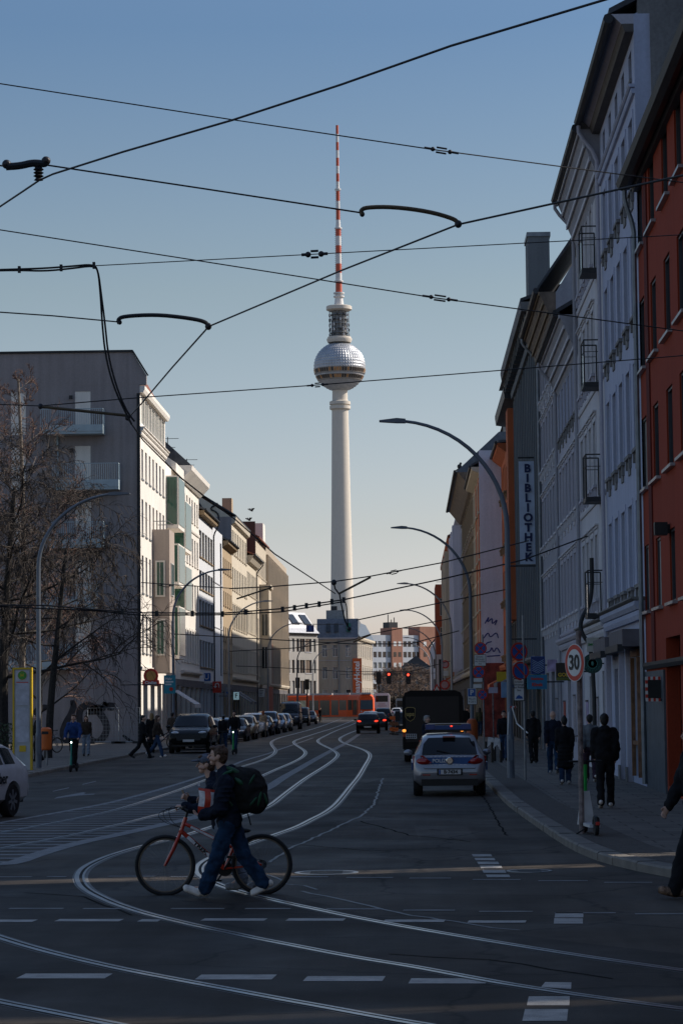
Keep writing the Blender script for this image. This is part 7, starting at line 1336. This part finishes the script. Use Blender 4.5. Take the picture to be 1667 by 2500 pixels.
# orange tram: articulated modules along a curve
TOR = mat('tram_orange', (.72, .085, .012), .45, var=.08, spec=.25); TGL_ = glass('tram_glass', (.03, .035, .03), .05); TLIT = mat('tram_window_poster', (.5, .42, .25), .4, var=.6, scale=1.5)
T = thing('tram', 'long orange articulated tram crossing the square', 'tram', (0, 0, .05))
PT = [(-6.35, 361.5), (-6.6, 367.3), (-8.4, 371.2), (-11.3, 374.2), (-15.2, 376.), (-23, 377.2), (-32, 377.6)]
for i, (p, q) in enumerate(zip(PT, PT[1:])):
    a, c = Vector((*p, 0)), Vector((*q, 0)); L_ = (c - a).length; an = math.atan2(c.y - a.y, c.x - a.x); M = Matrix.Translation(a) @ Matrix.Rotation(an, 4, 'Z')
    W_ = 1.2; pr = [(-W_, .25), (W_, .25), (W_, 2.9), (W_ - .18, 3.35), (W_ - .5, 3.55), (-W_ + .5, 3.55), (-W_ + .18, 3.35), (-W_, 2.9)]
    x0 = .5 if i == 0 else .12; b = MB(); b.prism([M @ Vector((x0, y, z)) for y, z in pr], M.to_3x3() @ Vector((L_ - .12 - x0, 0, 0)), TOR)
    if i == 0:
        pf = [(y * .82, .3 + (z - .25) * .93) for y, z in pr]; n = len(pr); vs = [M @ Vector((.5, y, z)) for y, z in pr] + [M @ Vector((-.15 if z < 1.4 else .15, y, z)) for y, z in pf]
        b.add(vs, [(k, (k + 1) % n, n + (k + 1) % n, n + k) for k in range(n)] + [tuple(range(n, 2 * n))], TOR)
    o = b.build('car_module', T, ang=25)
    for s in (-1, 1):
        nw = max(1, int(L_ / 1.9))
        for k in range(nw):
            u0, u1 = x0 + .25 + (L_ - x0 - .5) * k / nw, x0 + .05 + (L_ - x0 - .5) * (k + 1) / nw
            dr = (k + i) % 2 == 1; q_ = MB(); z0_ = .5 if dr else 1.25
            q_.box(u0, s * W_ - .015 if s < 0 else W_ - .02, z0_, u1, s * W_ + .02 if s < 0 else W_ + .015, 2.75, TGL_ if not (i > 3 and k % 2 == 0) else TLIT, M); q_.build('door' if dr else 'side_window', o, smooth=False)
    MB().box(0.2, -.7, 3.55, L_ - .3, .7, 3.82, mat('tram_roof_grey', (.4, .38, .36), .6), M).build('roof_unit', T, smooth=False)
    if i: b = MB(); b.prism([M @ Vector((-.14, y * .93, z * .97 + .03)) for y, z in pr], M.to_3x3() @ Vector((.28, 0, 0)), BLACK); b.build('bellows', T, smooth=False)
    if i == 0:
        MB().prism([M @ Vector(v) for v in ((-.17, -.9, 1.35), (-.17, .9, 1.35), (.13, .85, 2.7), (.13, -.85, 2.7))], M.to_3x3() @ Vector((-.03, 0, 0)), TGL_).build('windshield', T, smooth=False); MB().box(-.19, -.95, .45, -.1, .95, .75, mat('tram_yellow', (.55, .38, .03), .4), M).build('bumper', T, smooth=False)
        for s in (-1, 1): MB().ball(M @ Vector((-.17, s * .75, 1.05)), .11, LAMPG, 10, 6).build('headlight', T)
# white coach
T = thing('coach_bus', 'tall white touring coach seen from behind beside the tram', 'bus', (-4.35, 384., 0)); CW_ = paint('coach_white', (.6, .52, .52), .3)
b = MB(); w = 1.22; b.prism([(-w, 0, .4), (w, 0, .4), (w, 0, 3.5), (w - .25, 0, 3.85), (-w + .25, 0, 3.85), (-w, 0, 3.5)], (0, 11, 0), CW_); b.build('body', T, ang=25)
MB().box(-.95, -.03, 2.5, .95, -.003, 3.45, CARG).build('rear_window', T, smooth=False); MB().box(-.26, -.03, .75, .26, -.003, .9, PLATE).build('number_plate', T, smooth=False)
b = MB()
for k, ww in enumerate((.5, .7, .4)): b.box(-ww, -.02, 2.1 - k * .3, ww, -.004, 2.22 - k * .3, mat('coach_print', (.4, .25, .25), .6))
b.build('print', T, smooth=False)
for s in (-1, 1):
    MB().box(s * 1.05 - .09, -.03, .9, s * 1.05 + .09, -.003, 1.5, TAILR).build('taillight', T, smooth=False)
    for y in (2.2, 8.5): o = link('wheel', CARM[('hatch', 1., .985, .955)][2], T, (s * 1.08, y, .48)); o.scale = (1.3, 1.45, 1.45)
T = thing('blue_bus', 'distant blue and white bus behind the coach, right', 'bus', (-1.2, 430., 0))
MB().prism([(-1.25, 0, .4), (1.25, 0, .4), (1.25, 0, 2.9), (1.05, 0, 3.1), (-1.05, 0, 3.1), (-1.25, 0, 2.9)], (0, 9, 0), PSB).build('body', T, smooth=False); MB().box(-1.05, -.04, 1.6, 1.05, -.004, 2.7, CARG).build('rear_window', T, smooth=False); MB().box(-1.1, -.04, .6, 1.1, -.004, 1.1, PW).build('bumper', T, smooth=False)
for k, (px, y0, y1) in enumerate(((958, 1745, 1778), (965, 1750, 1782))):
    p = AD(px, 1760, 178.); T = thing('roadworks_barrier', 'orange and brown roadworks barrier left of the parcel truck, %s' % ('farther' if k == 0 else 'nearer'), 'barrier', (p.x, 178 - 4. * k, 0))
    for j in range(3): MB().box(-.22, -.02, .25 + j * .4, .22, .02, .5 + j * .4, SORG if j % 2 == 0 else mat('barrier_brown', (.2, .09, .05), .7)).build('board', T, smooth=False)
    MB().box(-.25, -.15, 0, .25, .15, .1, IRON).build('foot', T, smooth=False); MB().tube([(0, .03, .1), (0, .03, 1.35)], .03, 5, POLE).build('post', T)
# ---------------------------------------------------------------- bare winter trees
BARK = mat('dark_bark', (.028, .024, .021), .9, var=.4, scale=12, bump=.5); BARKP = mat('pale_bark', (.2, .165, .13), .9, var=.35, scale=8); TWIG = mat('red_brown_twigs', (.15, .085, .06), .9, var=.5, scale=3); TWIGD = mat('dark_twigs', (.05, .038, .03), .9, var=.4, scale=3); TWIGF = mat('tan_twigs', (.13, .085, .06), .9, var=.4, scale=.5)
def bare_tree(label, loc, seed, trunk, limbs, tw, lv=3, r0=.16, droop=.2, mt=BARK, mtw=TWIG, twr=.011, nper=(5, 6, 6), spreadk=1., grp='bare winter trees by the pavement', tall=None):
    R_ = random.Random(seed); T = thing('bare_tree', label, 'tree', loc, 0, grp); b = MB(); c = MB(); P = chaikin(trunk, 2); n = len(P)
    b.tube(P, [r0 * (1 - .8 * i / (n - 1)) + .012 for i in range(n)], 8, mt)
    def grow(p, d, L_, r, k):
        pts = [p]; dd = d.copy(); m = 6
        for i in range(m):
            dd = (dd + Vector((R_.uniform(-.16, .16), R_.uniform(-.16, .16), R_.uniform(-.12, .12) - droop * .16 * (k + .4) + (.06 if k == 0 else 0)))).normalized(); pts.append(pts[-1] + dd * L_ / m)
        (b if k < 1 else c).tube(pts, [max(twr * .55, r * (1 - .75 * i / m)) for i in range(m + 1)], 5 if k < 1 else 3, mt if k < 1 else mtw, cap=False)
        if k < lv:
            for j in range(nper[min(k, len(nper) - 1)]):
                t = .22 + .78 * (j + R_.random()) / nper[min(k, len(nper) - 1)]; i = min(m - 1, int(t * m)); q_ = pts[i].lerp(pts[i + 1], t * m - i); ax = (pts[i + 1] - pts[i]).normalized()
                v = Vector((R_.uniform(-1, 1), R_.uniform(-1, 1), R_.uniform(-.7, .9))); v = (v - ax * v.dot(ax)).normalized(); e = (ax * R_.uniform(.5, .9) + v * R_.uniform(.5, .95) * spreadk).normalized()
                grow(q_, e, L_ * R_.uniform(.38, .6), max(twr, r * .45), k + 1)
    for (t, L_, el_, az) in limbs:
        i = min(n - 2, int(t * (n - 1))); p = P[i].lerp(P[i + 1], t * (n - 1) - i); grow(p, Vector((math.cos(az) * math.cos(el_), math.sin(az) * math.cos(el_), math.sin(el_))), L_, r0 * .42 * (1.15 - t), 0)
    b.build('trunk', T); c.build('crown', T); return T
rr = random.Random(11)
def lim(n, t0, t1, L0, L1, e0, e1, az0=0., az1=2 * PI): return [(t0 + (t1 - t0) * (i + rr.random() * .6) / n, L0 + (L1 - L0) * (i / n) * rr.uniform(.8, 1.1), rr.uniform(e0, e1), az0 + (az1 - az0) * ((i * .618) % 1)) for i in range(n)]
p = AD(52, 1800, 112.)
bare_tree('tallest bare tree with a thin pale leader before the grey gable', (p.x, 112., .1), 3, [(0, 0, 0), (.05, 0, 4), (.15, 0, 8), (.1, 0, 11.5), (.0, 0, 14.5), (-.12, 0, 17.2)], lim(20, .26, .97, 4.2, .4, .35, 1.0), 0, r0=.17, mt=BARKP, nper=(6, 5, 5), droop=-.1, twr=.013)
p = AD(118, 1830, 101.)
bare_tree('leaning bare tree with dark drooping branches beside the left lamp', (p.x, 101., .1), 8, [(0, 0, 0), (.12, 0, 2.5), (.42, 0, 5.2), (.6, 0, 7.2), (.75, 0, 8.6)], lim(15, .4, .98, 3.4, 2.3, -.05, .75), 0, r0=.17, mtw=TWIGD, nper=(6, 5, 5), droop=.7, twr=.014)
p = AD(8, 1830, 104.)
bare_tree('thick dark bare tree at the left edge, cut by the frame', (p.x, 104., .1), 15, [(0, 0, 0), (0, 0, 3), (.1, 0, 6), (.35, 0, 9.5), (.5, 0, 11.5)], lim(24, .3, .97, 5.2, 2.4, .0, .8), 0, r0=.26, mtw=TWIGD, nper=(7, 7, 6), droop=.35, twr=.014)
p = AD(95, 1830, 124.)
bare_tree('reddish bare tree close behind the tallest one', (p.x, 124., .1), 21, [(0, 0, 0), (.1, 0, 4), (-.1, 0, 6), (.1, 0, 8.5)], lim(16, .2, .9, 3.6, 1.6, .0, .7), 0, r0=.16, nper=(6, 5, 5), droop=.1, twr=.013)
bare_tree('courtyard tree outside the frame behind the red house', (13.2, 36.3, 0), 77, [(0, 0, 0), (.1, 0, 5), (0, 0, 12)], lim(16, .3, .97, 3.6, 1.5, .2, .9), 0, r0=.2, nper=(6, 5), lv=2, twr=.03, grp='courtyard trees')  # unseen tree added so its twigs dapple the sun streak
for k, (px, d, h) in enumerate(((925, 450, 8.6), (950, 470, 9.6), (976, 455, 9.), (1000, 480, 9.8), (1022, 460, 8.8), (1045, 475, 9.2), (962, 500, 10.), (1012, 510, 10.4))):
    p = AD(px, 1717, d); bare_tree('tan bare tree beyond the square, %s' % ('leftmost, beside the coach', 'second from the left', 'under the single red light', 'right of the single red light', 'second from the right', 'rightmost, before the right row', 'taller, behind the left pair', 'taller, behind the right pair')[k], (p.x, d, 0), 40 + k, [(0, 0, 0), (.1, 0, h * .4), (0, 0, h * .85)], lim(16, .12, .97, 3.4, 1.5, .1, 1.), 0, r0=.2, mt=TWIGD, mtw=TWIGF, twr=.04, nper=(8, 7), lv=2, grp='bare trees beyond the square')
T = thing('hedge', 'dark hedge under the tan bare trees beyond the square', 'hedge', (-2.4, 440., 0)); b = MB(); R_ = random.Random(6); HG = mat('hedge_leaves', (.05, .04, .03), .9, var=.5, scale=2)
for i in range(4200):
    c = Vector((R_.uniform(-4.4, 5.), R_.uniform(-.6, .6), 3.4 * R_.random() ** .7)); a = Vector((R_.uniform(-1, 1), R_.uniform(-1, 1), R_.uniform(-1, 1))) * .2; e = a.orthogonal() * .8; b.quad(c, c + a, c + a + e, c + e, HG)
b.build('foliage', T, smooth=False)
for px0, px1, lab in ((0, 26, 'green shrub at the left edge beside the bus stop column'),):
    p = AD(8, 1780, 92.); T = thing('shrub', lab, 'shrub', (p.x, 92., .12)); b = MB(); SG = mat('shrub_green', (.03, .05, .02), .8, var=.6, scale=5)
    for i in range(700):
        u, v, w_ = R_.uniform(-1, 1), R_.uniform(-1, 1), R_.uniform(0, 1); c = Vector((u * .6 * math.sqrt(1 - (w_ - .4) ** 2), v * .5, w_ * 1.5)); a = Vector((R_.uniform(-1, 1), R_.uniform(-1, 1), R_.uniform(-1, 1))) * .06; e = a.orthogonal() * .7; b.quad(c, c + a, c + a + e, c + e, SG)
    b.build('foliage', T, smooth=False); b = MB(); [b.tube([(0, 0, 0), (R_.uniform(-.4, .4), R_.uniform(-.3, .3), 1.)], .015, 4, BARK) for _ in range(6)]; b.build('stem', T)
p = AD(757, 1534, 330.); T = thing('hanging_sign', 'square blue hanging sign before the hotel roof', 'sign', p); MB().box(-.52, -.06, -.5, .52, .06, .45, NAVY).build('panel', T, smooth=False); MB().box(-.08, -.075, -.3, .08, -.063, .3, SBLUE).build('emblem', T, smooth=False); MB().tube([(-1.6, .1, .6), (0, .1, .55), (4.5, .1, .5)], .05, 5, IRON).build('bracket', T)
# ---------------------------------------------------------------- light, sky, camera
SUN_EL, SUN_AZ = math.radians(36), math.radians(17)            # azimuth measured from +X (right) towards +Y (down the street)
sdir = Vector((math.cos(SUN_AZ) * math.cos(SUN_EL), math.sin(SUN_AZ) * math.cos(SUN_EL), math.sin(SUN_EL)))
li = bpy.data.lights.new('sun', 'SUN'); li.energy = 5.; li.angle = math.radians(.5); li.color = (1., .92, .82)
so = bpy.data.objects.new('sun', li); COL.objects.link(so); so.rotation_euler = sdir.to_track_quat('Z', 'Y').to_euler()
w = bpy.data.worlds.new('World'); scn.world = w; w.use_nodes = True
nt = w.node_tree; bg = nt.nodes['Background']; sk = nt.nodes.new('ShaderNodeTexSky'); sk.sky_type = 'NISHITA'; sk.sun_disc = False
sk.sun_elevation = SUN_EL; sk.sun_rotation = PI / 2 - SUN_AZ; sk.air_density = 1.; sk.dust_density = 1.; sk.ozone_density = 1.6
tc = nt.nodes.new('ShaderNodeTexCoord'); sp_ = nt.nodes.new('ShaderNodeSeparateXYZ'); rp = nt.nodes.new('ShaderNodeValToRGB'); mx = nt.nodes.new('ShaderNodeMix')
mx.data_type = 'RGBA'; mx.blend_type = 'MULTIPLY'; mx.inputs[0].default_value = 1.; nt.links.new(tc.outputs['Generated'], sp_.inputs[0]); nt.links.new(sp_.outputs['Z'], rp.inputs[0])
el = rp.color_ramp.elements                          # colour of the air by height above the horizon
for i, (z, c) in enumerate(((0., (1.5, 1.3, 1.5)), (.041, (1.43, 1.29, 1.48)), (.07, (1.29, 1.135, 1.165)), (.167, (1.09, 1.01, .9)), (.27, (.73, .85, .94)), (.5, (1.25, 1.3, 1.36)), (1., (1.35, 1.35, 1.4)))):
    e = el[i] if i < 2 else el.new(z); e.position = z; e.color = (*[v / 1.5 for v in c], 1)
nt.links.new(sk.outputs[0], mx.inputs[6]); nt.links.new(rp.outputs[0], mx.inputs[7]); nt.links.new(mx.outputs[2], bg.inputs[0]); bg.inputs[1].default_value = .15
cam = bpy.data.cameras.new('camera'); co = bpy.data.objects.new('camera', cam); COL.objects.link(co)
cam.sensor_fit = 'VERTICAL'; cam.sensor_height = 36; cam.lens = 36 * FPX / 2500; cam.clip_start = .5; cam.clip_end = 12000
co.matrix_world = Matrix.Translation((0, 0, CAMZ)) @ CAMR.to_4x4(); scn.camera = co
scn.view_settings.view_transform = 'Standard'; scn.view_settings.look = 'None'; scn.view_settings.exposure = 0.; scn.view_settings.gamma = 1
scn.cycles.use_denoising = True; scn.cycles.max_bounces = 6; scn.cycles.caustics_reflective = False; scn.cycles.caustics_refractive = False
